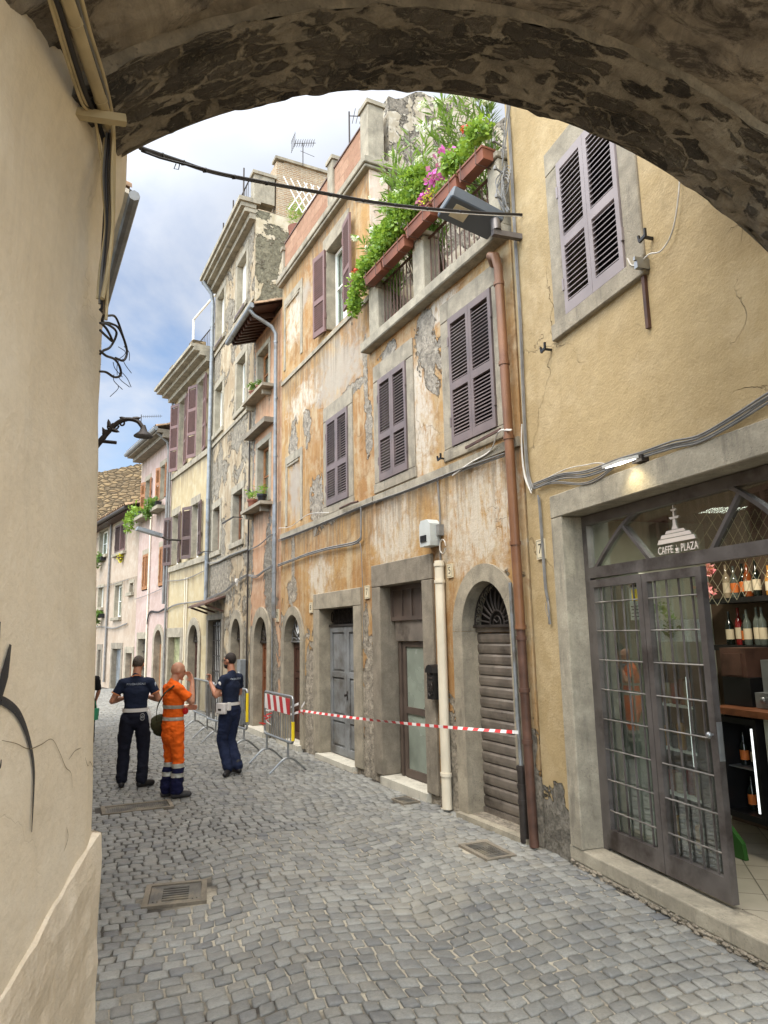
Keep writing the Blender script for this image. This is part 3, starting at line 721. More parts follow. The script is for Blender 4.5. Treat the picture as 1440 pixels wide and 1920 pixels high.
def grate(name, c, w, h, rz, label, cat, slots=6, frame=.045, kind='slots'):
    r = empty(name, (c[0], c[1], 0), rz, label, cat)
    mb = MB(); mb.box(-w, w, -h, -h+frame, -.02, .016); mb.box(-w, w, h-frame, h, -.02, .016); mb.box(-w, -w+frame, -h+frame, h-frame, -.02, .016); mb.box(w-frame, w, -h+frame, h-frame, -.02, .016)
    mb.build('frame', M['peperino_dark'], r)
    mb = MB()
    if kind == 'slots':
        x0, x1 = -w*.42, w*.42; y0, y1 = -h*.62, h*.62
        mb.box(-w+frame+.004, x0, -h+frame+.004, h-frame-.004, -.02, .006); mb.box(x1, w-frame-.004, -h+frame+.004, h-frame-.004, -.02, .006)
        mb.box(x0, x1, -h+frame+.004, y0, -.02, .006); mb.box(x0, x1, y1, h-frame-.004, -.02, .006)
        for k in range(slots+1):
            yy = y0 + (y1-y0)*k/slots; mb.box(x0, x1, yy-(y1-y0)/slots*.22, yy+(y1-y0)/slots*.22, -.02, .004)
        for q in (-1, 1):
            for e in (.55, .68): mb.box(q*w*e-.006, q*w*e+.006, -h*.62, h*.62, .006, .012)
    else:
        n = 14
        mb.box(-w+frame+.004, w-frame-.004, -h+frame+.004, h-frame-.004, -.02, .004)
        for i in range(n*2):
            for j in range(n):
                x = -w+frame+.02 + (2*w-2*frame-.04)*(i+.5)/(n*2); y = -h+frame+.02 + (2*h-2*frame-.04)*(j+.5)/n
                mb.box(x-.008, x+.008, y-.008, y+.008, .004, .010)
    mb.build('cover', M['grate'], r)
    if kind == 'slots':
        mb = MB(); mb.box(-w*.5, w*.5, -h*.7, h*.7, -.05, -.045); mb.build('shaft', M['black_plastic'], r)
M['grate'] = simple('worn_cast_iron', rgb(112, 108, 100), .6, .35, var=.25, scale=7, dirt=rgb(150, 140, 118), bump=.3)
grate('storm_drain', (-1.79, 6.2), .25, .26, math.radians(14), 'cast iron drain cover with slots near the left wall in the foreground', 'drain cover')
grate('storm_drain', (.93, 7.18), .27, .16, math.radians(-66), 'slotted drain cover beside the rolling shutter doorway', 'drain cover')
grate('manhole_cover', (-3.17, 9.2), .42, .22, math.radians(24), 'flat metal cover in the paving just in front of the feet of the men', 'manhole cover', kind='dots')
grate('storm_drain', (.20, 9.28), .16, .12, math.radians(-62), 'small iron grid in the paving below the frosted glass door', 'drain cover', slots=8, frame=.02)

# --- the stone vault over the lane
VS, VZ, VR = 1.78, 2.05, 3.05
def build_vault():
    b = NB('vault_masonry'); uv = b.tc.outputs['UV']
    wv = b.vm('ADD', uv, b.vm('SCALE', b.vm('SUBTRACT', b.noise(uv, 5, 7, .7, out='Color'), (.5, .5, .5)).outputs[0]).outputs[0])
    sc_ = wv.inputs[1].links[0].from_node; sc_.inputs['Scale'].default_value = .13
    st = b.map(wv.outputs[0], (4.6, 12.5, 1), loc=(.3, .1, 0), rot=(0, 0, .12)); cell = b.vor(st, 1.0, 'DISTANCE_TO_EDGE', rnd=.9); cr_ = b.vor(st, 1.0, out='Color', rnd=.9)
    sp = b.n('ShaderNodeSeparateColor'); b.set(sp.inputs[0], cr_)
    n1 = b.noise(uv, 2.2, 9, .65, .6); n2 = b.noise(uv, 14, 8, .7); n3 = b.noise(uv, 60, 4, .6)
    thr = b.math('ADD', .10, b.math('MULTIPLY', b.math('SUBTRACT', b.noise(uv, 1.6, 6, .6), .5), 1.5))
    stone = b.math('MULTIPLY', b.ramp(b.math('SUBTRACT', cell, thr), -.02, .05, 0, 1, True), b.ramp(n2, .36, .46))
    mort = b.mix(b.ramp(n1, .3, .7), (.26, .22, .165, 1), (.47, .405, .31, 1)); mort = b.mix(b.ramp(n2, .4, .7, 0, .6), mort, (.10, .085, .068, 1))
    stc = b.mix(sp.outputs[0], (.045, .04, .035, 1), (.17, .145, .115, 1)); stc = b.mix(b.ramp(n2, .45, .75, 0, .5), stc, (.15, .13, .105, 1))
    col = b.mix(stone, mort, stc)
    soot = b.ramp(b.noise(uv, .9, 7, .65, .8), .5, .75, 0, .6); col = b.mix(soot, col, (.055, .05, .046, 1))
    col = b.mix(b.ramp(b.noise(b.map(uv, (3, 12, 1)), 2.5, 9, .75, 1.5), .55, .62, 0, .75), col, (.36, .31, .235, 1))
    h = b.math('ADD', b.math('MULTIPLY', stone, -1.3), b.math('ADD', b.math('MULTIPLY', n2, 1.6), b.math('MULTIPLY', n3, .3)))
    m = b.fin(col, .93, b.bump(h, 1.0, .035), 0, .2)
    b = NB('sooty_vault_plaster'); uv = b.tc.outputs['UV']
    n1 = b.noise(b.map(uv, (1.2, .7, 1)), 2.6, 10, .68, 1.2); n2 = b.noise(uv, 22, 6, .7)
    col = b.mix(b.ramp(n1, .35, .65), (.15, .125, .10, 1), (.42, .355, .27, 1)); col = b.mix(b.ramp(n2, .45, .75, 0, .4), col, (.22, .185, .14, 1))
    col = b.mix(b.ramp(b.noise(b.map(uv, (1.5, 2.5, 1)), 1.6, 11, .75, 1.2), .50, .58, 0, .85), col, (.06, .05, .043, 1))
    m2 = b.fin(col, .93, b.bump(b.math('ADD', n2, b.math('MULTIPLY', n1, 3)), .9, .02), 0, .2)
    root = empty('stone_arch', gpt(3.15, 1.78, 0), -0.0, 'dark rough stone arch vaulting over the lane, blackened masonry in smeared mortar', 'arch')
    base = gpt(3.15, 1.78, 0)
    def surf(name, c0, c1, R, nphi, nc, mat, amp, z0=VZ):
        vs = []; fs = []; uvs = []
        for i in range(nphi+1):
            ph = -.98 + (1.86)*i/nphi
            for j in range(nc+1):
                c = c0 + (c1-c0)*j/nc
                p3 = Vector((ph*3, c*1.2, 1)); 
                k = noise.noise(Vector((ph*7.5, c*7, 3)))*.035 + noise.noise(Vector((ph*22, c*24, 1)))*.020 + noise.noise(Vector((ph*60, c*60, 1)))*.004
                edge = .03*noise.noise(Vector((ph*18, 0, 9))) if j in (0, nc) else 0
                r = R + k*amp*min(1, abs(c-2.62)/.10)
                p = gpt(c + edge, VS + r*math.sin(ph), z0 + r*math.cos(ph)) - base
                vs.append(p); uvs.append((ph*3.0, c))
        for i in range(nphi):
            for j in range(nc):
                a = i*(nc+1)+j; fs.append((a, a+nc+1, a+nc+2, a+1))
        me = bpy.data.meshes.new(name); me.from_pydata([tuple(v) for v in vs], [], fs); me.materials.append(mat)
        ul = me.uv_layers.new(name='UVMap')
        for lp in me.loops: ul.data[lp.index].uv = uvs[lp.vertex_index]
        me.polygons.foreach_set('use_smooth', [True]*len(me.polygons))
        o = bpy.data.objects.new(name, me); C.objects.link(o); o.parent = root; return o
    surf('arch_ring', 2.62, 3.15, VR, 300, 44, m, 1.0)
    surf('vault', 1.7, 2.62, VR+.05, 200, 50, m2, .9)
    # step between ring and inner vault, ragged lip
    mb = MB(); n = 260
    for i in range(n):
        q = []
        for k in (i, i+1):
            ph = -.98 + 1.86*k/n; r0 = VR - .002; r1 = VR + .065
            jit = .02*noise.noise(Vector((ph*20, 4, 4))); r1 += .01*noise.noise(Vector((ph*14, 8, 4)))
            q.append((gpt(2.625+jit, VS+r0*math.sin(ph), VZ+r0*math.cos(ph)) - base, gpt(2.60+jit, VS+r1*math.sin(ph), VZ+r1*math.cos(ph)) - base))
        mb.quad(q[0][0], q[1][0], q[1][1], q[0][1])
    mb.build('ring_lip', M['plinth_lip'], root, smooth=True)
    # the two outer faces and the mass above
    mb = MB(); n = 60
    for c in (1.7, 3.152):
        for i in range(n):
            a0 = -.98 + 1.86*i/n; a1 = -.98 + 1.86*(i+1)/n; R = VR + (.0 if c > 2 else .05)
            p = [(VS+R*math.sin(a), VZ+R*math.cos(a)) for a in (a0, a1)]
            mb.quad(gpt(c, p[0][0], p[0][1])-base, gpt(c, p[1][0], p[1][1])-base, gpt(c, p[1][0], 6.6)-base, gpt(c, p[0][0], 6.6)-base)
    s0, s1 = VS+VR*math.sin(-.98), VS+VR*math.sin(.88)
    mb.quad(gpt(1.7, s0, 6.6)-base, gpt(3.152, s0, 6.6)-base, gpt(3.152, s1, 6.6)-base, gpt(1.7, s1, 6.6)-base)
    mb.build('arch_face', M['peperino_dark'], root, recalc=False)
M['plinth_lip'] = stone_mat('pale_mortar_lip', (.24, .205, .155, 1), var=.5)
build_vault()

# --- near left wall: frame whose s runs away from the camera, y into the wall
CORN = Vector((-1.205, 2.985, 0)); LA = math.radians(93.0)
def lean(z):
    t = min(1, max(0, (z-3.85)/.4)); return .037*min(1.9, max(0, z-1.2))*(1 - t*t*(3-2*t))
class LW(Frame):
    def __init__(s):
        s.k = 1.0; s.dz = 0.0; s.o = CORN; s.rz = LA + 0; s.u = Vector((math.cos(LA), math.sin(LA), 0)); s.n = Vector((-s.u.y, s.u.x, 0))
FL = LW()
lw = empty('plastered_wall', FL.o, FL.rz, 'smooth beige plastered wall with black spray paint, filling the left edge of the view', 'wall')
mb = MB(); n = 26
# gently wavy face with a rounded far corner
prof = []
for i in range(-60, 1):
    s = i*.08; prof.append((s, 0))
prof += [(.03, .006), (.05, .02), (.062, .045), (.065, .09), (.065, 1.2)]
zs = [-.05 + .1*k for k in range(68)]
vs = []
for z in zs:
    for (s, y) in prof:
        d = .010*noise.noise(Vector((s*1.3, z*1.1, 2))) + .004*noise.noise(Vector((s*5, z*5, 7)))
        vs.append(Vector((s, y + d + lean(z), z)))
W_ = len(prof); fs = []
for j in range(len(zs)-1):
    for i in range(W_-1): a = j*W_+i; fs.append((a, a+1, a+W_+1, a+W_))
mb.add(vs, fs); mb.build('wall_face', M['leftwall'], lw, smooth='all', recalc=False)
mb = MB(); mb.box(-5, .06, 1.2, 3, 0, 6.6); mb.build('wall_core', M['leftwall'], lw)
# rough plinth with a slanting broken top
mb = MB(); pr = []; R = random.Random(4)
for i in range(0, 90):
    s = -4.5 + i*.0512
    pr.append((s, 1.30 + .36*min(0, s)/1.0 + .02*noise.noise(Vector((s*9, 0, 0))) + (-.0)))
for i in range(len(pr)-1):
    (s0, z0), (s1, z1) = pr[i], pr[i+1]
    nz = 14
    for k in range(nz):
        def P(s, t, zt): 
            z = -.05 + (max(zt, .2)+.05)*t; return (s, -.020 + .010*noise.noise(Vector((s*7, z*7, 1))) + .006*noise.noise(Vector((s*25, z*25, 1))) + (.012*(1-(1-t)*14) if t > 13/14 - .001 and t > .99 else 0), z)
        mb.quad(P(s0, k/nz, z0), P(s1, k/nz, z1), P(s1, (k+1)/nz, z1), P(s0, (k+1)/nz, z0))
    mb.quad((s0, P(s0, 1, z0)[1], max(z0, .2)), (s1, P(s1, 1, z1)[1], max(z1, .2)), (s1, .02, max(z1, .2)+.012), (s0, .02, max(z0, .2)+.012))
zt = pr[-1][1]
mb.quad((.058, -.018, -.05), (.085, .02, -.05), (.085, .02, zt), (.058, -.018, zt)); mb.quad((.085, .02, -.05), (.085, 1.2, -.05), (.085, 1.2, zt), (.085, .02, zt))
mb.quad((.058, -.018, zt), (.085, .02, zt), (.06, .05, zt+.02), (.03, .02, zt+.02))
mb.build('plinth', M['plinth'], lw, smooth=True, recalc=False)
# sprayed strokes, as thin as paint
def stroke(pts, ws, name='spray_stroke'):
    mb = MB(); P = through([(p[0], 0, p[1]) for p in pts], 6); n = len(P)
    for i in range(n-1):
        q = []
        for k in (i, i+1):
            t = k/(n-1)*(len(ws)-1); j = min(int(t), len(ws)-2); w_ = ws[j] + (ws[j+1]-ws[j])*(t-j)
            d = (P[min(k+1, n-1)] - P[max(k-1, 0)]).normalized(); nx = Vector((-d.z, 0, d.x))*w_/2
            q.append((P[k]+nx, P[k]-nx))
        for a in (q[0][0], q[0][1], q[1][1], q[1][0]): a.y = .010*noise.noise(Vector((a.x*1.3, a.z*1.1, 2))) - .006 + lean(a.z)
        mb.quad(q[0][0], q[0][1], q[1][1], q[1][0])
    mb.build(name, M['spray'], lw, recalc=False)
b = NB('black_spray_paint'); b.p.inputs['Alpha'].default_value = 1; b.set(b.p.inputs['Alpha'], b.ramp(b.noise(b.obj, 90, 4, .7), .32, .5, .72, .97)); M['spray'] = b.fin((.035, .035, .04, 1), .6)
def lp(px, py): q = FL.at(px, py); return (q[0], q[2])
def hair(pts):
    n0 = M['spray']; M['spray'] = M['crackline']; stroke([lp(*p) for p in pts], [.0015, .0035, .002, .0035, .001], 'hairline_crack'); M['spray'] = n0
M['crackline'] = simple('crack_shadow_line', rgb(128, 112, 86), .9)
hair([(14, 1388), (40, 1394), (62, 1404), (84, 1396), (104, 1386), (118, 1412), (128, 1438), (138, 1450), (140, 1478)]); hair([(134, 1424), (146, 1408), (158, 1402)]); hair([(122, 1596), (130, 1570), (128, 1550)]); hair([(165, 1420), (170, 1436), (174, 1428), (180, 1440)])
stroke([lp(-6, 1290), lp(2, 1230), lp(10, 1195), lp(16, 1165)], [.05, .05, .035, .01])
stroke([lp(34, 1208), lp(22, 1265), lp(8, 1320), lp(1, 1370), lp(2, 1420), lp(9, 1438), lp(12, 1424)], [.015, .05, .035, .02, .014, .012, .006])
stroke([lp(-2, 1316), lp(18, 1314), lp(45, 1338), lp(62, 1385), lp(70, 1440), lp(68, 1500), lp(64, 1560)], [.02, .028, .030, .022, .016, .012, .006])
# conduits following the springing of the vault and dropping at the corner
def lwc(name, px, d, r, mat, label, bumps=0):
    pts = []
    for x, y in px:
        p = FL.W(*FL.at(x, y, -d)); c0 = Vector((0, 0, CAMZ)); rv = ray(x, y)
        ds = rv.dot(BX); A = ds*ds + rv.z**2; Bq = -VS*ds + (CAMZ-VZ)*rv.z; Cq = VS**2 + (CAMZ-VZ)**2 - VR**2   # where the line of sight meets the vault
        tv = (-Bq + math.sqrt(Bq*Bq - A*Cq))/A; hit = c0 + rv*tv
        if hit.dot(AX) < 3.2 and (hit-c0).length < (p-c0).length + .06: p = c0 + rv*(tv - (.06 + r)/rv.length)
        pts.append(p)
    mb = MB(); mb.tube(through(pts, 6), r, 10)
    if bumps:
        for k in range(bumps):
            P = through(pts, 6); q = P[int((k+.5)*len(P)/bumps)]; q2 = P[min(int((k+.5)*len(P)/bumps)+1, len(P)-1)]; mb.tube([q, q.lerp(q2, .35)], r*1.12, 10)
    o = mb.build(name, M[mat], None, smooth=True); tag(o, label, 'conduit' if 'conduit' in name else 'cable'); return o
lwc('conduit', [(112, -40), (140, 40), (163, 110), (188, 185), (203, 235)], .05, .024, 'pipe_beige', 'thick beige painted conduit curving down along the springing of the arch', 2)
lwc('cable', [(88, -40), (112, 20), (133, 90), (158, 170), (182, 225), (196, 270), (200, 320), (198, 400), (194, 470), (188, 540)], .022, .011, 'cable_black', 'black cable beside the beige conduit, dropping down the far corner of the left wall')
lwc('cable', [(80, -40), (104, 40), (128, 120), (152, 190), (166, 208)], .015, .006, 'pipe_beige', 'thin beige cable nearest the plaster above the wooden bracket')
lwc('cable', [(86, -40), (110, 40), (134, 120), (158, 188), (176, 214), (190, 300)], .018, .006, 'pipe_beige', 'second thin beige cable running along the black one')
lwc('cable', [(142, -40), (168, 60), (190, 130), (205, 190), (212, 240), (213, 320), (211, 420), (203, 500), (192, 560)], .075, .009, 'pipe_beige', 'outermost beige cable hanging free of the wall under the arch')
lwc('cable', [(132, -40), (158, 50), (182, 125), (200, 180), (207, 240), (207, 330), (206, 430), (198, 510), (190, 560)], .06, .008, 'cable_grey', 'grey cable tucked behind the outermost beige one')
R = random.Random(8)
for k in range(5):
    a = 195 + k*4
    lwc('cable', [(a+2, 250), (a-2+R.uniform(-3, 3), 330), (a+R.uniform(-3, 3), 420), (a-7, 500), (a-12, 560+10*k)], .03 + .012*k, .006, ['pipe_beige', 'cable_grey', 'cable_black', 'twig', 'pipe_beige'][k],
        ['thin beige wire in the bundle under the wooden bracket', 'thin grey wire in the bundle under the wooden bracket', 'thin black wire in the bundle under the wooden bracket', 'brown wire in the bundle under the wooden bracket', 'outer beige wire in the bundle under the wooden bracket'][k])
mb = MB(); a = FL.at(152, 212, 0); mb.bar(FL.W(a[0], 0.03, a[2]), FL.W(*FL.at(236, 226, -.15)), .035, .035)
tag(mb.build('wooden_bracket', M['wood_light'] if 'wood_light' in M else M['pipe_beige'], None), 'short pale wooden batten holding the cable bundle at the springing of the arch', 'bracket')
# curled loops of dark cable hanging out further down
mb = MB(); R = random.Random(2)
for pts in ([(184, 500), (192, 560), (188, 583), (205, 588), (222, 600), (236, 640), (230, 660), (214, 655)], [(184, 586), (200, 590), (216, 606), (205, 632), (190, 640), (184, 646)],
            [(184, 640), (196, 650), (212, 657), (222, 672), (224, 688), (212, 692), (196, 682), (184, 680)], [(184, 600), (196, 612), (208, 622), (198, 600), (188, 588)],
            [(184, 560), (196, 572), (214, 576), (228, 612), (236, 640)]):
    P = [FL.W(*FL.at(x, y, -.03-.02*R.random())) + AX*.1 for x, y in pts]; mb.tube(through(P, 6), .0055, 6)
for k in range(9):
    p = FL.W(*FL.at(R.uniform(190, 232), R.uniform(620, 700), -.05)) + AX*.1
    mb.tube(through([p, p+Vector((R.uniform(-.02, .04), 0, -.03)), p+Vector((R.uniform(-.03, .05), 0, -.07))], 3), .0016, 4)
tag(mb.build('cable_loops', M['cable_black'], None, smooth=True), 'tangle of dark curled cable ends hanging from the left wall against the sky', 'cables')
# ------------------------------------------------------------------ cafe house
cafe = empty('cafe_house', FC.o, FC.rz, 'sand yellow house with the stone framed cafe entrance, nearest on the right', 'house')
facade(cafe, 0, 9.0, 0, 10.0, 'cafe', holes=[(.60, 3.98, .10, 3.28), (.96, 1.95, 5.0, 6.75)], D=7, back=True)
ws = surround(cafe, 1.0, 1.9, 5.07, 6.68, .225, y0=-.022, y1=.3, sill=.03, sillt=.17, lt=.26, name='window')
for sx, sd_ in ((1.0, 1), (1.9, -1)): shutter(ws, sx + (.002 if sd_ > 0 else -.002), -.0, 5.075, 6.675, .446, sd_, 0, 'grey_paint', (.46,), sp=.052)
dark_back(ws, .97, 1.94, 5.02, 6.73, .25)
# entrance frame
so_ = surround(cafe, .68, 3.95, .17, 3.165, .185, y0=-.03, y1=.26, lt=.225, name='door_surround', mat='slab')
mb = MB(); mb.box(.44, 4.2, -.012, .26, 0, .045); mb.box(.455, 4.2, -.018, .26, .045, .168); st = mb.build('step', M['slab'], cafe); bv = st.modifiers.new('b', 'BEVEL'); bv.width = .012; bv.segments = 2
# ragged mortar under the step
mb = MB(); R = random.Random(5)
for k in range(260):
    s = .5 + 3.7*k/260; r = R.uniform(.006, .018); mb.ell((s, -.012 - R.uniform(0, .022), R.uniform(.0, .05)), (r*2, r, r*.8), 6, 4)
mb.build('mortar_foot', M['plinth_lip'], cafe)
Y = .20
mb = MB()
mb.box(.683, .755, Y-.01, Y+.06, .172, 3.16); mb.box(.755, 3.88, Y-.01, Y+.06, 3.07, 3.16); mb.box(.755, 3.88, Y-.01, Y+.06, 2.565, 2.665); mb.box(3.88, 3.947, Y-.01, Y+.06, .172, 3.16)
fr = mb.build('entrance_frame', M['iron_grey'], cafe)
def cf(px, py): q = FC.at(px, py, Y); return (q[0], Y+.015, q[2])
mb = MB()
for pts in ([(1112, 1072), (1135, 1030), (1165, 985), (1200, 950), (1228, 925)], [(1330, 905), (1372, 916), (1405, 935), (1440, 960), (1480, 1000)]): 
    P = through([cf(*p) for p in pts], 5); mb = MB()
    for a, c_ in zip(P[:-1], P[1:]): mb.bar(a, c_, .03, .035, up=(0, 1, 0))
    mb.build('transom_bar', M['iron_grey'], fr)
for a, c_ in (((1166, 985), (1222, 1056)), ((1384, 925), (1330, 1036))): mb = MB(); mb.bar(cf(*a), cf(*c_), .03, .035, up=(0, 1, 0)); mb.build('transom_bar', M['iron_grey'], fr)
mb = MB(); mb.box(.75, 3.88, Y+.03, Y+.036, 2.66, 3.075); mb.build('transom_pane', M['glass_cafe'], fr)
def leaf(s0, s1, name, hw=4, lock=False, label=None):
    mb = MB(); z0, z1 = .20, 2.545; fw = .062
    mb.box(s0, s0+fw, Y-.02, Y+.035, z0, z1); mb.box(s1-fw, s1, Y-.02, Y+.035, z0, z1); mb.box(s0+fw, s1-fw, Y-.02, Y+.035, z1-.07, z1); mb.box(s0+fw, s1-fw, Y-.02, Y+.035, z0, z0+.16)
    o = mb.build(name, M['iron_grey'], cafe); tag(o, label)
    g = MB()
    for k in range(hw):
        x = s0+fw + (s1-s0-2*fw)*(k+.5)/hw; g.box(x-.006, x+.006, Y-.003, Y+.011, z0+.155, z1-.065)
    g.build('bars', M['iron_grey'], o); g = MB()
    for k in range(8):
        z = z0+.16 + (z1-.07-z0-.16)*(k+.62)/8.15; pts = []
        for j in range(hw*6+1):
            x = s0+fw + (s1-s0-2*fw)*j/(hw*6); ph = ((x-(s0+fw))/(s1-s0-2*fw)*hw) % 1
            pts.append((x, Y-.011 - .008*math.exp(-((ph-.5)/.13)**2), z))
        g.tube(pts, .0062, 6)
    g.build('cross_bars', M['iron_bar'], o, smooth=True)
    p = MB(); p.box(s0+.03, s1-.03, Y+.020, Y+.026, z0+.1, z1-.04); p.build('pane', M['glass_cafe'], o)
    return o
M['iron_bar'] = simple('worn_grille_bar', rgb(142, 136, 128), .4, .4, var=.25, scale=9)
l1 = leaf(.762, 1.50, 'glazed_door'); l2 = leaf(1.506, 2.185, 'glazed_door', 4); leaf(3.14, 3.87, 'glazed_door')
mb = MB(); mb.box(2.187, 2.193, Y-.015, Y+.03, 1.15, 1.42); mb.box(2.192, 2.197, Y-.008, Y+.02, 1.2, 1.36); mb.ell((2.15, Y-.055, 1.33), (.022, .022, .022)); mb.tube([(2.15, Y-.05, 1.33), (2.15, Y-.01, 1.33)], .008); mb.build('lock', M['galv'], l2, smooth=True)
# lettering and fountain emblem on the transom glass
T = lambda x, z: TXT(x, Y+.024, z)
M['decal'] = simple('white_vinyl', rgb(222, 210, 200), .6, var=.02)
lg = empty('glass_sign', FC.W(0, 0, 0), FC.rz, 'white cafe lettering under a stepped fountain emblem on the entrance glass', 'sign')
text_mesh('CAFFE', .088, 'decal', 'lettering', T(1.775, 2.71), lg, .0008, sx=.72)
text_mesh('PLAZA', .088, 'decal', 'lettering', T(2.045, 2.71), lg, .0008, sx=.72)
mb = MB(); y0, y1 = Y+.021, Y+.026
mb.prism([(1.69, 2.765), (2.12, 2.765), (2.10, 2.80), (1.71, 2.80)], y0, y1); mb.prism([(1.73, 2.806), (2.08, 2.806), (2.06, 2.835), (1.75, 2.835)], y0, y1)
mb.prism([(1.79, 2.840), (2.02, 2.840), (2.00, 2.862), (1.81, 2.862)], y0, y1)
mb.prism([(1.87, 2.866), (1.94, 2.866), (1.92, 2.90), (1.917, 2.945), (1.893, 2.945), (1.89, 2.90)], y0, y1)
mb.prism([(1.85, 2.968), (1.96, 2.968), (1.945, 2.95), (1.865, 2.95)], y0, y1); mb.prism([(1.898, 2.97), (1.912, 2.97), (1.910, 3.01), (1.900, 3.01)], y0, y1)
mb.prism([(1.875, 3.028), (1.935, 3.028), (1.925, 3.013), (1.885, 3.013)], y0, y1); mb.prism([(1.902, 3.03), (1.908, 3.03), (1.905, 3.062)], y0, y1)
# the little cup between the words
mb.prism([(1.893, 2.715), (1.927, 2.715), (1.92, 2.69), (1.90, 2.69)], y0, y1); mb.prism([(1.887, 2.684), (1.933, 2.684), (1.925, 2.678), (1.895, 2.678)], y0, y1)
mb.tube([(1.905, y0+.001, 2.722), (1.91, y0+.001, 2.732), (1.904, y0+.001, 2.742)], .002, 4); mb.build('emblem', M['decal'], lg)
# notice on the glass
nr = empty('paper_notice', FC.o, FC.rz, 'white notice with a yellow pictogram stuck inside the left cafe door glass', 'notice')
q = FC.at(1178, 1092, Y+.03); q2 = FC.at(1205, 1162, Y+.03)
mb = MB(); mb.box(q[0], q2[0], Y+.028, Y+.031, q2[2], q[2]); mb.build('sheet', M['white'], nr)
W_, H_ = q2[0]-q[0], q[2]-q2[2]
b = NB('yellow_print'); M['yellow_print'] = b.fin(rgb(235, 205, 40), .6)
mb = MB(); mb.box(q[0]+W_*.25, q[0]+W_*.75, Y+.0255, Y+.0275, q2[2]+H_*.5, q2[2]+H_*.8); mb.build('pictogram', M['yellow_print'], nr)
mb = MB(); mb.box(q[0]+W_*.2, q[0]+W_*.8, Y+.0255, Y+.0275, q2[2]+H_*.86, q2[2]+H_*.92)
for k in range(4): mb.box(q[0]+W_*.12, q[0]+W_*(.88-.1*(k % 2)), Y+.0255, Y+.0275, q2[2]+H_*(.08+k*.09), q2[2]+H_*(.10+k*.09))
mb.build('print_lines', M['number'], nr)
# interior shell
b = NB('cafe_floor_tile'); t = b.n('ShaderNodeTexBrick'); b.set(t.inputs['Vector'], b.map(b.obj, (1, 1, 1), rot=(0, 0, .6))); t.offset = 0
t.inputs['Color1'].default_value = rgb(176, 168, 150); t.inputs['Color2'].default_value = rgb(164, 156, 138); t.inputs['Mortar'].default_value = rgb(90, 84, 74); t.inputs['Scale'].default_value = 1
t.inputs['Brick Width'].default_value = .33; t.inputs['Row Height'].default_value = .33; t.inputs['Mortar Size'].default_value = .005
M['cafe_tile'] = b.fin(b.mix(b.ramp(b.noise(b.obj, 5, 6), .4, .7, 0, .3), t.outputs['Color'], rgb(130, 122, 104)), .35)
mb = MB(); mb.box(.3, 4.3, .262, 2.3, .05, .166); mb.build('cafe_floor', M['cafe_tile'], cafe)
M['cafe_wall'] = simple('cafe_inner_wall', rgb(96, 78, 62), .8, var=.15, scale=2)
M['cafe_wall2'] = simple('cafe_wall_and_reflection', rgb(176, 178, 160), .8, var=.1, scale=2)
mb = MB(); mb.box(.3, 4.3, 1.95, 2.05, .17, 3.25); mb.box(4.2, 4.3, .3, 1.95, .17, 3.25); mb.build('inner_wall', M['cafe_wall'], cafe)
mb = MB(); mb.box(.24, .34, .3, 1.95, .17, 3.25); mb.box(.34, 1.0, .55, .62, .17, 2.6); mb.build('side_wall_and_reflection', M['cafe_wall2'], cafe)  # side wall, plus an added grey-green panel imitating the reflection in the left glass
mb = MB(); mb.box(.3, 4.3, .3, 1.95, 3.2, 3.28); mb.build('inner_ceiling', M['cafe_wall'], cafe)
# shelves and goods
def prop_root(name, lab, cat, grp=None): return empty(name, FC.o, FC.rz, lab, cat, grp)
sh = prop_root('wall_shelf', 'long black wall shelves holding the cafe bottles', 'shelf')
for z in (2.37, 1.915): mb = MB(); mb.box(.6, 4.1, 1.62, 1.94, z-.05, z); mb.build('shelf_board', M['black_plastic'], sh)
def bottle_mesh(mb, x, y, z, h, r):
    mb.lathe([(r*.9, 0), (r, .01), (r, h*.58), (r*.8, h*.66), (r*.36, h*.76), (r*.32, h*.97), (r*.4, h*.98), (r*.4, h), (0.001, h)], (x, y, z), 10)
btm = {}
for nm, c in (('dark', (18, 24, 18)), ('amber', (120, 60, 24)), ('clear', (84, 90, 82)), ('cream', (150, 134, 108)), ('red', (120, 28, 26)), ('gold', (170, 120, 50))):
    b = NB(nm + '_bottle_glass'); btm[nm] = b.fin(rgb(*c), .12, None, 0, .6)
b = NB('paper_label'); M['lab1'] = b.fin(rgb(200, 186, 156), .6); b = NB('orange_label'); M['lab2'] = b.fin(rgb(200, 110, 50), .6)
R = random.Random(11); cols = ['cream', 'clear', 'dark', 'amber', 'dark', 'gold', 'clear', 'red', 'cream', 'dark', 'amber', 'clear', 'dark', 'gold', 'red', 'cream']
ords = ['first', 'second', 'third', 'fourth', 'fifth', 'sixth', 'seventh', 'eighth', 'ninth', 'tenth', 'eleventh', 'twelfth', 'thirteenth', 'fourteenth']
cname = {'cream': 'cream coloured', 'clear': 'clear', 'dark': 'dark', 'amber': 'amber', 'gold': 'golden', 'red': 'deep red'}
def bottle(x, y, z, c, h, lab, grp):
    r_ = empty('bottle', FC.W(x, y, z), FC.rz, lab, 'bottle', grp)
    mb = MB(); bottle_mesh(mb, 0, 0, 0, h, .038); mb.build('bottle_body', btm[c], r_, smooth=True)
    mb = MB(); mb.lathe([(.0388, h*.16), (.0388, h*.46)], (0, 0, 0), 10); mb.build('paper_label', M['lab2' if c in ('dark', 'clear') and R.random() < .4 else 'lab1'], r_, smooth=True)
for k in range(9): bottle(.80 + k*.102 + R.uniform(-.01, .01), 1.74 + R.uniform(-.04, .04), 2.372, cols[k], R.uniform(.27, .34), '%s bottle, %s from the doorway edge on the upper cafe shelf' % (cname[cols[k]], ords[k]), 'bottles on the cafe shelves')
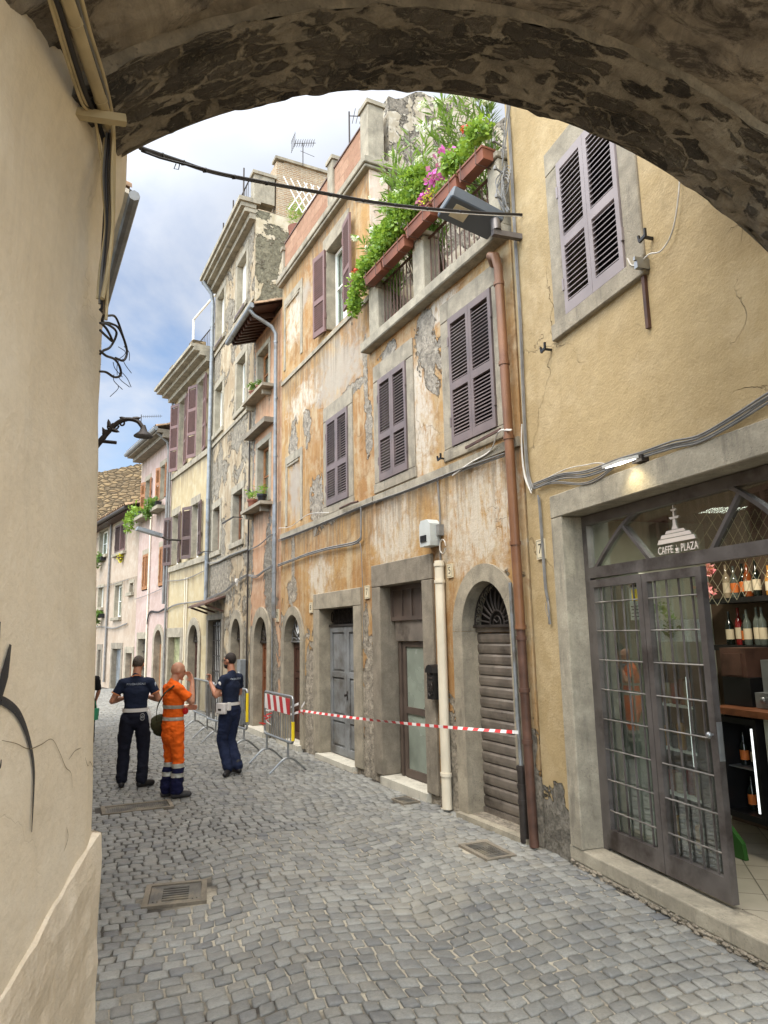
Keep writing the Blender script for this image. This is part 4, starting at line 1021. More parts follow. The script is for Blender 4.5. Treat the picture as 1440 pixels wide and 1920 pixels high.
for k in range(12): bottle(.78 + k*.088 + R.uniform(-.008, .008), 1.74 + R.uniform(-.04, .04), 1.917, cols[(k*5+2) % 16], R.uniform(.26, .36), '%s bottle, %s from the doorway edge on the lower cafe shelf' % (cname[cols[(k*5+2) % 16]], ords[k]), 'bottles on the cafe shelves')
ct = prop_root('bar_counter', 'dark bar counter with wooden top inside the open cafe doorway', 'counter')
mb = MB(); mb.box(1.05, 3.6, 1.15, 1.9, 1.33, 1.385); mb.build('counter_top', M['wood_md'], ct)
mb = MB(); mb.box(1.55, 3.6, 1.26, 1.9, .17, 1.328); mb.build('counter_front', M['cafe_wall2'], ct)
cm_ = prop_root('coffee_machine', 'black and steel coffee machine on the cafe counter', 'coffee machine')
mb = MB(); mb.box(1.04, 1.36, 1.35, 1.7, 1.39, 1.64); mb.build('machine_body', M['black_plastic'], cm_)
mb = MB(); mb.box(1.08, 1.3, 1.33, 1.349, 1.66, 1.85); mb.box(1.04, 1.34, 1.35, 1.7, 1.643, 1.90); mb.build('machine_hopper', M['copper_dk'], cm_)
mb = MB(); mb.box(1.4, 1.85, 1.35, 1.7, 1.39, 1.52); mb.box(1.45, 1.8, 1.4, 1.7, 1.52, 1.80); mb.ell((1.5, 1.33, 1.46), (.03, .02, .03)); mb.ell((1.6, 1.33, 1.46), (.03, .02, .03)); mb.build('machine_top', M['galv'], cm_)
wf = prop_root('wine_fridge', 'black glass fronted wine fridge lit by a white strip under the counter', 'fridge')
mb = MB(); mb.box(1.05, 1.09, 1.22, 1.6, .45, 1.3); mb.box(1.46, 1.50, 1.22, 1.6, .45, 1.3); mb.box(1.09, 1.46, 1.22, 1.6, .45, .50); mb.box(1.09, 1.46, 1.22, 1.6, 1.25, 1.3); mb.box(1.09, 1.46, 1.5, 1.6, .50, 1.25); mb.build('cabinet', M['black_plastic'], wf)
mb = MB(); mb.box(1.09, 1.46, 1.28, 1.5, .86, .87); mb.build('rack', M['galv'], wf)
mb = MB(); mb.box(1.42, 1.44, 1.235, 1.25, .53, 1.22); mb.build('light_strip', M['led'], wf)
for k in range(4): bottle(1.16 + (k % 2)*.12 + .04*(k//2), 1.4, .872 if k < 2 else .502, 'dark', .28, 'dark wine bottle in the lit fridge, %s' % ['upper left', 'upper right', 'lower left', 'lower right'][k], 'bottles in the wine fridge')
df = prop_root('display_fridge', 'tall glass display fridge with a bright strip behind the right glazed door', 'fridge')
mb = MB(); mb.box(1.08, 1.10, .45, .68, .2, 1.8); mb.box(1.66, 1.68, .45, .68, .2, 1.8); mb.box(1.10, 1.66, .45, .68, 1.74, 1.8); mb.box(1.10, 1.66, .45, .68, .2, .34); mb.box(1.10, 1.66, .65, .68, .34, 1.74); mb.build('cabinet', M['iron'], df)
for z in (.72, 1.08, 1.44): mb = MB(); mb.box(1.10, 1.66, .48, .645, z, z+.012); mb.build('rack', M['white'], df)
mb = MB(); mb.box(1.63, 1.645, .43, .445, 1.0, 1.70); mb.build('light_strip', M['led'], df)
R = random.Random(21)
for zi, z in enumerate((.342, .733, 1.093, 1.453)):
    for k in range(6):
        c = ['dark', 'red', 'gold', 'amber', 'clear', 'cream'][(k*2+zi) % 6]; rr = empty('drink_can', FC.W(1.15 + k*.082, .56 + R.uniform(-.03, .03), z), FC.rz, '%s coloured drink, %s from the left on the %s shelf of the display fridge' % ({'clear': 'grey'}.get(c, c), ords[k], ['bottom', 'second', 'third', 'top'][zi]), 'drink', 'drinks in the display fridge')
        mb = MB(); h = R.uniform(.16, .22); mb.lathe([(.03, 0), (.034, .01), (.034, h*.9), (.026, h), (.001, h)], (0, 0, 0), 10); mb.build('can_body', btm[c], rr, smooth=True)
pl = prop_root('planter_box', 'white planter box with trailing leaves behind the right glazed door', 'planter')
mb = MB(); mb.box(1.2, 1.72, .45, .6, 1.98, 2.16); mb.build('box', M['white'], pl)
leaves('foliage', M['leaf_dark'], [((1.3, .5, 2.26), (.16, .08, .10)), ((1.5, .45, 2.1), (.1, .04, .14))], 50, .07, pl, seed=3)
fl = prop_root('flower_arrangement', 'pink blossoms with a pale net hanging in the corner of the open doorway', 'flowers')
leaves('blossom', leafmat('pale_pink_petal', rgb(214, 120, 130), rgb(232, 180, 170)), [((.98, 1.3, 2.42), (.13, .06, .10)), ((1.06, 1.3, 2.62), (.06, .05, .06))], 45, .06, fl, slim=.9, seed=4)
# cotton net slung across the transom
b = NB('net_cord'); M['net'] = b.fin(rgb(190, 178, 140), .8)
mb = MB(); N = 16; K = 10
def netp(u, v):   # u across, v down
    x = 1.98 + 1.6*u; top = 2.98 + .12*u; drop = .75 - .45*u; sag_ = .12*math.sin(PI*u)
    return Vector((x - .10*v, .36 + .05*math.sin(u*9), top - v*drop - sag_))
for i in range(N+1):
    for j in range(K):
        a = netp(i/N, j/K); c_ = netp(min(1, (i+.5)/N) if j % 2 == 0 else i/N, (j+1)/K); mb.tube([netp((i+(.0 if j % 2 == 0 else .5))/N, j/K), netp((i+(.5 if j % 2 == 0 else 0))/N, (j+1)/K)], .0022, 3, cap=False)
        if i: mb.tube([netp((i+(.0 if j % 2 == 0 else .5))/N, j/K), netp((i+(-.5 if j % 2 == 0 else 1))/N - (0 if j % 2 == 0 else .0), (j+1)/K)], .0022, 3, cap=False)
nt_ = prop_root('cord_net', 'pale cord net slung behind the entrance glass', 'net'); mb.build('mesh_cords', M['net'], nt_, recalc=False)
ds = prop_root('dustpan', 'green plastic pan standing by the foot of the open glazed door', 'dustpan')
b = NB('green_plastic'); M['green'] = b.fin(rgb(50, 92, 38), .4)
mb = MB(); mb.prism([(1.18, .17), (1.40, .17), (1.38, .3), (1.24, .42), (1.18, .40)], 1.06, 1.10); mb.build('pan', M['green'], ds); mb = MB(); mb.tube([(1.25, 1.08, .4), (1.2, 1.1, .95)], .012, 8); mb.build('handle', M['green'], ds)
il = bpy.data.lights.new('cafe_ceiling_light', 'AREA'); il.energy = 22; il.color = (1, .93, .8); il.size = .3
io = bpy.data.objects.new('cafe_ceiling_light', il); C.objects.link(io); io.location = FC.W(1.6, 1.0, 3.1)
# floodlight over the entrance
fl_ = prop_root('wall_lamp', 'small lit floodlight clipped above the stone lintel of the cafe', 'lamp')
mb = MB(); mb.M = Matrix.Translation((1.80, -.16, 3.42)) @ Matrix.Rotation(math.radians(14), 4, 'X'); mb.box(-.12, .12, -.09, .09, -.012, .012); mb.build('lamp_head', M['white'], fl_)
mb = MB(); mb.M = Matrix.Translation((1.80, -.16, 3.42)) @ Matrix.Rotation(math.radians(14), 4, 'X'); mb.box(-.10, .10, -.075, .075, -.017, -.0125); mb.build('lit_panel', M['ledwarm'], fl_)
mb = MB(); mb.box(1.83, 1.95, -.07, -.0, 3.40, 3.45); mb.tube([(1.85, -.08, 3.42), (1.85, -.0, 3.45)], .012); mb.build('bracket', M['iron'], fl_)
sl = bpy.data.lights.new('wall_lamp_light', 'SPOT'); sl.energy = 5.5; sl.color = (1, .84, .5); sl.spot_size = math.radians(110); sl.shadow_soft_size = .05; sl.spot_blend = .6
slo = bpy.data.objects.new('wall_lamp_light', sl); C.objects.link(slo); slo.location = FC.W(1.82, -.17, 3.385); slo.rotation_euler = (Vector((0, 0, 1))*.9 - FC.n*.55).to_track_quat('Z', 'Y').to_euler()

# ------------------------------------------------------------------ orange house
orange = empty('ochre_house', FO.o, FO.rz, 'weathered ochre house with a flower filled terrace and grey double door', 'house')
holes_low = [(-3.54, -2.05, .1, 2.9), (-1.40, -.30, 4.28, 6.15), (-3.44, -2.38, 4.25, 6.03)]
facade(orange, -3.598, 0, 0, 6.6, 'orange', holes=holes_low, arches=[(-1.25, -.32, .06, 2.10, 2.66, .2)], D=6, name='wall', back=False)
facade(orange, -8.05, -3.6, 0, 9.85, 'orange', holes=[(-5.98, -4.24, .07, 2.66), (-5.54, -4.44, 4.22, 5.98), (-5.5, -4.5, 7.55, 9.3)], arches=[(-7.73, -6.80, .05, 1.97, 2.48, .16)], D=6, name='wall')
# rolling shutter doorway
a1 = arch_surround(orange, -1.25, -.32, .05, 2.10, 2.66, .2)
mb = MB(); z = .12
while z < 2.08:
    prof = [(0, 0), (-.016, .012), (-.024, .05), (-.024, .092), (-.012, .112), (0, .118)]
    rr = []
    for x in (-1.25, -.32): rr.append([(x, .20+p[0], z+p[1]) for p in prof] + [(x, .24, z+.118), (x, .24, z)])
    mb.loft(rr); z += .1225
mb.box(-1.25, -.32, .165, .24, .05, .118)
rs = mb.build('rolling_shutter', M['metal_shut'], orange)
mb = MB(); mb.box(-1.25, -.32, .16, .235, 2.085, 2.15); mb.build('lintel_bar', M['metal_shut'], rs)
fan_grille(orange, -1.25, -.32, 2.17, 2.66, .14, rays=11); dark_back(orange, -1.3, -.27, 2.12, 2.75, .26)
mb = MB(); mb.box(-1.42, -.14, -.10, .24, -.02, .055); mb.build('doorstep', M['slab'], orange)
# frosted glass door
surround(orange, -3.41, -2.18, .12, 2.77, .27, y0=-.04, lt=.33, name='door_surround', mat='peperino_dark')
y = .14
mb = MB(); mb.box(-3.41, -2.18, y, y+.06, 2.27, 2.33); mb.box(-3.41, -3.36, y, y+.06, 2.33, 2.77); mb.box(-2.23, -2.18, y, y+.06, 2.33, 2.77); mb.box(-3.36, -2.23, y, y+.06, 2.71, 2.77)
mb.box(-3.36, -2.23, y+.02, y+.05, 2.33, 2.71)
for k in range(1, 4): mb.box(-3.36+1.13*k/4-.022, -3.36+1.13*k/4+.022, y, y+.05, 2.33, 2.71)
tp = mb.build('transom_panel', M['door_brown'], orange)
mb = MB(); mb.box(-3.33, -2.2, y+.03, y+.12, 1.98, 2.265); mb.build('roller_box', M['metal_shut'], orange)
mb = MB(); D0, D1, z0, z1, yy = -3.30, -2.20, .125, 1.97, y+.06
mb.box(D0, D0+.07, yy, yy+.05, z0, z1); mb.box(D0+.11, D0+.19, yy+.01, yy+.06, z0, z1); mb.box(-2.46, -2.40, yy+.01, yy+.06, z0, z1); mb.box(-2.28, D1, yy, yy+.05, z0, z1); mb.box(-2.385, -2.285, yy+.025, yy+.05, z0, z1)
mb.box(D0+.19, -2.46, yy+.01, yy+.06, z0, z0+.11); mb.box(D0+.19, -2.46, yy+.01, yy+.06, z1-.07, z1); mb.box(D0+.19, -2.46, yy+.01, yy+.06, .98, 1.07); mb.box(D0+.07, D0+.11, yy+.03, yy+.05, z0, z1)
dd = mb.build('glazed_door', M['door_brown'], orange)
mb = MB(); mb.box(D0+.18, -2.45, yy+.03, yy+.04, z0+.1, z1-.06); mb.build('pane', M['frost'], dd)
mb = MB(); mb.tube([(-2.43, yy-.04, 1.1), (-2.52, yy-.04, 1.1)], .01); mb.tube([(-2.43, yy-.04, 1.1), (-2.43, yy+.012, 1.1)], .01); mb.box(-2.45, -2.41, yy+.002, yy+.009, .98, 1.2); mb.build('handle', M['iron'], dd)
mb = MB(); mb.box(-3.43, -2.14, -.07, .26, .0, .115); mb.build('doorstep', M['marble'], orange)
# grey double door
surround(orange, -5.84, -4.38, .09, 2.53, .28, y0=-.035, lt=.28, name='door_surround')
gd = panel_door(orange, -5.83, -4.39, .10, 2.22, .17, 'door_grey', 2, (.28, .62), 'double_door')
mb = MB(); mb.box(-5.84, -4.38, .155, .23, 2.222, 2.26)
for k in range(8):
    cx = -5.75 + k*.185
    for sg in (-1, 1): mb.tube([(cx + sg*.04*math.cos(t), .19, 2.39 + sg*.0 + .09*math.sin(t)*(1 if sg > 0 else -1)) for t in [i*.55 for i in range(9)]], .008, 5)
    mb.tube([(cx+.09, .19, 2.26), (cx+.09, .19, 2.53)], .008, 5)
mb.build('fanlight_grille', M['iron'], orange, smooth=True); dark_back(orange, -5.85, -4.37, 2.2, 2.6, .25)
mb = MB(); mb.box(-5.9, -4.35, -.09, .25, .01, .09); mb.build('doorstep', M['marble'], orange)
mb = MB(); R = random.Random(9)
for k in range(60): r = R.uniform(.02, .04); mb.ell((-5.95 + 1.7*k/60, -.04-R.uniform(0, .03), .0), (r*1.5, r, r*.8), 6, 4)
mb.build('mortar_foot', M['plinth_lip'], orange)
# arched brown door
arch_surround(orange, -7.73, -6.80, .05, 1.97, 2.48, .17)
panel_door(orange, -7.73, -6.80, .1, 1.93, .17, 'wood_dk', 2, (.33, .66), 'arched_door'); fan_grille(orange, -7.73, -6.80, 1.98, 2.48, .13, rays=9, mat='white_iron' if 'white_iron' in M else 'galv'); dark_back(orange, -7.8, -6.75, 1.92, 2.6, .25)
mb = MB(); mb.box(-7.95, -6.7, -.12, .2, .0, .10); mb.build('doorstep', M['marble'], orange)
# windows with closed grey shutters
def closed_win(root, s0, s1, z0, z1, mat='plum_shut', tt=.2, rail=(.40,), sm='peperino', lt=.27):
    wd = surround(root, s0, s1, z0, z1, tt, y0=-.022, y1=.3, lt=lt, name='window', mat=sm, sill=.004, sillt=.15)
    for hx, sd_ in ((s0, 1), (s1, -1)): shutter(wd, hx+.004*sd_, -.005, z0+.005, z1-.005, (s1-s0)/2-.006, sd_, 0, mat, rail)
    dark_back(wd, s0-.03, s1+.03, z0-.03, z1+.03, .26); return wd
closed_win(orange, -1.31, -.38, 4.37, 6.07, tt=.21, rail=(.45,)); closed_win(orange, -3.35, -2.47, 4.34, 5.95, tt=.19, rail=(.42,)); closed_win(orange, -5.46, -4.52, 4.32, 5.90, tt=.17, rail=(.42,))
# open window on the second floor
wo = surround(orange, -5.42, -4.58, 7.66, 9.22, .18, y0=-.022, y1=.3, lt=.3, name='window')
shutter(wo, -5.43, -.03, 7.62, 9.25, .44, -1, 8, 'brown_shut', (.42,), flip=True); shutter(wo, -4.57, -.03, 7.62, 9.25, .44, 1, 8, 'brown_shut', (.42,), flip=True)
casement(wo, -5.42, -4.58, 7.68, 9.2, .16, 'white'); dark_back(wo, -5.47, -4.53, 7.6, 9.27, .32)
# string courses, blind frames
for q in ((-8.03, -3.62, -.035, .0, 4.07, 4.165), (-3.58, -.02, -.035, .0, 4.06, 4.165), (-8.03, -3.62, -.03, .0, 7.42, 7.50)): mb = MB(); mb.box(*q); mb.build('string_course', M['slab'], orange)
for (a, b_, c_, d_) in ((-7.9, -6.75, 7.72, 9.35), (-7.75, -6.75, 4.3, 5.75)):
    mb = MB()
    for q in ((a, b_, d_-.16, d_), (a, a+.1, c_, d_-.16), (b_-.12, b_, c_, d_-.16)): mb.box(q[0], q[1], -.018, 0, q[2], q[3])
    mb.box(a+.14, b_-.2, -.03, -.018, d_-.23, d_-.19); mb.build('blind_frame', M['slab'], orange)
# terrace: slab, piers, railing
mb = MB(); mb.box(-3.70, .0, -.16, .3, 6.50, 6.66); mb.box(-3.56, .0, .3, 3.4, 6.605, 6.66); sb_ = mb.build('terrace_slab', M['slab'], orange); bv = sb_.modifiers.new('b', 'BEVEL'); bv.width = .015
for (a, b_) in ((-3.48, -3.16), (-2.06, -1.76), (-.24, -.02)):
    mb = MB(); mb.box(a, b_, -.10, .16, 6.664, 7.5); mb.box(a-.02, b_+.02, -.13, .19, 7.503, 7.58); o = mb.build('pier', M['slab'], orange); bv = o.modifiers.new('b', 'BEVEL'); bv.width = .012
for (a, b_) in ((-3.16, -2.06), (-1.76, -.24)):
    mb = MB(); n = int((b_-a)/.105)
    for k in range(n+1): x = a + .04 + (b_-a-.08)*k/n; mb.tube([(x, .0, 6.66), (x, .0, 7.45)], .009, 6)
    mb.bar((a, 0, 7.46), (b_, 0, 7.46), .035, .015); mb.bar((a, 0, 6.75), (b_, 0, 6.75), .03, .012); mb.build('railing', M['railing'] if 'railing' in M else M['copper_dk'], orange, smooth=True)
# cornice and parapet of the taller left half
mb = MB(); mb.box(-8.12, -3.50, -.13, .3, 9.80, 9.93); mb.box(-8.10, -3.53, -.10, .3, 9.74, 9.797); mb.box(-3.60, -3.50, .3, 6, 9.80, 9.93); o = mb.build('cornice', M['slab'], orange); bv = o.modifiers.new('b', 'BEVEL'); bv.width = .012
mb = MB(); mb.box(-7.95, -5.35, .02, .22, 9.934, 10.75); mb.box(-5.1, -3.86, .02, .22, 9.934, 10.75); mb.build('parapet', M['brick'], orange)
mb = MB(); mb.box(-7.95, -5.35, .0, .25, 10.752, 10.78); mb.box(-5.1, -3.86, .0, .25, 10.752, 10.78); mb.build('coping', M['copper_dk'], orange)
for (a, b_, h_) in ((-8.05, -7.955, 10.6), (-5.35, -5.1, 10.95), (-3.86, -3.55, 10.95)):
    mb = MB(); mb.box(a, b_, -.02, .27, 9.935, h_); mb.box(a-.03, b_+.03, -.05, .30, h_+.003, h_+.08); o = mb.build('parapet_pier', M['slab'], orange)
# side wall over the terrace
mb = MB(); pts = [(.35, 6.66), (5.9, 6.66), (5.9, 12.3)]
top = [(5.9-5.5*k/40, 11.75 + .35*noise.noise(Vector((k*.23, 0, 4))) - (.55*max(0, k-33)/7)) for k in range(41)]
poly = [(.36, 6.66), (5.9, 6.66)] + top
n_ = len(poly); mb.add([(-3.585, p[0], p[1]) for p in poly] + [(-3.9, p[0], p[1]) for p in poly], [tuple(range(n_)), tuple(reversed(range(n_, 2*n_)))] + [(i, (i+1) % n_, n_+(i+1) % n_, n_+i) for i in range(n_)])
mb.build('terrace_wall', M['rubble'], orange)
mb = MB(); mb.box(-3.62, -3.58, .004, .345, 6.66, 9.735); mb.build('corner_strip', M['orange_side'], orange)
mb = MB(); mb.box(-3.5, .2, 5.4, 5.6, 6.66, 10.3); mb.build('terrace_wall', M['rubble'], orange)
# ------------------------------------------------------------------ pipes, cables, fittings on the near houses
pipe(orange, [(-.30, -.02, 6.32), (-.22, -.12, 6.36), (-.12, -.13, 6.30), (-.09, -.12, 6.15), (-.07, -.11, 4.1), (-.055, -.10, 2.1)], .052, 'copper', 'drainpipe', [(-.09, -.12, 5.95), (-.08, -.115, 5.0), (-.07, -.11, 4.15), (-.062, -.105, 3.0), (-.055, -.10, 2.13)])
pipe(orange, [(-.055, -.10, 2.1), (-.04, -.10, 1.0), (-.02, -.10, .02)], .047, 'copper_dk', 'drainpipe', [(-.055, -.10, 2.02), (-.045, -.1, 1.5), (-.04, -.1, 1.0)])
pipe(orange, [(-.23, -.07, 2.6), (-.22, -.07, 1.2), (-.19, -.08, .72)], .02, 'zinc', 'gas_pipe', [(-.22, -.07, 1.9), (-.22, -.07, 1.2)])
pipe(orange, [(-.19, -.08, .75), (-.19, -.08, .02)], .045, 'iron', 'gas_pipe', [(-.19, -.08, .72), (-.19, -.08, .55), (-.19, -.08, .4)])
pipe(orange, [(-1.675, -.06, .03), (-1.675, -.06, 2.98)], .07, 'pipe_cream', 'pipe_cover', [(-1.675, -.06, .42), (-1.675, -.06, 2.72), (-1.675, -.06, 2.93)], sq=(1, .8))
bx = empty('meter_box', FO.W(-1.84, 0, 3.34), FO.rz, 'grey plastic meter box above the cream pipe cover', 'meter box')
mb = MB(); mb.prism([(-.13, -.16), (.12, -.16), (.13, -.10), (.13, .12), (.06, .18), (-.10, .18), (-.14, .12), (-.14, -.06)], -.16, -.003); mb.build('housing', M['meter'], bx)
mb = MB(); mb.box(-.10, .04, -.175, -.162, -.10, -.02); mb.build('window', M['black_plastic'], bx); mb = MB(); mb.box(.14, .21, -.07, -.0, -.04, .10); mb.build('junction', M['cable_grey'], bx)
cable([(-1.71, -.02, 2.95), (-1.69, -.03, 3.25), (-1.67, -.03, 3.6), (-1.70, -.03, 4.04)], .008, 'cable_grey', 'grey cables rising from the cream pipe cover past the meter box', None, FO, 3)
mb = MB()
for k in range(4): mb.tube([FO.W(-1.6 + .07*math.cos(t) + k*.01, -.04-.01*k, 3.15 + .09*math.sin(t)) for t in [i*.6 for i in range(11)]], .004, 5)
tag(mb.build('cable_coil', M['cable_white'], None, smooth=True), 'loose coil of pale wire hanging beside the meter box', 'cable')
CB = 'cables clipped along the ochre house'
cable([(-8.05, -.06, 3.52), (-7.2, -.05, 3.55), (-6.3, -.05, 3.57), (-5.3, -.05, 3.56), (-4.3, -.05, 3.52), (-4.04, -.05, 3.55), (-3.98, -.05, 3.62), (-3.97, -.05, 4.05)], .014, 'cable_grey', 'thick grey double cable across the ochre house above the grey double door', None, FO, 2, CB)
cable([(-4.1, -.05, 3.5), (-4.02, -.04, 3.45), (-3.98, -.04, 3.0), (-3.97, -.04, 2.3), (-3.96, -.04, 1.95)], .007, 'cable_grey', 'thin cable dropping beside the small number tile by the grey double door', None, FO, 1, CB)
cable([(-8.05, -.06, 4.04), (-6.5, -.055, 4.03), (-5.0, -.055, 4.05), (-3.8, -.055, 4.06), (-2.5, -.055, 4.03), (-1.2, -.055, 4.03), (-.2, -.07, 4.0)], .009, 'cable_grey', 'grey cables running under the string course of the ochre house', None, FO, 2, CB)
cable([(-8.0, -.07, 4.3), (-7.2, -.08, 4.22), (-6.2, -.09, 4.3), (-5.3, -.05, 4.19)], .006, 'cable_white', 'pale slack wire above the string course at the far end of the ochre house', None, FO, 1, CB)
cable([(-1.3, -.05, 4.0), (-.9, -.05, 4.07), (-.5, -.05, 4.12), (-.2, -.14, 4.25), (.05, -.16, 4.2)], .007, 'cable_white', 'pale wire looping towards the brown drainpipe below the near window', None, FO, 2, CB)
# grey conduit at the joint of the two houses, cafe side
CC = 'cables clipped along the cafe house'
cable([(.12, -.03, 8.6), (.13, -.03, 7.5), (.12, -.03, 6.5), (.13, -.03, 5.4), (.10, -.03, 4.4), (.12, -.04, 3.75), (.2, -.04, 3.52)], .011, 'cable_grey', 'twisted grey cables running down beside the brown drainpipe', None, FC, 2, CC)
cable([(.06, -.04, 4.25), (.05, -.05, 4.0), (.08, -.05, 3.7), (.2, -.05, 3.5)], .007, 'cable_white', 'white cables curling out beside the brown drainpipe', None, FC, 3, CC)
cable([FC.at(x, y, -.05) for x, y in ((1000, 912), (1050, 893), (1100, 888), (1160, 866), (1205, 852), (1260, 834), (1310, 822), (1370, 790), (1440, 745), (1520, 700))], .008, 'cable_grey', 'thick bundle of grey cables draped above the cafe lintel', None, FC, 4, CC)
cable([FC.at(x, y, -.03) for x, y in ((1010, 905), (1060, 880), (1100, 872), (1122, 868), (1150, 872))], .005, 'cable_white', 'thin pale wire arching above the left end of the cafe lintel', None, FC, 1, CC)
cable([FC.at(x, y, -.04) for x, y in ((1000, 914), (1040, 905), (1090, 908), (1120, 898), (1150, 876))], .006, 'cable_grey', 'grey wires sagging onto the left corner of the cafe lintel', None, FC, 2, CC)
cable([(.30, -.03, 3.42), (.31, -.03, 3.3), (.32, -.03, 2.9), (.33, -.03, 2.5), (.34, -.02, 2.38)], .010, 'cable_grey', 'grey cables dropping from the lintel corner past the number tile', None, FC, 3, CC)
mb = MB(); R = random.Random(3)
for k in range(10): mb.tube(through([(.34+R.uniform(-.02, .02), -.02, 2.42), (.34+R.uniform(-.04, .04), -.03, 2.3), (.35+R.uniform(-.03, .03), -.02, 2.15)], 4), .003, 4)
tag(mb.build('frayed_wires', M['cable_grey'], None), 'frayed wire ends entering the plaster below the number tile of the cafe house', 'cable')
for o_ in [o for o in bpy.data.objects if o.name.startswith('frayed_wires')]: o_.location = FC.o; o_.rotation_euler = (0, 0, FC.rz)
cable([(1.97, -.05, 5.12), (2.02, -.05, 5.03), (2.12, -.05, 5.0), (2.22, -.04, 5.02), (2.35, -.03, 4.98), (2.5, -.03, 5.1), (2.62, -.03, 5.5), (2.66, -.03, 6.1)], .006, 'cable_white', 'white cable curling away from the right corner of the upper window', None, FC, 1, CC)
bk = empty('shelf_bracket', FC.o, FC.rz, 'rusty vertical metal strip hanging right of the upper window', 'bracket')
mb = MB(); mb.box(2.08, 2.115, -.03, -.0, 4.45, 5.02); mb.build('strip', M['copper_dk'], bk); mb = MB(); mb.box(2.12, 2.16, -.12, -.0, 4.93, 4.99); mb.box(2.14, 2.16, -.14, -.0, 4.99, 5.02); mb.build('angle_plate', M['galv'], bk)
def stay(F, s, z, lab):
    o = empty('shutter_stay', F.W(s, 0, z), F.rz, lab, 'shutter stay', 'shutter stays')
    mb = MB(); mb.bar((0, 0, 0), (0, -.09, .0), .02, .02); mb.bar((-.05, -.09, -.015), (.03, -.09, .0), .018, .025); mb.bar((-.045, -.09, -.015), (-.055, -.09, .04), .016, .02); mb.bar((.025, -.09, 0), (.025, -.09, .06), .016, .02); mb.build('catch', M['black_plastic'], o)
stay(FC, .66, 4.86, 'black shutter stay left of the upper window of the cafe house'); stay(FC, 2.22, 5.16, 'black shutter stay right of the upper window of the cafe house'); stay(FO, -1.53, 4.27, 'black shutter stay under the near window of the ochre house')
# number tiles
def tile(F, s, z, txt, w_, h_, lab):
    o = empty('number_tile', F.W(s, 0, z), F.rz, lab, 'house number')
    mb = MB(); mb.box(-w_/2, w_/2, -.022, -.001, -h_/2, h_/2); mb.build('tile', M['ceramic'], o)
    mb = MB()
    for a in ((-w_/2+.012, w_/2-.012, h_/2-.016, h_/2-.012), (-w_/2+.012, w_/2-.012, -h_/2+.012, -h_/2+.016), (-w_/2+.012, -w_/2+.016, -h_/2+.016, h_/2-.016), (w_/2-.016, w_/2-.012, -h_/2+.016, h_/2-.016)): mb.box(a[0], a[1], -.0235, -.0225, a[2], a[3])
    mb.build('border', M['number'], o)
    if txt: text_mesh(txt, h_*.72, 'number', 'digit', TXT(0, -.0235, 0), o, .0008)
tile(FC, .25, 2.90, '7', .15, .20, 'number tile 7 between the brown drainpipe and the cafe entrance')
tile(FO, -1.50, 2.84, '5', .12, .17, 'number tile 5 left of the arched rolling shutter doorway')
tile(FO, -3.88, 2.72, '7', .16, .2, 'number tile between the grey double door and the frosted glass door')
tile(FO, -6.28, 2.58, '8', .15, .19, 'number tile at the left corner of the grey double door lintel')
tile(FO, -8.22, 2.50, '9', .18, .26, 'pale tile left of the arched brown door with fanlight')
# letterbox
ml = empty('letterbox', FO.W(-1.86, -.05, 1.5), FO.rz, 'ornate black iron letterbox beside the cream pipe cover', 'letterbox')
mb = MB(); mb.box(-.085, .085, -.08, .05, -.22, .10); mb.prism([(-.10, .10), (.10, .10), (.085, .15), (.05, .185), (0, .20), (-.05, .185), (-.085, .15)], -.10, .05); mb.build('box_body', M['black_plastic'], ml, smooth=True)
mb = MB(); mb.box(-.06, .06, -.088, -.081, .03, .05); mb.box(-.055, .055, -.088, -.081, -.12, .0); mb.ell((0, -.088, .10), (.035, .01, .025)); mb.tube([(-.04, -.09, -.15), (0, -.095, -.18), (.04, -.09, -.15)], .008, 6)
for sg in (-1, 1): mb.tube([(sg*(.03+.02*math.cos(t)), -.09, -.06+.03*math.sin(t)) for t in [i*.7 for i in range(9)]], .004, 5)
mb.build('ornament', M['iron'], ml, smooth=True)
ir = empty('curtain_bar', FO.o, FO.rz, 'thin brown iron bar across the foot of the near window', 'bar'); mb = MB(); mb.bar((-.98, -.06, 4.27), (-.2, -.12, 4.28), .02, .03); mb.build('bar', M['copper_dk'], ir)
ir = empty('curtain_bar', FO.o, FO.rz, 'short brown iron bar at the right foot of the far closed window', 'bar'); mb = MB(); mb.tube([(-4.75, -.08, 4.17), (-4.2, -.12, 4.16), (-3.95, -.12, 4.14)], .018, 8); mb.build('bar', M['copper_dk'], ir)

# ------------------------------------------------------------------ terrace plants
def planter(s0, s1, z, lab):
    o = empty('window_box', FO.W((s0+s1)/2, -.20, z), FO.rz, lab, 'planter', 'terracotta boxes on the terrace railing')
    L = (s1-s0)/2; mb = MB()
    mb.loft([[(-L*f, -.09*g, zz), (L*f, -.09*g, zz), (L*f, .09*g, zz), (-L*f, .09*g, zz)] for f, g, zz in ((.94, .75, .03), (.97, .95, .15), (1.0, 1.10, .155), (1.0, 1.10, .18))]); mb.build('box', M['terracotta'], o)
    mb = MB()
    for x in (-L*.6, L*.6): mb = MB(); mb.bar((x, -.115, .2), (x, -.115, .0), .012, .006); mb.bar((x, -.115, -.005), (x, .16, -.005), .012, .006); mb.bar((x, .10, .2), (x, .16, .12), .012, .006); mb.build('hanger', M['copper_dk'], o)
    return o
planter(-3.25, -2.68, 7.38, 'terracotta box at the far end of the terrace under lime green geraniums'); planter(-2.66, -1.95, 7.38, 'terracotta box just left of the middle terrace pier')
planter(-1.92, -1.25, 7.44, 'terracotta box just right of the middle terrace pier'); planter(-1.20, -.62, 7.44, 'terracotta box under the yellow and magenta flowers'); planter(-.58, -.05, 7.44, 'terracotta box nearest the beige house')
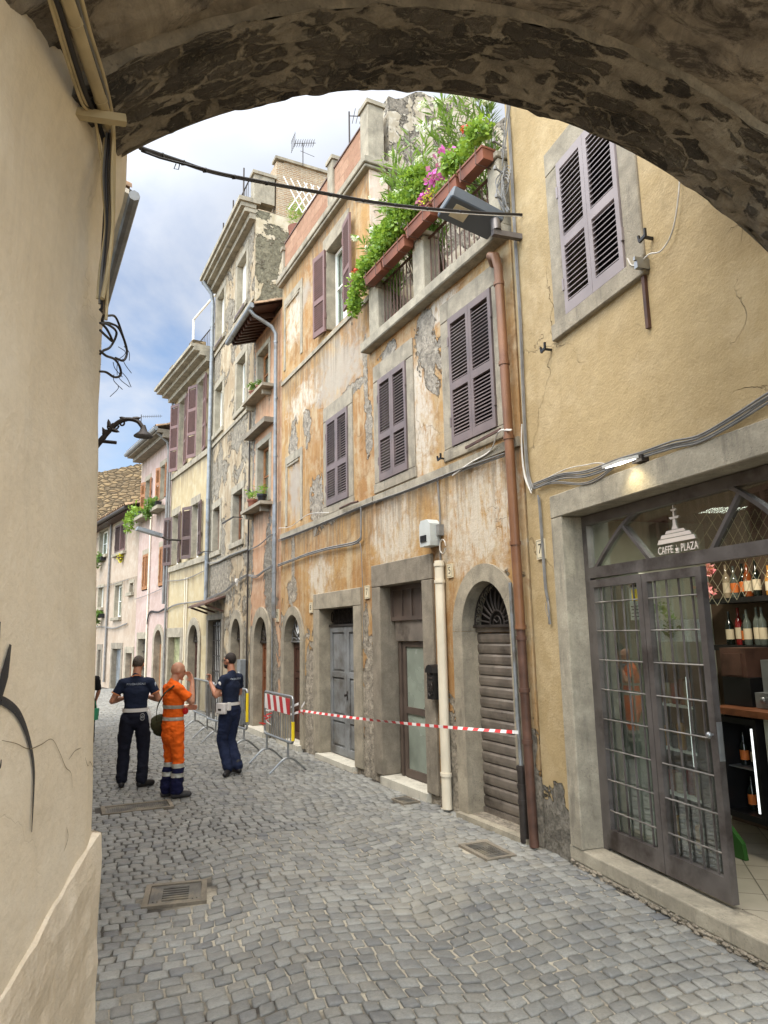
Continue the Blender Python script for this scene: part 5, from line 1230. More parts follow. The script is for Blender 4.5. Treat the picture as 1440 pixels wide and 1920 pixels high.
def plant(name, lab, cat, F=FO): return empty(name, F.o, F.rz, lab, cat, 'terrace plants')
p = plant('geranium', 'pale green feathery plant spilling over the far end of the terrace railing', 'plant')
leaves('foliage', M['leaf_lime'], [((-3.55, -.22, 7.6), (.30, .2, .22)), ((-3.7, -.25, 7.35), (.16, .15, .28)), ((-3.3, -.2, 7.8), (.25, .18, .18))], 520, .06, p, slim=.8, seed=1)
leaves('blossom', M['flower_red'], [((-3.45, -.35, 7.75), (.05, .05, .05))], 14, .05, p, slim=.9, seed=9)
p = plant('ivy_geranium', 'bright lime green trailing plant over the middle terracotta boxes', 'plant')
leaves('foliage', M['leaf_lime'], [((-2.75, -.22, 7.75), (.4, .2, .2)), ((-2.4, -.24, 7.85), (.4, .22, .26)), ((-2.05, -.22, 7.95), (.38, .22, .28)), ((-2.2, -.25, 8.15), (.36, .22, .24)), ((-1.75, -.2, 8.3), (.3, .2, .2)), ((-2.7, -.2, 8.0), (.3, .2, .2)), ((-1.7, -.15, 8.1), (.32, .2, .2))], 760, .06, p, slim=.85, seed=2)
p = plant('petunia', 'magenta petunias in the terrace boxes', 'flowers')
leaves('blossom', M['flower_mag'], [((-1.15, -.22, 7.95), (.28, .14, .14)), ((-.9, -.24, 8.05), (.2, .12, .12)), ((-1.5, -.2, 7.85), (.12, .12, .10))], 80, .07, p, slim=1.0, seed=3)
leaves('foliage', M['leaf_lime'], [((-1.2, -.2, 7.75), (.35, .14, .12)), ((-.8, -.2, 7.8), (.2, .14, .10))], 140, .05, p, slim=.7, seed=5)
leaves('yellow_blossom', M['flower_yel'], [((-1.3, -.3, 7.72), (.3, .06, .07))], 50, .03, p, slim=.9, seed=6)
p = plant('geranium', 'green geranium with red flowers in the box nearest the beige house', 'plant')
leaves('foliage', M['leaf_lime'], [((-.45, -.2, 7.85), (.34, .2, .2)), ((-.2, -.22, 7.92), (.2, .18, .16)), ((-.75, -.28, 7.85), (.16, .12, .24))], 250, .06, p, slim=.9, seed=7)
leaves('blossom', M['flower_red'], [((-.5, -.2, 8.2), (.05, .05, .05)), ((-.9, -.1, 8.05), (.05, .05, .05))], 16, .05, p, slim=1, seed=8)
def pot(name, s, y, lab):
    o = empty(name, FO.W(s, y, 6.665), FO.rz, lab, 'potted shrub', 'terrace plants'); mb = MB(); mb.lathe([(.11, 0), (.15, .26), (.17, .26), (.17, .30), (.13, .30), (.12, .25), (.001, .25)]); mb.build('pot', M['terracotta'], o, smooth=True); return o
R = random.Random(31)
# (pot s, y), crown ellipse in facade metres (s, z, rs, rz), stems
for (nm, s, y, cx, cz, rx, rz, n, lab, L) in (('oleander_shrub', -2.6, .35, -2.35, 8.85, .55, .55, 30, 'tall oleander with white flowers behind the middle of the terrace railing', .24),
                                          ('oleander_shrub', -3.1, .3, -3.3, 8.15, .35, .45, 22, 'lower oleander at the far end of the terrace', .2),
                                          ('oleander_shrub', -2.0, .4, -1.9, 8.3, .4, .45, 18, 'oleander standing behind the middle terrace pier', .2),
                                          ('oleander_shrub', -1.0, .7, -1.0, 9.0, .55, .3, 20, 'highest oleander leaning out under the arch with cream flowers', .2)):
    o = pot(nm, s, y, lab)
    tp_ = [(cx - s + R.uniform(-rx, rx), -y + R.uniform(-.25, .3), cz - 6.665 + R.uniform(-rz, rz)) for _ in range(n)]
    oleander('foliage', (0, 0, .3), tp_, o, L, seed=int(-s*10), per=46)
    leaves('blossom', M['flower_white'], [((t[0], t[1]-.08, t[2]-.08), (.08, .08, .06)) for t in tp_[:9]], 24, .05, o, slim=1, seed=3)

# ------------------------------------------------------------------ narrow salmon house
narrow = empty('narrow_house', FO.o, FO.rz, 'narrow salmon house squeezed beside the ochre house, with a low tiled eave', 'house')
facade(narrow, -10.245, -8.055, 0, 9.3, 'narrow', holes=[(-9.95, -8.9, 7.7, 8.9), (-9.9, -8.8, 5.0, 6.55)], arches=[(-9.83, -8.86, .05, 1.95, 2.5, .18)], D=5)
def win(root, s0, s1, z0, z1, t=.14, mat='white', sm='slab', sill=0, lt=None, y=.14, cur=True, **k):
    wd = surround(root, s0, s1, z0, z1, t, y0=-.02, y1=.3, lt=lt or t, name='window', mat=sm, sill=sill); casement(wd, s0, s1, z0+.01, z1-.01, y, mat, **k); return wd
win(narrow, -9.88, -9.0, 7.75, 8.82, .12, 'wood_or'); win(narrow, -9.80, -8.9, 5.05, 6.46, .15, 'wood_or')
for (z, a, b_) in ((7.62, -10.3, -8.6), (4.93, -10.25, -8.65)):
    mb = MB(); mb.box(a, b_, -.28, 0, z, z+.07); mb.box(a+.1, a+.18, -.2, 0, z-.12, z-.002); mb.box(b_-.3, b_-.22, -.2, 0, z-.12, z-.002); mb.build('ledge', M['peperino'], narrow)
mb = MB(); mb.box(-10.3, -8.6, -.22, 0, 6.78, 6.90); mb.build('window_hood', M['peperino_dark'], narrow)
for k in range(9): mb = MB(); mb.bar((-10.1+k*.19, -.0, 9.33), (-10.1+k*.19, -.58, 9.13), .07, .09); mb.build('rafter', M['wood_dk'], narrow)
mb = MB(); mb.add([(-10.245, .0, 9.40), (-8.06, .0, 9.40), (-8.06, -.62, 9.18), (-10.245, -.62, 9.18), (-10.245, .0, 9.44), (-8.06, .0, 9.44), (-8.06, -.62, 9.22), (-10.245, -.62, 9.22)], [(0, 1, 2, 3), (7, 6, 5, 4), (0, 4, 5, 1), (3, 2, 6, 7)])
mb.build('eave_boards', M['wood_dk'], narrow)
def tiled(root, s0, s1, y0, z0, y1, z1, n, mat='tile', name='roof'):
    mb = MB(); d = Vector((0, y1-y0, z1-z0)); L = d.length
    rows = max(2, int(L/.35))
    for k in range(n):
        x = s0 + (s1-s0)*(k+.5)/n; r = (s1-s0)/n*.5
        for j in range(rows):
            a = j/rows; b_ = (j+1.12)/rows
            rr = []
            for t, f in ((a, 1.0), (min(b_, 1.02), .86)):
                c = Vector((x, y0, z0)) + d*t; rr.append([c + Vector((r*f*math.cos(PI*i/6), 0, r*f*.8*math.sin(PI*i/6))) for i in range(7)])
            for i in range(6): mb.add([rr[0][i], rr[0][i+1], rr[1][i+1], rr[1][i]], [(0, 1, 2, 3)])
    mb.add([(s0, y0, z0-.02), (s1, y0, z0-.02), (s1, y1, z1-.02), (s0, y1, z1-.02)], [(0, 1, 2, 3)])
    return mb.build(name, M[mat], root, smooth=True, recalc=False)
tiled(narrow, -10.245, -8.06, -.64, 9.24, 3.0, 10.6, 11)
mb = MB(); mb.tube([(-10.2, -.68, 9.16), (-8.1, -.68, 9.22)], .06, 10); mb.build('gutter', M['zinc'], narrow, smooth=True)
pipe(narrow, [(-8.25, -.68, 9.18), (-8.22, -.60, 9.05), (-8.2, -.2, 8.85), (-8.2, -.10, 8.7), (-8.2, -.09, 5.0), (-8.2, -.09, 2.45)], .042, 'zinc', 'drainpipe', [(-8.2, -.1, 8.5), (-8.2, -.09, 7.2), (-8.2, -.09, 5.9), (-8.2, -.09, 4.4), (-8.2, -.09, 3.4)])
pipe(narrow, [(-8.52, -.03, 4.9), (-8.52, -.03, .3)], .015, 'zinc', 'conduit')
arch_surround(narrow, -9.83, -8.86, .05, 1.95, 2.5, .22); panel_door(narrow, -9.83, -8.86, .1, 1.92, .17, 'wood_md', 2, (.3, .62), 'arched_door'); fan_grille(narrow, -9.83, -8.86, 1.97, 2.5, .13, rays=7); dark_back(narrow, -9.9, -8.8, 1.9, 2.6, .25)
mb = MB(); mb.box(-10.05, -8.7, -.16, .2, 0, .12); mb.build('doorstep', M['marble'], narrow)
def flowerpot(F, s, y, z, lab, kind=0, sc_=1, seed=1):
    o = empty('flower_pot', F.W(s, y, z), F.rz, lab, 'flower pot', 'pots on window ledges'); mb = MB(); mb.lathe([(.07*sc_, 0), (.10*sc_, .15*sc_), (.115*sc_, .15*sc_), (.115*sc_, .19*sc_), (.001, .18*sc_)]); mb.build('pot', M['terracotta' if kind != 2 else 'black_plastic'], o, smooth=True)
    leaves('foliage', M['leaf_dark' if kind == 0 else 'leaf_lime'], [((0, 0, .30*sc_), (.16*sc_, .14*sc_, .14*sc_))], 70, .10*sc_, o, slim=.25 if kind else .5, seed=seed)
flowerpot(FO, -9.75, -.15, 7.69, 'pot with straggly greens on the upper ledge of the salmon house', 0, .9, 1); flowerpot(FO, -9.25, -.16, 7.69, 'small clay pot on the upper ledge of the salmon house', 0, .7, 2)
flowerpot(FO, -9.7, -.15, 5.0, 'clay pot with spiky leaves on the lower ledge of the salmon house', 1, 1.1, 3); flowerpot(FO, -8.95, -.15, 5.0, 'dark pot with a small plant on the lower ledge of the salmon house', 2, 1, 4)
cable([(-10.2, -.05, 3.50), (-9.6, -.05, 3.42), (-9.0, -.05, 3.50), (-8.2, -.11, 3.53)], .014, 'cable_grey', 'thick grey double cable crossing the salmon house', None, FO, 2)
cable([(-10.3, -.05, 4.1), (-9.4, -.06, 4.12), (-8.6, -.07, 4.22), (-8.1, -.1, 4.2)], .007, 'cable_grey', 'slack wires under the lower ledge of the salmon house', None, FO, 2)

# ------------------------------------------------------------------ tall worn house
tall = empty('tall_house', FO.o, FO.rz, 'tall worn buff house with crumbling plaster and a stone cornice, highest in the row', 'house')
TW = [(-14.28, -13.4, 10.85, 12.35), (-11.95, -11.02, 10.78, 12.25), (-14.28, -13.38, 8.0, 9.4), (-11.82, -10.98, 7.95, 9.35), (-14.2, -13.4, 4.46, 5.72), (-12.0, -11.07, 4.46, 5.76)]
facade(tall, -14.6, -10.25, 0, 13.0, 'tall', holes=[(a-.06, b_+.06, c_-.04, d_+.06) for a, b_, c_, d_ in TW] + [(-14.45, -12.85, .0, 2.62)], arches=[(-11.85, -10.97, .05, 2.02, 2.52, .2)], D=6)
for i, (a, b_, c_, d_) in enumerate(TW):
    wd = surround(tall, a, b_, c_, d_, .17, y0=-.02, y1=.3, lt=.2, name='window', mat='slab', sill=.04)
    if i < 2:
        mb = MB(); mb.box(a, b_, .15, .19, c_, d_); mb.build('blind_panel', M['white'], wd); mb = MB(); mb.box(a-.02, b_+.02, -.07, -.03, c_-.12, c_-.05); mb.build('sill_board', M['dkbrown_shut'], wd)
    else:
        casement(wd, a, b_, c_+.01, d_-.01, .16, 'white' if i < 4 else 'wood_md')
for z in (7.66, 10.5, 4.12): mb = MB(); mb.box(-14.58, -10.26, -.035, 0, z, z+.09); mb.build('string_course', M['slab'], tall)
mb = MB(); mb.box(-14.75, -10.2, -.40, 0, 12.98, 13.10); mb.box(-14.7, -10.22, -.30, 0, 12.86, 12.977); mb.box(-14.65, -10.24, -.16, 0, 12.7, 12.857); mb.box(-14.8, -10.15, -.46, .1, 13.103, 13.22); o = mb.build('cornice', M['slab'], tall)
mb = MB(); y0 = -.0
pr = [(.01, 0), (5.95, 0), (5.95, 12.9), (.01, 12.9)]
mb.box(-10.246, -10.225, .005, 5.95, 9.0, 12.98); mb.build('side_wall', M['rubble2'], tall)
mb = MB(); mb.box(-13.2, -10.24, .55, .75, 13.0, 14.55); mb.box(-10.44, -10.24, .75, 5.9, 13.0, 14.6); mb.build('attic_wall', M['thinbrick'], tall); mb = MB(); mb.box(-10.5, -10.18, .5, 5.95, 14.603, 14.68); mb.build('attic_coping', M['slab'], tall)
mb = MB(); mb.box(-10.55, -10.24, -.05, .5, 13.225, 14.0); mb.box(-10.6, -10.2, -.1, .55, 14.003, 14.09); mb.build('roof_pier', M['slab'], tall)
mb = MB()
for k in range(22): x = -14.0 + k*.16; mb.tube([(x, -.1, 13.22), (x, -.1, 14.0)], .008, 4)
mb.bar((-14.1, -.1, 14.0), (-10.5, -.1, 14.0), .03, .02); mb.build('roof_railing', M['iron'], tall)
for k, (x, h) in enumerate(((-14.2, .55), (-13.0, .5), (-12.7, .75), (-11.6, .8), (-10.55, 1.1))): mb = MB(); mb.tube([(x, -.25, 13.2), (x, -.25, 13.2+h)], .022, 5); mb.build('iron_rod', M['iron'], tall)
pipe(tall, [(-14.5, -.42, 12.95), (-14.48, -.15, 12.6), (-14.48, -.10, 12.3), (-14.48, -.10, 3.1)], .06, 'zinc', 'drainpipe', [(-14.48, -.1, z) for z in (11.5, 9.7, 7.9, 6.1, 4.5)])
pipe(tall, [(-10.38, -.04, 7.6), (-10.38, -.04, .4)], .02, 'iron', 'conduit')
# the shop front and its little canopy
so2 = surround(tall, -14.4, -12.9, .04, 2.55, .2, y0=-.04, name='shop_surround', mat='peperino_dark', lt=.15)
mb = MB(); mb.add([(-14.75, -.55, 2.9), (-12.6, -.55, 2.9), (-12.6, 0, 3.12), (-14.75, 0, 3.12), (-14.75, -.55, 2.95), (-12.6, -.55, 2.95), (-12.6, 0, 3.17), (-14.75, 0, 3.17)], [(0, 3, 2, 1), (4, 5, 6, 7), (0, 1, 5, 4), (1, 2, 6, 5), (2, 3, 7, 6), (3, 0, 4, 7)])
for x in (-14.6, -13.7, -12.75): mb.bar((x, -.02, 2.75), (x, -.5, 2.92), .05, .05)
mb.build('canopy', M['copper_dk'], tall)
mb = MB(); mb.box(-14.38, -12.92, .18, .22, .1, 2.5); mb.build('shop_door', M['white'], tall)
g = MB()
for k in range(8): x = -14.35 + k*.2; g.box(x-.015, x+.015, .10, .13, .1, 2.5)
for k in range(6): z = .3 + k*.42; g.box(-14.38, -12.92, .105, .125, z-.015, z+.015)
g.build('security_bars', M['iron'], tall)
arch_surround(tall, -11.85, -10.97, .05, 2.02, 2.52, .22); panel_door(tall, -11.85, -10.97, .1, 1.98, .18, 'wood_dk', 1, (.3, .62), 'arched_door'); fan_grille(tall, -11.85, -10.97, 2.03, 2.52, .13, rays=5); dark_back(tall, -11.9, -10.9, 1.95, 2.6, .25)
mb = MB(); mb.box(-12.0, -10.85, -.16, .2, 0, .13); mb.build('doorstep', M['marble'], tall)
mt = empty('utility_cabinet', FO.W(-10.55, -.10, 0), FO.rz, 'narrow grey utility cabinet with painted tags between the arched doors', 'cabinet'); mb = MB(); mb.box(-.16, .16, -.08, .09, .1, 1.55); mb.build('cabinet_body', M['zinc'], mt)
mb = MB()
for k in range(4): mb.tube([(.07*math.cos(t*1.3+k), -.083, .7+k*.17+.06*math.sin(t)) for t in [i*.7 for i in range(7)]], .007, 4)
mb.build('tag_paint', M['white'], mt)
cable([(-14.9, -.12, 3.1), (-13.6, -.06, 3.2), (-12.4, -.06, 3.26), (-11.4, -.06, 3.42), (-10.4, -.06, 3.52)], .013, 'cable_grey', 'cables strung above the shop canopy of the tall worn house', None, FO, 2)
cable([(-14.5, -.12, 4.2), (-13.4, -.06, 4.12), (-12.0, -.06, 4.16), (-10.4, -.06, 4.14)], .008, 'cable_grey', 'thin cables along the first floor of the tall worn house', None, FO, 2)
mb = MB(); R = random.Random(5)
for k in range(12): mb.tube(through([(-11.15+R.uniform(-.1, .1), -.07-R.uniform(0, .08), 3.4), (-11.15+R.uniform(-.16, .16), -.1, 3.4+R.uniform(-.1, .1)), (-11.1+R.uniform(-.1, .1), -.08, 3.42)], 4), .006, 4)
o = mb.build('cable_knot', M['cable_white'], None); o.location = FO.o; o.rotation_euler = (0, 0, FO.rz); tag(o, 'pale knot of wires on the wall of the tall worn house', 'cable')
for (s0, s1, z) in ((-12.1, -11.0, 5.0), (-14.9, -14.2, 4.5)):
    o = empty('wall_bar', FO.o, FO.rz, 'dark iron bar %s' % ('across the lower right window of the tall worn house' if s0 > -13 else 'beside the grey downpipe of the tall worn house'), 'bar'); mb = MB(); mb.bar((s0, -.25, z), (s1, -.25, z), .03, .03); mb.bar((s1, -.25, z), (s1, 0, z), .02, .02); mb.build('bar', M['iron'], o)

# ------------------------------------------------------------------ yellow house
yel = empty('yellow_house', FY.o, FY.rz, 'pale yellow house with dark brown open shutters and heavy eaves', 'house')
YW = [(-3.6, -2.95, 7.6, 9.95), (-1.5, -.9, 7.6, 9.95), (-4.0, -3.3, 4.46, 6.08), (-1.75, -1.1, 4.46, 6.08)]
facade(yel, -4.34, -.02, 0, 10.5, 'yellow', holes=[(a-.05, b_+.05, c_-.04, d_+.06) for a, b_, c_, d_ in YW] + [(-4.1, -2.6, 0, 2.14)], arches=[(-1.72, -.76, .05, 1.97, 2.44, .2)], D=6)
for i, (a, b_, c_, d_) in enumerate(YW):
    wd = surround(yel, a, b_, c_, d_, .16, y0=-.02, y1=.3, lt=.25, name='window', mat='peperino'); casement(wd, a, b_, c_+.01, d_-.01, .16, 'white')
    m_ = 'brown_shut' if i < 2 else 'dkbrown_shut'
    shutter(wd, a-.02, -.03, c_, d_, .46, 1, 158, m_, (.33, .66) if i < 2 else (.4,)); shutter(wd, b_+.02, -.03, c_, d_, .46, -1, 172, m_, (.33, .66) if i < 2 else (.4,))
for z in (7.38, 4.22): mb = MB(); mb.box(-4.33, -.03, -.06, 0, z, z+.17); mb.build('string_course', M['peperino'], yel)
yel.scale = (FY.k,)*3; yel.location.z = FY.dz
mb = MB(); mb.box(-4.45, .0, -.60, 0, 10.42, 10.52); mb.box(-4.40, .0, -.42, 0, 10.30, 10.417); mb.box(-4.36, .0, -.22, 0, 10.15, 10.297); mb.box(-4.5, .0, -.68, .1, 10.523, 10.62); mb.build('cornice', M['slab'], yel)
for a in (-3.2, -.9): mb = MB(); mb.box(a, a+.4, -.5, -.1, 10.62, 10.95); mb.build('roof_block', M['stonewall'], yel)
mb = MB()
for k in range(26): x = -4.2 + k*.16; mb.tube([(x, .1, 10.6), (x, .1, 11.5)], .008, 4)
mb.bar((-4.3, .1, 11.5), (-.05, .1, 11.5), .03, .02); mb.build('roof_railing', M['iron'], yel)
mb = MB(); mb.tube([(-2.6, .1, 10.6), (-2.6, .1, 12.6)], .04, 6); mb.tube([(-2.6, .1, 12.6), (-.1, .6, 13.2)], .04, 6); mb.build('awning_frame', M['white'], yel)
arch_surround(yel, -1.72, -.76, .05, 1.97, 2.44, .22); panel_door(yel, -1.72, -.76, .1, 1.93, .18, 'wood_dk', 1, (.3, .62), 'arched_door'); fan_grille(yel, -1.72, -.76, 1.98, 2.44, .13, rays=5); dark_back(yel, -1.8, -.7, 1.9, 2.5, .25)
surround(yel, -4.05, -2.65, .04, 2.09, .28, y0=-.03, name='shop_surround', lt=.3)
def roller(root, s0, s1, z0, z1, mat, y=.18):
    mb = MB(); z = z0
    while z < z1: mb.box(s0, s1, y, y+.03, z, z+.085); mb.box(s0, s1, y+.012, y+.03, z+.085, z+.1); z += .1
    return mb.build('rolling_shutter', M[mat], root)
M['olive_shut'] = simple('scribbled_olive_shutter', rgb(150, 150, 110), .6, .1, var=.3, scale=5, dirt=rgb(196, 190, 150)); roller(yel, -4.05, -2.65, .05, 2.08, 'olive_shut')
mb = MB(); mb.box(-1.9, -.6, -.2, .2, 0, .15); mb.build('doorstep', M['marble'], yel)
pipe(yel, [(-4.28, -.08, 10.2), (-4.28, -.08, .2)], .036, 'cable_grey', 'drainpipe')
pipe(yel, [(-2.2, -.04, 3.9), (-2.2, -.04, 1.4)], .02, 'pipe_cream', 'conduit'); pipe(yel, [(-2.0, -.04, 3.9), (-2.0, -.04, 1.2)], .02, 'pipe_cream', 'conduit')
cable([(-4.4, -.06, 2.95), (-3.6, -.06, 3.08), (-2.5, -.07, 3.12), (-1.2, -.07, 3.10), (.1, -.12, 3.08)], .013, 'cable_grey', 'cables across the yellow house above the ground floor', None, FY, 2)
cable([(-4.4, -.06, 3.95), (-2.2, -.05, 3.85), (-.1, -.06, 3.95)], .008, 'cable_grey', 'thin cable under the first floor band of the yellow house', None, FY, 2)
# small street lamp on the yellow house
sl2 = empty('wall_street_lamp', FY.o, FY.rz, 'small grey street lamp head sticking out from the yellow house', 'street lamp'); sl2.scale = (FY.k,)*3; sl2.location.z = FY.dz
mb = MB(); mb.tube([(-2.55, 0, 5.1), (-2.55, -.55, 5.1), (-2.6, -.75, 5.2)], .03, 8); mb.build('arm', M['iron'], sl2, smooth=True)
mb = MB(); mb.M = Matrix.Translation((-2.62, -1.05, 5.30)) @ Matrix.Rotation(math.radians(-14), 4, 'X'); mb.box(-.14, .14, -.42, .36, -.05, .06); mb.build('lamp_head', M['zinc'], sl2)

# ------------------------------------------------------------------ pink house
pink = empty('pink_house', FP.o, FP.rz, 'pale pink house with orange wooden shutters beyond the yellow house', 'house')
pink.scale = (FP.k,)*3; pink.location.z = FP.dz
PW = [(-3.35, -2.75, 6.95, 8.0), (-1.35, -.8, 6.95, 8.15), (-3.3, -2.6, 3.85, 5.15), (-1.1, -.42, 3.85, 5.2)]
facade(pink, -4.1, -.02, 0, 9.2, 'pink', holes=[(a-.05, b_+.05, c_-.04, d_+.05) for a, b_, c_, d_ in PW] + [(-3.6, -2.4, 0, 2.1)], arches=[(-1.35, -.45, .05, 1.9, 2.35, .2)], D=6)
for i, (a, b_, c_, d_) in enumerate(PW):
    wd = surround(pink, a, b_, c_, d_, .14, y0=-.02, y1=.3, lt=.2, name='window', mat='peperino')
    if i < 2:
        casement(wd, a, b_, c_+.01, d_-.01, .16, 'white'); shutter(wd, a-.01, -.03, c_, d_, (b_-a)/2, 1, 160, 'wood_or', (.5,)); shutter(wd, b_+.01, -.03, c_, d_, (b_-a)/2, -1, 170, 'wood_or', (.5,))
        mb = MB(); mb.box(a-.4, b_+.4, -.35, 0, 6.48, 6.60); mb.build('ledge', M['peperino'], pink)
    else:
        for hx, sd_ in ((a, 1), (b_, -1)): shutter(wd, hx+.003*sd_, -.0, c_, d_, (b_-a)/2-.004, sd_, 0, 'wood_or', ())
        dark_back(wd, a, b_, c_, d_, .25)
surround(pink, -3.55, -2.45, .05, 2.05, .2, y0=-.03, name='shop_surround', lt=.25); mb = MB(); mb.box(-3.55, -2.45, .2, .24, .05, 2.05); mb.build('shop_door', M['iron_grey'], pink)
g = MB()
for k in range(6): z = .4 + k*.3; g.box(-3.55, -2.45, .15, .18, z-.02, z+.02)
g.build('security_bars', M['iron'], pink)
arch_surround(pink, -1.35, -.45, .05, 1.9, 2.35, .2); panel_door(pink, -1.35, -.45, .1, 1.88, .18, 'wood_or', 1, (.3, .62), 'arched_door'); dark_back(pink, -1.4, -.4, 1.85, 2.4, .25)
mb = MB(); mb.box(-4.2, .0, -.55, 0, 9.05, 9.18); mb.box(-4.15, .0, -.35, 0, 8.9, 9.047); mb.build('cornice', M['peperino_dark'], pink)
mb = MB(); mb.tube([(-4.25, -.6, 9.18), (-.0, -.6, 9.18)], .08, 8); mb.build('gutter', M['zinc'], pink, smooth=True)
tiled(pink, -4.2, 0, -.6, 9.25, 1.0, 9.7, 20)
mb = MB()
for k in range(24): x = -4.0 + k*.17; mb.tube([(x, 1.0, 9.7), (x, 1.0, 10.7)], .01, 4)
mb.bar((-4.1, 1, 10.7), (-.05, 1, 10.7), .03, .02); mb.build('roof_railing', M['zinc'], pink)
pipe(pink, [(-.15, -.55, 9.1), (-.2, -.15, 8.8), (-.2, -.08, 8.5), (-.25, -.08, 3.2)], .05, 'cable_grey', 'drainpipe'); pipe(pink, [(-2.3, -.05, 6.5), (-2.3, -.05, .3)], .03, 'pipe_cream', 'conduit')
cable([(-2.4, -.06, 2.3), (-2.2, -.08, 2.75), (-1.9, -.06, 3.0), (-.9, -.08, 2.95), (.0, -.08, 3.05)], .02, 'cable_black', 'thick dark cable looping over the pink house doorway', None, FP, 2)
cable([(-4.1, -.06, 3.55), (-2.6, -.06, 3.6), (-.2, -.06, 3.75)], .012, 'cable_grey', 'thin cable under the first floor shutters of the pink house', None, FP, 1)
def ledgeplant(F, s, y, z, rx, rz, lab, mat, seed):
    o = empty('trailing_plant', F.W(s, y, z), F.rz, lab, 'plant', 'plants on ledges of the far houses'); mb = MB(); mb.box(-rx*.8, rx*.8, -.1, .1, 0, .18); mb.build('trough', M['black_plastic'], o)
    leaves('foliage', M[mat], [((-rx*.3, -.1, .15), (rx, .3, rz)), ((-rx, -.2, -.15), (rx*.5, .25, rz*1.1))], 170, .13, o, slim=.7, seed=seed)
ledgeplant(FP, -3.5, -.2, 6.62, .7, .45, 'lime green plant spilling from the left ledge of the pink house', 'leaf_lime', 5); ledgeplant(FP, -1.1, -.2, 6.62, .4, .25, 'small reddish plant box on the right ledge of the pink house', 'leaf_dark', 6)

# ------------------------------------------------------------------ cream house, closing the view
FW.o = FP.W(-4.1, 0, 0)
cream = empty('cream_house', FW.o, FW.rz, 'cream pink house with a tiled roof closing the left end of the row', 'house')
def rc(x0, y0, x1, y1): a = FW.at(x0, y0); b_ = FW.at(x1, y1); return (a[0], b_[0], b_[2], a[2])
B_ = lambda x, y: (160+x*.2222, 840+y*.2222)
CWn = [rc(*B_(262, 650), *B_(340, 850)), rc(*B_(125, 700), *B_(185, 880)), rc(*B_(255, 1150), *B_(300, 1410)), rc(*B_(115, 1170), *B_(148, 1330)), rc(*B_(378, 1130), *B_(405, 1200))]
CD = [rc(*B_(232, 1680), *B_(305, 1700)), rc(*B_(347, 1715), *B_(398, 1730)), rc(*B_(112, 1690), *B_(135, 1700))]
CD = [(a, b_, .02, d_) for a, b_, c_, d_ in CD]
ztop = FW.at(*B_(400, 475), -.5)[2]
facade(cream, -10.5, -.02, 0, ztop+.15, 'cream', holes=[(a-.05, b_+.05, c_-.04, d_+.05) for a, b_, c_, d_ in CWn] + [(a-.05, b_+.05, 0, d_+.05) for a, b_, c_, d_ in CD], D=6)
for i, (a, b_, c_, d_) in enumerate(CWn):
    wd = surround(cream, a, b_, c_, d_, .12, y0=-.02, y1=.3, lt=.15, name='window', mat='peperino', sill=.12)
    if i == 0:
        shutter(wd, a+.003, 0, c_, d_, (b_-a)/2-.004, 1, 0, 'dkbrown_shut', ()); shutter(wd, b_-.003, 0, c_, d_, (b_-a)/2-.004, -1, 0, 'brown_shut', ()); dark_back(wd, a, b_, c_, d_, .25)
    else: casement(wd, a, b_, c_+.01, d_-.01, .16, 'white' if i != 4 else 'wood_or')
for i, (a, b_, c_, d_) in enumerate(CD):
    surround(cream, a, b_, .02, d_, .22, y0=-.03, name='door_surround', lt=.26, mat='peperino_dark' if i != 1 else 'peperino')
    if i == 0: roller(cream, a, b_, .03, d_, 'metal_shut' if False else 'zinc')
    else: panel_door(cream, a, b_, .05, d_-.01, .18, 'wood_md' if i == 1 else 'wood_dk', 1, (.3, .62), 'door')
mb = MB(); mb.box(-10.5, -.02, -.45, 0, ztop+.0, ztop+.1); mb.build('eave', M['wood_dk'], cream)
mb = MB(); mb.tube([(-10.5, -.55, ztop+.08), (-.05, -.55, ztop+.08)], .08, 8); mb.build('gutter', M['iron'], cream, smooth=True)
tiled(cream, -10.5, -.02, -.6, ztop+.15, 3.5, ztop+1.3, 40, 'tile2' if 'tile2' in M else 'tile')
q = FW.at(*B_(215, 1000)); pipe(cream, [(q[0], -.07, ztop), (q[0], -.07, .3)], .05, 'cable_grey', 'drainpipe')
cable([(-9, -.06, 4.6), (-5, -.06, 4.5), (-1.0, -.06, 4.55)], .012, 'cable_grey', 'upper cable across the cream pink house', None, FW, 1); cable([(-9, -.06, 2.75), (-5, -.06, 2.7), (-3, -.06, 2.6), (-1.0, -.06, 2.75)], .014, 'cable_grey', 'lower cable across the cream pink house', None, FW, 2)
def at_w(px, py, y): return FW.at(px, py, y)
q = at_w(*B_(130, 930), -.15); ledgeplant(FW, q[0], -.12, q[2]-.05, .45, .28, 'dry looking window plant at the left of the cream pink house', 'leaf_dark', 8)
q = at_w(*B_(125, 1400), -.15); ledgeplant(FW, q[0], -.12, q[2]-.1, .3, .2, 'small green window plant low on the cream pink house', 'leaf_dark', 9)
q = at_w(*B_(290, 915), -.15); o = empty('flower_basket', FW.W(q[0], -.12, q[2]), FW.rz, 'yellow flowers hanging under the shuttered window of the cream pink house', 'flowers'); leaves('blossom', M['flower_yel'], [((0, 0, 0), (.16, .12, .3))], 110, .08, o, slim=.9, seed=4)
mb = MB(); mb.lathe([(.06, -.1), (.1, .05), (.001, .05)]); mb.build('basket', M['wood_dk'], o)

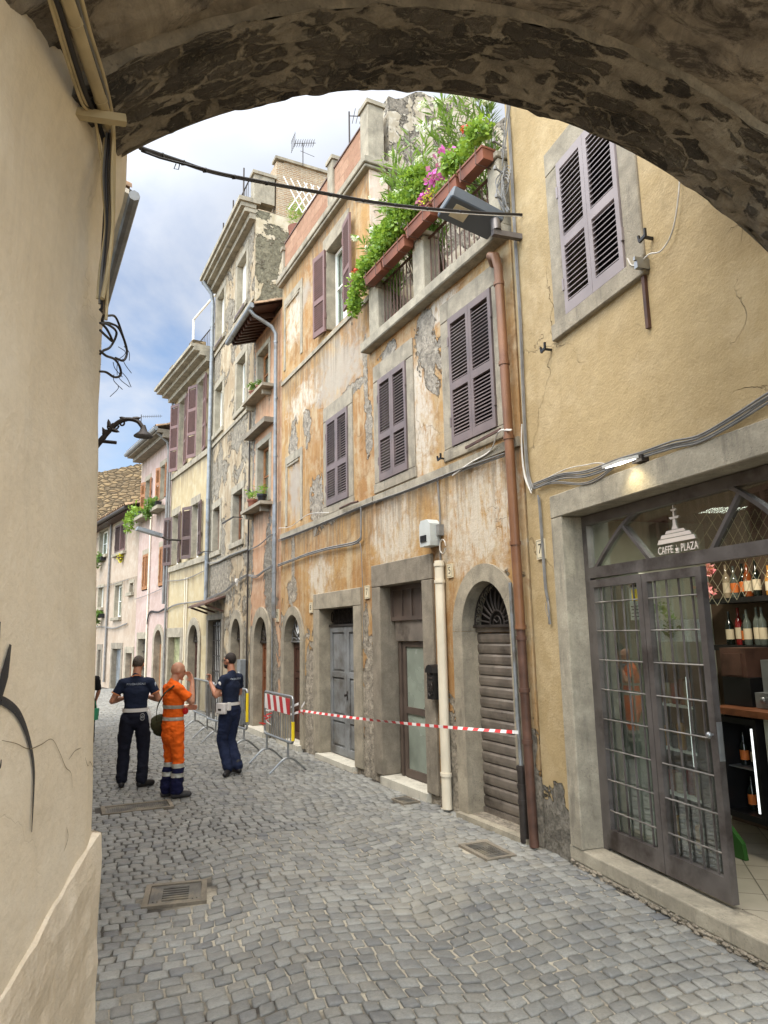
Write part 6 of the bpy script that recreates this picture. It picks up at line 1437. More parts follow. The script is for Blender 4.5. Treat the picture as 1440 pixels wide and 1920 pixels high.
# ------------------------------------------------------------------ things behind the row
def PXY(px, py, Y): r = ray(px, py); return Vector((0, 0, CAMZ)) + r*(Y/r.y)
sb = empty('stone_building', (PXY(150, 1200, 38).x, 38, 0), 0, 'big rubble stone building rising behind the cream pink house', 'building')
a = PXY(150, 890, 38); b_ = PXY(262, 866, 38); w_ = b_.x - a.x
mb = MB(); n = 30; top = [(w_*i/n*1.0, a.z + (b_.z-a.z)*i/n + .12*noise.noise(Vector((i*.7, 0, 0)))) for i in range(n+1)]
mb.prism([(-6, 0), (w_+1.5, 0), (w_+1.5, b_.z-3.8), (w_, b_.z-3.6)] + list(reversed(top)) + [(-6, a.z-1)], 0, 5); mb.build('wall', M['stonewall'], sb)
mb = MB(); mb.tube([(w_-.3, -.1, b_.z-4), (w_-.3, -.1, b_.z+1.5)], .04, 6); mb.build('pipe', M['pipe_cream'], sb)
def antenna(pos, h, lab, rz=0, kind=0):
    o = empty('tv_antenna', pos, rz, lab, 'antenna', 'rooftop antennas'); mb = MB(); mb.tube([(0, 0, 0), (0, 0, h)], .018, 6); mb.build('mast', M['iron'], o)
    mb = MB()
    if kind == 0:
        mb.tube([(-.35, 0, h-.1), (.5, 0, h+.15)], .012, 5)
        for k in range(9): x = -.3 + k*.09; z = h-.1 + (x+.35)*.29; mb.tube([(x, -.16, z+.06), (x, .16, z-.06)], .007, 4); mb.tube([(x, 0, z-.12), (x, 0, z+.12)], .006, 4)
        for k in range(5): mb.tube([(-.38, -.25+k*.12, h-.35), (-.38, -.25+k*.12, h+.2)], .007, 4)
        mb.tube([(-.38, -.3, h-.3), (-.38, .3, h-.3)], .007, 4); mb.tube([(-.38, -.3, h+.1), (-.38, .3, h+.1)], .007, 4); mb.tube([(-.1, -.0, h-.35), (.45, 0, h-.45)], .01, 4)
    else:
        mb.tube([(0, 0, h-.1), (.9, 0, h)], .01, 5)
        for k in range(10): x = .1 + k*.08; mb.tube([(x, -.22, h-.1+x*.11), (x, .22, h-.1+x*.11)], .006, 4)
    mb.build('elements', M['iron'], o)
p = PXY(568, 298, 16.5); antenna((p.x, p.y, p.z-.2), .95, 'bushy television antenna above the brick attic wall', .4, 0); bpy.data.objects['tv_antenna'].scale = (.7,)*3
p = PXY(655, 245, 13); antenna((p.x, p.y, p.z-.3), .75, 'thin antenna mast beside the stone parapet pier', .2, 1)
p = PXY(262, 850, 30); antenna((p.x, p.y, p.z-.5), 2.3, 'slim antenna above the pink house roof', .3, 1)
# small gabled attic house behind the parapet
ga = empty('attic_house', FO.W(-7.6, 3.6, 9.9), FO.rz, 'small gabled attic behind the brick parapet of the ochre house', 'building')
mb = MB(); mb.prism([(-1.2, 0), (1.2, 0), (1.2, 2.4), (0, 3.0), (-1.2, 2.4)], 0, 2.5); mb.build('wall', M['rubble2'], ga)
mb = MB(); mb.add([(-1.4, -.25, 2.38), (0, -.25, 3.06), (0, 2.6, 3.06), (-1.4, 2.6, 2.38), (-1.4, -.25, 2.46), (0, -.25, 3.14), (0, 2.6, 3.14), (-1.4, 2.6, 2.46)], [(0, 1, 2, 3), (4, 5, 6, 7), (0, 1, 5, 4), (2, 3, 7, 6), (3, 0, 4, 7)])
mb.add([(1.4, -.25, 2.38), (0, -.25, 3.06), (0, 2.6, 3.06), (1.4, 2.6, 2.38), (1.4, -.25, 2.46), (0, -.25, 3.14), (0, 2.6, 3.14), (1.4, 2.6, 2.46)], [(0, 1, 2, 3), (4, 5, 6, 7), (0, 1, 5, 4), (2, 3, 7, 6), (3, 0, 4, 7)]); mb.build('roof', M['slab'], ga)
# lattice and bush on the parapet
lt_ = empty('trellis', FO.W(-8.6, .25, 10.0), FO.rz, 'white folding trellis standing behind the brick parapet', 'trellis')
mb = MB()
for k in range(-3, 8):
    for sg in (-1, 1):
        x0 = k*.2; p0 = Vector((x0, 0, 0)); p1 = Vector((x0+sg*.55, 0, .95)); 
        if -.2 < p1.x < 1.4 and -.2 < p0.x < 1.4: mb.bar(p0+Vector((0, .006*sg, 0)), p1+Vector((0, .006*sg, 0)), .03, .008, up=(0, 1, 0))
mb.build('lattice', M['white'], lt_); qa = FO.at(541, 392, .5); lt_.location = FO.W(*qa); lt_.rotation_euler = (0, 0, FO.rz + PI/2); lt_.scale = (.9,)*3
qb = FO.at(556, 402, .8)
bu = empty('potted_bush', FO.W(qb[0], .8, qb[2]-.72), FO.rz, 'round bright green bush in front of the white trellis', 'bush'); mb = MB(); mb.lathe([(.16, 0), (.22, .35), (.001, .33)]); mb.build('pot', M['terracotta'], bu)
leaves('foliage', M['leaf_lime'], [((0, 0, .75), (.38, .3, .42))], 700, .06, bu, slim=.3, seed=12)
# ------------------------------------------------------------------ left row beyond the arch
FLL = Frame(0, 0, -28)
org = Vector((-2.50, 4.75, 0)); dL = Vector((math.sin(math.radians(-28)), math.cos(math.radians(-28)), 0)); st0 = org - dL*.0
lh = empty('left_house', st0, math.atan2(dL.y, dL.x), 'house beyond the arch on the left with projecting wooden eaves', 'house')
facade(lh, 0, 14, 0, 5.6, 'cream', holes=[(2.9, 3.9, 3.0, 4.4), (6.2, 7.2, 3.0, 4.4)], D=5, back=True)
for s in (3.0, 6.3): closed_win(lh, s, s+.8, 3.05, 4.35, 'brown_shut', .12)
for k in range(20): mb = MB(); mb.bar((.3+k*.7, 0, 5.75), (.3+k*.7, -.5, 5.55), .08, .1); mb.build('rafter', M['white'], lh)
mb = MB(); mb.add([(0, .1, 5.82), (14, .1, 5.82), (14, -.58, 5.60), (0, -.58, 5.60), (0, .1, 5.86), (14, .1, 5.86), (14, -.58, 5.64), (0, -.58, 5.64)], [(0, 3, 2, 1), (4, 5, 6, 7), (0, 1, 5, 4), (1, 2, 6, 5), (2, 3, 7, 6), (3, 0, 4, 7)]); mb.build('eave_boards', M['sill_w'], lh)
tiled(lh, 0, 14, -.6, 5.66, 4.5, 7.2, 60)
mb = MB(); mb.tube([(0, -.62, 5.6), (14, -.62, 5.6)], .045, 8); mb.build('gutter', M['zinc'], lh, smooth=True)
pipe(lh, [(.25, -.08, 5.3), (.25, -.08, .1)], .05, 'iron', 'drainpipe')
# ornate lamp bracket
lp_o = PXY(176, 845, 8.2); lpb = empty('ornate_street_lamp', lp_o, 0, 'wrought iron scroll lamp bracket curving out from the left against the sky', 'street lamp')
def lpp(px, py): return PXY(px, py, 8.2) - lp_o
mb = MB(); arm = [lpp(170, 850), lpp(186, 830), lpp(205, 808), lpp(222, 792), lpp(240, 786), lpp(258, 790), lpp(268, 802)]
mb.tube(through(arm, 5), [.036]*8 + [.03]*12 + [.026]*11, 8)
mb.tube([lpp(176, 826), lpp(218, 830)], .022, 6)
for (cx, cy, r, t0) in ((214, 798, 9, 0), (200, 812, 8, 2), (228, 794, 7, 4), (206, 800, 6, 1)): mb.tube([lpp(cx + r*(1-k/16)*math.cos(t0+k*.5), cy + r*(1-k/16)*math.sin(t0+k*.5)) for k in range(13)], .012, 5)
for (x, y, dx_, dy_) in ((198, 815, -6, -14), (212, 806, 12, 4), (232, 786, -8, -4), (205, 800, -2, -14), (250, 786, 14, -3)): mb.tube([lpp(x, y), lpp(x+dx_*.6, y+dy_*.6), lpp(x+dx_, y+dy_)], [.03, .022, .004], 6)
mb.build('bracket', M['iron'], lpb, smooth=True)
mb = MB(); c = lpp(269, 812); mb.M = Matrix.Translation(c); mb.lathe([(.02, .10), (.035, .06), (.05, .02), (.11, -.03), (.115, -.045), (.001, -.04)], (0, 0, 0), 14); mb.build('lamp_shade', M['iron'], lpb, smooth=True)

# ------------------------------------------------------------------ overhead cable and the big street light
c0 = gpt(3.2, -.45, 4.3); c1 = FC.W(.12, -.12, 6.62)
q0 = PXY(268, 280, 3.4)
def oc(px, d): 
    pts = []
    for i, (x, y) in enumerate(px): t = i/(len(px)-1); pts.append(PXY(x, y, 3.35 + (7.0-3.35)*t))
    return pts
tr = [(262, 276), (330, 299), (400, 322), (500, 342), (600, 360), (700, 378), (800, 390), (900, 398), (985, 402)]
mb = MB(); mb.tube(through(oc(tr, 0), 5), .0105, 8); mb.tube(through(oc([(x, y+3) for x, y in tr], 0), 5), .007, 6)
R = random.Random(6)
for k in range(11):
    P = through(oc(tr, 0), 5); q = P[3+k*3]; mb.tube([q + Vector((-.012, 0, -.006)), q + Vector((.012, 0, -.006))], .016, 8)
tag(mb.build('overhead_cable', M['cable_black'], None, smooth=True), 'thick black cable strung across the lane from the arch to the cafe house', 'cable')
mb = MB(); mb.tube(through(oc([(x, y+(6 if x < 950 else 2)) for x, y in tr[4:]], 0)[0:0] or [p + Vector((0, 0, -.028)) for p in through(oc(tr, 0), 3)[14:]], 3), .005, 5); tag(mb.build('overhead_cable', M['cable_white'], None, smooth=True), 'thin white wire tied under the black overhead cable at the right', 'cable')
mb = MB(); mb.tube([PXY(x, y, 3.4) for x, y in [(265, 283), (300, 296), (330, 304), (380, 316)]], .006, 6); q = PXY(330, 307, 3.4); mb.tube([q, q+Vector((-.01, 0, -.03)), q+Vector((.015, 0, -.035)), q+Vector((.02, 0, .0))], .003, 4); tag(mb.build('overhead_cable', M['cable_black'], None, smooth=True), 'short thin wire with a loose clip under the left end of the black overhead cable', 'cable')
big = empty('street_light', FC.W(.2, -.30, 6.36), FC.rz, 'large grey box street light on a short arm over the lane', 'street light')
mb = MB(); mb.box(-.03, .03, -.05, .30, -.03, .03); mb.tube([(-.0, .0, .03), (-.02, .0, .20)], .055, 12); mb.build('arm', M['iron_grey'], big, smooth=True)
mb = MB(); mb.M = Matrix.Translation((-.16, -.03, .22)) @ Matrix.Rotation(math.radians(-17), 4, 'X')
mb.loft([[(-.2, .12, -.05), (.2, .12, -.05), (.2, .12, .07), (-.2, .12, .07)], [(-.21, -.50, -.05), (.21, -.50, -.05), (.21, -.50, .09), (-.21, -.50, .09)], [(-.20, -.52, -.045), (.20, -.52, -.045), (.20, -.52, .085), (-.20, -.52, .085)]])
M['lamp_grey'] = simple('slate_lamp_paint', rgb(84, 90, 96), .4, .2, var=.03); o = mb.build('lamp_head', M['lamp_grey'], big); bv = o.modifiers.new('b', 'BEVEL'); bv.width = .012
mb = MB(); mb.M = Matrix.Translation((-.16, -.03, .22)) @ Matrix.Rotation(math.radians(-17), 4, 'X'); mb.box(-.09, .13, -.42, -.24, -.058, -.0515); mb.build('lamp_glass', M['ceramic'], big)
# cable tangle at the corner bracket
mb = MB(); R = random.Random(12)
for k in range(7): mb.tube(through([FC.W(.08+R.uniform(-.05, .05), -.08, 7.3+R.uniform(-.3, .2)), FC.W(.06+R.uniform(-.1, .12), -.16, 7.05+R.uniform(-.1, .1)), FC.W(.1+R.uniform(-.06, .06), -.1, 6.7)], 5), .007, 5)
for k in range(5): mb.tube([FC.W(.13 + .09*math.cos(t), -.09-.01*k, 7.15 - k*.04 + .11*math.sin(t)) for t in [i*.6 for i in range(11)]], .005, 5)
for z in (7.6, 7.25, 6.9): mb.bar(FC.W(.0, -.02, z), FC.W(.06, -.20, z+.02), .015, .02); mb.lathe([(.018, 0), (.022, .03), (.012, .05)], FC.W(.06, -.2, z), 8)
for (z0_, z1_) in ((8.4, 7.4), (8.1, 7.3)): mb.tube([FC.W(.65, -.06, z0_+.3), FC.W(.3, -.1, (z0_+z1_)/2+.2), FC.W(.08, -.12, z1_)], .008, 5)
tag(mb.build('cable_tangle', M['cable_grey'], None, smooth=True), 'tangle of cables and insulators at the upper left corner of the cafe house', 'cables')
# ------------------------------------------------------------------ people
def fuse(mb, name, mat, parent, vox=.009, smooth=6, fold=0, seed=0, fs=.12):
    """melt the overlapping volumes of mb into one continuous skin"""
    me = bpy.data.meshes.new(name); me.from_pydata([tuple(p) for p in mb.v], [], mb.f)
    b = bmesh.new(); b.from_mesh(me); bmesh.ops.recalc_face_normals(b, faces=b.faces); b.to_mesh(me); b.free()
    o = bpy.data.objects.new(name, me); C.objects.link(o)
    r = o.modifiers.new('r', 'REMESH'); r.mode = 'VOXEL'; r.voxel_size = vox
    s = o.modifiers.new('s', 'SMOOTH'); s.iterations = smooth; s.factor = .6
    bpy.context.view_layer.update()
    m2 = bpy.data.meshes.new_from_object(o.evaluated_get(bpy.context.evaluated_depsgraph_get())); bpy.data.objects.remove(o)
    m2.name = name
    if fold:
        nr = [v.normal.copy() for v in m2.vertices]
        for v, vn in zip(m2.vertices, nr):
            p = v.co; k = noise.noise(Vector((p.x/fs+seed, p.y/fs, p.z/fs*1.6)))*fold + noise.noise(Vector((p.x/fs*2.3+seed, p.y/fs*2.3, p.z/fs*5+seed)))*fold*.6
            v.co = p + vn*k
    m2.materials.clear(); m2.materials.append(mat); m2.polygons.foreach_set('use_smooth', [True]*len(m2.polygons))
    o = bpy.data.objects.new(name, m2); C.objects.link(o); o.parent = parent; return o
def V(*a): return Vector(a)
def limb(mb, pts, r, sq=(1, 1), n=12): mb.tube(pts, r, n, sq, round_=True)
def hand(mb, w, d, side, up, curl=.5, s=1.0):
    """palm and five fingers from wrist w, pointing d; side = towards the thumb"""
    d = d.normalized(); side = (side - d*side.dot(d)).normalized(); nrm = d.cross(side)*up
    pc = w + d*.045*s
    for k in range(4): 
        a = w + side*(.028-.019*k)*s*.7; b = w + d*.09*s + side*(.030-.020*k)*s
        limb(mb, [a, b], [.013*s, .0115*s], n=8)
    for k, L in enumerate((.068, .076, .070, .055)):
        p = w + d*.088*s + side*(.030-.020*k)*s; q = [p]; a = 0
        for j, f in enumerate((.42, .32, .26)):
            a += curl*(.7 if j else .5); q.append(q[-1] + (d*math.cos(a) + nrm*math.sin(a))*L*f*s)
        limb(mb, q, [.0095*s, .009*s, .0082*s, .007*s], n=8)
    p = w + d*.025*s + side*.026*s; limb(mb, [p, p + (d*.6+side*.6+nrm*.25).normalized()*.035*s, p + (d*.85+side*.45+nrm*.45).normalized()*.065*s], [.012*s, .0105*s, .0085*s], n=8)
def head_skin(mb, c, R3, s=1.0):
    """head centred at c (eye height), R3 turns it; face towards local +Y"""
    T_ = lambda x, y, z: c + R3 @ V(x*s, y*s, z*s)
    mb.ell(c + R3 @ V(0, -.012, .022), (.074*s, .094*s, .098*s), 18, 14, R3); mb.ell(c + R3 @ V(0, .022, -.035), (.056*s, .068*s, .078*s), 14, 10, R3)
    limb(mb, [T_(0, .086, .012), T_(0, .106, -.020), T_(0, .100, -.03)], [.008, .013, .012], n=8)         # nose
    limb(mb, [T_(-.018, .085, -.058), T_(.018, .085, -.058)], .009, n=8); limb(mb, [T_(-.012, .078, -.098), T_(.012, .078, -.098)], .018, n=8)
    limb(mb, [T_(-.04, .068, .028), T_(-.012, .084, .026)], .011, n=8); limb(mb, [T_(.04, .068, .028), T_(.012, .084, .026)], .011, n=8)
    for sg in (-1, 1): mb.ell(T_(sg*.077, -.012, -.006), (.010*s, .020*s, .032*s), 8, 6, R3)
SK = {}
def skin(name, c, c2):
    b = NB(name); n_ = b.noise(b.obj, 12, 5); col = b.mix(b.ramp(n_, .35, .65), c, c2); b.p.inputs['Subsurface Weight'].default_value = .08; b.p.inputs['Subsurface Radius'].default_value = (.01, .004, .002)
    return b.fin(col, .5, None, 0, .35)
M['skin_a'] = skin('tanned_skin', rgb(176, 122, 96), rgb(190, 138, 112)); M['skin_b'] = skin('sunburnt_skin', rgb(176, 124, 98), rgb(192, 142, 114))
M['hair'] = simple('dark_cropped_hair', rgb(46, 38, 34), .75, var=.25, scale=60, bump=.5); M['hair_g'] = simple('greying_cropped_hair', rgb(86, 76, 68), .75, var=.25, scale=60, bump=.5)
def cloth(name, c, var=.12):
    b = NB(name); n1 = b.noise(b.obj, 6, 5, .6); n2 = b.noise(b.obj, 160, 2)
    lo = tuple(x*(1-var*2) for x in c[:3]) + (1,); hi = tuple(min(1, x*(1+var)) for x in c[:3]) + (1,)
    return b.fin(b.mix(b.ramp(n1, .35, .65), lo, hi), .85, b.bump(b.math('ADD', n2, b.math('MULTIPLY', n1, 2)), .4, .004), 0, .2)
M['navy_shirt'] = cloth('navy_polo_cotton', rgb(34, 42, 62)); M['navy_trous'] = cloth('navy_twill', rgb(26, 28, 40)); M['blue_trous'] = cloth('dark_blue_twill', rgb(34, 42, 66))
M['hivis'] = cloth('orange_workwear', rgb(240, 104, 28), .07); M['refl'] = simple('grey_reflective_tape', rgb(186, 184, 172), .4, .2, var=.05); M['navy_band'] = cloth('navy_band', rgb(26, 28, 60))
M['boot'] = simple('black_boot_leather', rgb(30, 28, 28), .5, var=.2, scale=20); M['boot_g'] = simple('grey_work_shoe', rgb(62, 60, 60), .6, var=.2, scale=20)
M['belt_w'] = simple('white_duty_leather', rgb(222, 218, 212), .5, var=.05); M['olive'] = cloth('olive_canvas', rgb(58, 58, 38)); M['black_cloth'] = cloth('black_cloth', rgb(26, 26, 28)); M['trim'] = simple('orange_piping', rgb(206, 130, 84), .7, var=.05); M['silver_txt'] = simple('silver_print', rgb(190, 200, 210), .5, var=.02)
b = NB('red_plastic'); M['red'] = b.fin(rgb(196, 34, 34), .45)
def person(loc, rz, lab, H, P, skinm, shirt, trous, boots, hairm=None, bald=False, sleeve=.62, tunic=False, fold=.010):
    """P: joint positions for a 1.8 m figure facing +Y"""
    root = empty('person', loc, rz, lab, 'person'); root.scale = (H/1.8,)*3
    hR = Euler(P.get('head_rot', (0, 0, 0))).to_matrix(); hc = P['head']
    cst = P['chest']; plv = P['pelvis']; nb = cst + V(0, -.01, .20)
    up = (cst - plv).normalized()
    mb = MB()
    head_skin(mb, hc, hR)
    limb(mb, [nb + V(0, .0, -.03), hc + hR @ V(0, -.022, -.07)], [.062, .056])
    limb(mb, [plv + V(0, 0, -.02), plv.lerp(cst, .5), cst, cst + V(0, -.01, .12)], [.135, .125, .145, .10], sq=(1.1, .72))
    for sd_ in ('L', 'R'):
        sg = -1 if sd_ == 'L' else 1
        sh, el, wr = P['sh'+sd_], P['el'+sd_], P['wr'+sd_]
        limb(mb, [cst + V(sg*.05, -.01, .11), sh], [.058, .052]); limb(mb, [sh, sh.lerp(el, .5), el], [.052, .047, .040]); limb(mb, [el, el.lerp(wr, .3), wr], [.040, .042, .027])
        hd = P.get('hd'+sd_, (wr-el)); hand(mb, wr, hd, P.get('th'+sd_, V(0, 0, 1)), P.get('up'+sd_, 1), P.get('cl'+sd_, .5))
        hp, kn, an = P['hp'+sd_], P['kn'+sd_], P['an'+sd_]
        limb(mb, [hp, hp.lerp(kn, .5), kn], [.085, .072, .054]); limb(mb, [kn, kn.lerp(an, .35), an], [.054, .056, .036])
        td = P['toe'+sd_]; limb(mb, [an + V(0, 0, -.03), an + td*.16 + V(0, 0, -.05)], [.036, .03])
    body = fuse(mb, 'body', skinm, root, .0075, 3)
    # hair / beard
    if not bald:
        mb = MB(); hh = hR @ V(0, -.020, .030)
        mb.ell(hc + hh, (.078, .096, .098), 18, 14, hR); o = fuse(mb, 'hair', hairm, root, .008, 2, .002, 3, .02)
        bm = bmesh.new(); bm.from_mesh(o.data)
        kill = []
        for v in bm.verts:
            q = hR.inverted() @ (v.co - hc)
            if q.z < (-.012 if q.y > -.01 else -.075) or (q.y > .048 and q.z < .062) or (q.y > .015 and q.z < .02): kill.append(v)
        bmesh.ops.delete(bm, geom=kill, context='VERTS'); bm.to_mesh(o.data); bm.free()
    # trousers: one garment
    mb = MB(); limb(mb, [plv + V(0, 0, .10), plv, plv + V(0, 0, -.06)], [.128, .150, .142], sq=(1.12, .80), n=18)
    for sd_ in ('L', 'R'):
        hp, kn, an = P['hp'+sd_], P['kn'+sd_], P['an'+sd_]
        limb(mb, [hp + V(0, 0, .02), hp.lerp(kn, .5), kn, kn.lerp(an, .5), an + V(0, 0, .02)], [.105, .098, .082, .080, .076 if not tunic else .082], n=14)
        if not tunic and P.get('pockets', True):
            sg = -1 if sd_ == 'L' else 1; limb(mb, [hp.lerp(kn, .62) + V(sg*.06, -.01, .05), hp.lerp(kn, .62) + V(sg*.06, -.01, -.06)], [.045, .045], n=8)
    tr_ = fuse(mb, 'trousers', trous, root, .011, 4, fold, 5, .10)
    # shirt
    mb = MB(); lo = plv + V(0, 0, -.02 if not tunic else -.16)
    if tunic: limb(mb, [lo, plv + V(0, 0, -.02), plv.lerp(cst, .5), cst, cst + V(0, -.01, .10)], [.168, .160, .150, .170, .13], sq=(1.14, .82), n=20)
    else: limb(mb, [plv + V(0, 0, .07), plv.lerp(cst, .5), cst, cst + V(0, -.01, .10)], [.134, .136, .158, .118], sq=(1.14, .76), n=20)
    for sd_ in ('L', 'R'):
        sg = -1 if sd_ == 'L' else 1; sh, el = P['sh'+sd_], P['el'+sd_]
        limb(mb, [cst + V(sg*.06, -.012, .10), sh], [.075, .066]); limb(mb, [nb + V(sg*.03, 0, -.05), sh + V(-sg*.02, 0, .01)], [.05, .052]); mb.tube([sh, sh.lerp(el, sleeve*.5), sh.lerp(el, sleeve)], [.065, .063, .062 if not tunic else .075], 14, round_=False)
    limb(mb, [nb + V(0, -.005, -.05), nb + V(0, -.0, -.012)], [.078, .070])
    shirt_o = fuse(mb, 'shirt', shirt, root, .010, 3, fold*.9, 2, .13)
    # boots with soles
    for sd_ in ('L', 'R'):
        an, td = P['an'+sd_], P['toe'+sd_]; mb = MB()
        limb(mb, [an + V(0, 0, .07), an + V(0, 0, -.01)], [.058, .056]); limb(mb, [an + V(0, 0, -.045) - td*.035, an + td*.07 + V(0, 0, -.042), an + td*.165 + V(0, 0, -.052)], [.043, .048, .038], n=12)
        o = fuse(mb, 'boot', boots, root, .008, 3)
    return root, dict(P=P, chest=cst, pelvis=plv)
def ring_band(root, name, mat, c, rx, ry, z0, z1, M3=None, n=40, f=None):
    mb = MB(); rr = []
    for z in (z0, (z0+z1)/2, z1): rr.append([c + V(rx*math.cos(2*PI*i/n), ry*math.sin(2*PI*i/n), z) for i in range(n)])
    mb.loft(rr, cap=False); return mb.build(name, mat, root, smooth='all')
def wrap(root, name, mat, target, z0, z1, out=.004, sel=None):
    """a band that hugs a garment: the garment's own surface between two heights, lifted a little"""
    bm = bmesh.new(); bm.from_mesh(target.data); bm.normal_update()
    for z_, nz in ((z0, -1), (z1, 1)): bmesh.ops.bisect_plane(bm, geom=bm.verts[:]+bm.edges[:]+bm.faces[:], plane_co=(0, 0, z_), plane_no=(0, 0, 1))
    kill = [f for f in bm.faces if not (z0 < f.calc_center_median().z < z1) or (sel and not sel(f.calc_center_median()))]
    bmesh.ops.delete(bm, geom=kill, context='FACES'); bm.normal_update()
    for v in bm.verts: v.co += v.normal*out
    me = bpy.data.meshes.new(name); bm.to_mesh(me); bm.free(); me.materials.clear(); me.materials.append(mat)
    o = bpy.data.objects.new(name, me); C.objects.link(o); o.parent = root; return o
def child(root, nm): return [k for k in kids(root) if k.name.split('.')[0] == nm][0]
def wraptext(root, txt, size, mat, z, target, name='print', xoff=0, back=True, sx=1):
    """lettering laid onto the back of a garment"""
    from mathutils.bvhtree import BVHTree
    o = text_mesh(txt, size, mat, name, Matrix.Identity(4), root, 0, sx=sx)
    bv = BVHTree.FromPolygons([v.co.copy() for v in target.data.vertices], [list(p.vertices) for p in target.data.polygons])
    for v in o.data.vertices:
        x, zz = v.co.x + xoff, v.co.y + z
        h = bv.ray_cast(V(x, -.6, zz), V(0, 1, 0)); yv = h[0].y if h[0] else -.13
        v.co = V(x, yv - .007, zz)
    return o
base = dict(head=V(0, .03, 1.675), chest=V(0, 0, 1.30), pelvis=V(0, 0, .97),
    shL=V(-.182, -.01, 1.415), shR=V(.182, -.01, 1.415), elL=V(-.27, -.03, 1.15), elR=V(.27, -.03, 1.15), wrL=V(-.16, .2, 1.12), wrR=V(.16, .2, 1.12),
    hpL=V(-.095, 0, .90), hpR=V(.095, 0, .90), knL=V(-.11, .02, .50), knR=V(.11, .02, .50), anL=V(-.12, -.01, .10), anR=V(.12, -.01, .10), toeL=V(-.15, 1, 0).normalized(), toeR=V(.15, 1, 0).normalized())
def pose(**k): d = dict(base); d.update(k); return d
# the officer on the left, back to us, looking down at something in his hands
gA = G(248, 1477)
PA = pose(head=V(.015, .055, 1.655), head_rot=(-.28, 0, -.25), elL=V(-.31, -.02, 1.17), elR=V(.31, -.02, 1.17), wrL=V(-.17, .20, 1.19), wrR=V(.15, .22, 1.19), hpL=V(-.10, 0, .9), anL=V(-.145, .02, .10), anR=V(.12, -.06, .10), knL=V(-.13, .03, .5), knR=V(.125, .01, .5), toeL=V(-.05, 1, 0).normalized(), toeR=V(.85, .55, 0).normalized())
pa, _ = person(gA, math.radians(17), 'policeman in navy polo shirt and dark trousers, back turned, leftmost of the standing group', 1.86, PA, M['skin_a'], M['navy_shirt'], M['navy_trous'], M['boot'], M['hair_g'])
sh_ = child(pa, 'shirt'); tro = child(pa, 'trousers')
for n_, z0_, z1_ in (('belt', 1.015, 1.065),):
    ring_band(pa, n_, M['belt_w'], V(0, 0, 0), .172, .122, z0_, z1_)
mb = MB(); limb(mb, [V(.165, .03, 1.03), V(.185, .03, .90)], [.04, .035], sq=(.6, 1)); limb(mb, [V(.178, -.03, 1.0), V(.20, -.02, .82)], [.03, .022]); mb.build('holster', M['belt_w'], pa, smooth=True)
mb = MB()
for k in range(2): mb.tube([V(.10 + .026*math.cos(t), -.128-.01*k, .965-.03*k + .028*math.sin(t)) for t in [i*.524 for i in range(13)]], .006, 5)
mb.build('handcuffs', M['galv'], pa, smooth=True)
wraptext(pa, 'POLIZIA LOCALE', .036, 'silver_txt', 1.395, sh_, sx=.92)
for sd_, sg in (('L', -1), ('R', 1)):
    a, b_ = PA['sh'+sd_], PA['el'+sd_]; c = a.lerp(b_, .62); d = (b_-a).normalized(); mb = MB(); mb.tube([c-d*.012, c+d*.006], .069, 16, cap=False); mb.build('sleeve_trim', M['trim'], pa, smooth=True)
mb = MB(); mb.tube([V(-.06, -.075, 1.50), V(-.03, -.092, 1.515), V(.03, -.092, 1.515), V(.06, -.075, 1.50)], .008, 6); mb.build('collar_trim', M['trim'], pa, smooth=True)
mb = MB(); mb.ell(V(.255, -.035, 1.37), (.012, .034, .042), 12, 8); mb.build('sleeve_badge', M['silver_txt'], pa, smooth=True)
ph = None
# the workman in orange, a hand raised to his face
gB = G(320, 1497)
PB = pose(head=V(.0, .055, 1.64), head_rot=(-.22, 0, -.25), elR=V(.27, .13, 1.24), wrR=V(.13, .20, 1.50), hdR=V(-.10, -.02, .14), thR=V(-1, -.4, -.2), clR=.35, elL=V(-.25, .03, 1.15), wrL=V(-.10, .24, 1.14), anL=V(-.08, -.03, .10), anR=V(.10, .03, .10), knL=V(-.09, .02, .5), knR=V(.10, .04, .5), toeL=V(.12, 1, 0).normalized(), toeR=V(.2, 1, 0).normalized())
pb, _ = person(gB, math.radians(-48), 'bald workman in bright orange uniform with grey bands, hand raised to his face', 1.80, PB, M['skin_b'], M['hivis'], M['hivis'], M['boot_g'], None, True, .72, True, .014)
sh_ = child(pb, 'shirt'); tro = child(pb, 'trousers')
core = lambda c: abs(c.x) < .215 and c.y > -.3
for z0_, z1_ in ((1.16, 1.205), (1.005, 1.05)): wrap(pb, 'reflective_band', M['refl'], sh_, z0_, z1_, .004, lambda c: abs(c.x) < .20)
for z0_, z1_, m_ in ((.40, .455, 'refl'), (.28, .335, 'refl'), (.335, .40, 'navy_band'), (.05, .28, 'navy_band')): wrap(pb, 'trouser_band', M[m_], tro, z0_, z1_, .004 if m_ == 'refl' else .003)
mb = MB(); P_ = through([V(.13, -.06, 1.46), V(.05, -.155, 1.36), V(-.08, -.185, 1.20), V(-.17, -.16, 1.04), V(-.215, -.10, .96)], 6)
for a, b_ in zip(P_[:-1], P_[1:]): mb.bar(a, b_, .04, .008, up=V(-.3, -1, .2))
mb.build('bag_strap', M['olive'], pb)
mb = MB(); mb.ell(V(-.235, -.08, .94), (.075, .13, .13), 14, 10); mb.ell(V(-.24, -.05, .86), (.07, .12, .09), 14, 10); mb.ell(V(-.26, -.09, 1.0), (.06, .11, .05), 12, 8); fuse(mb, 'shoulder_bag', M['olive'], pb, .009, 3, .006, 4, .05)
mb = MB(); mb.ell(V(.17, .09, 1.12), (.04, .04, .045), 12, 8); mb.build('radio', M['red'], pb, smooth=True)
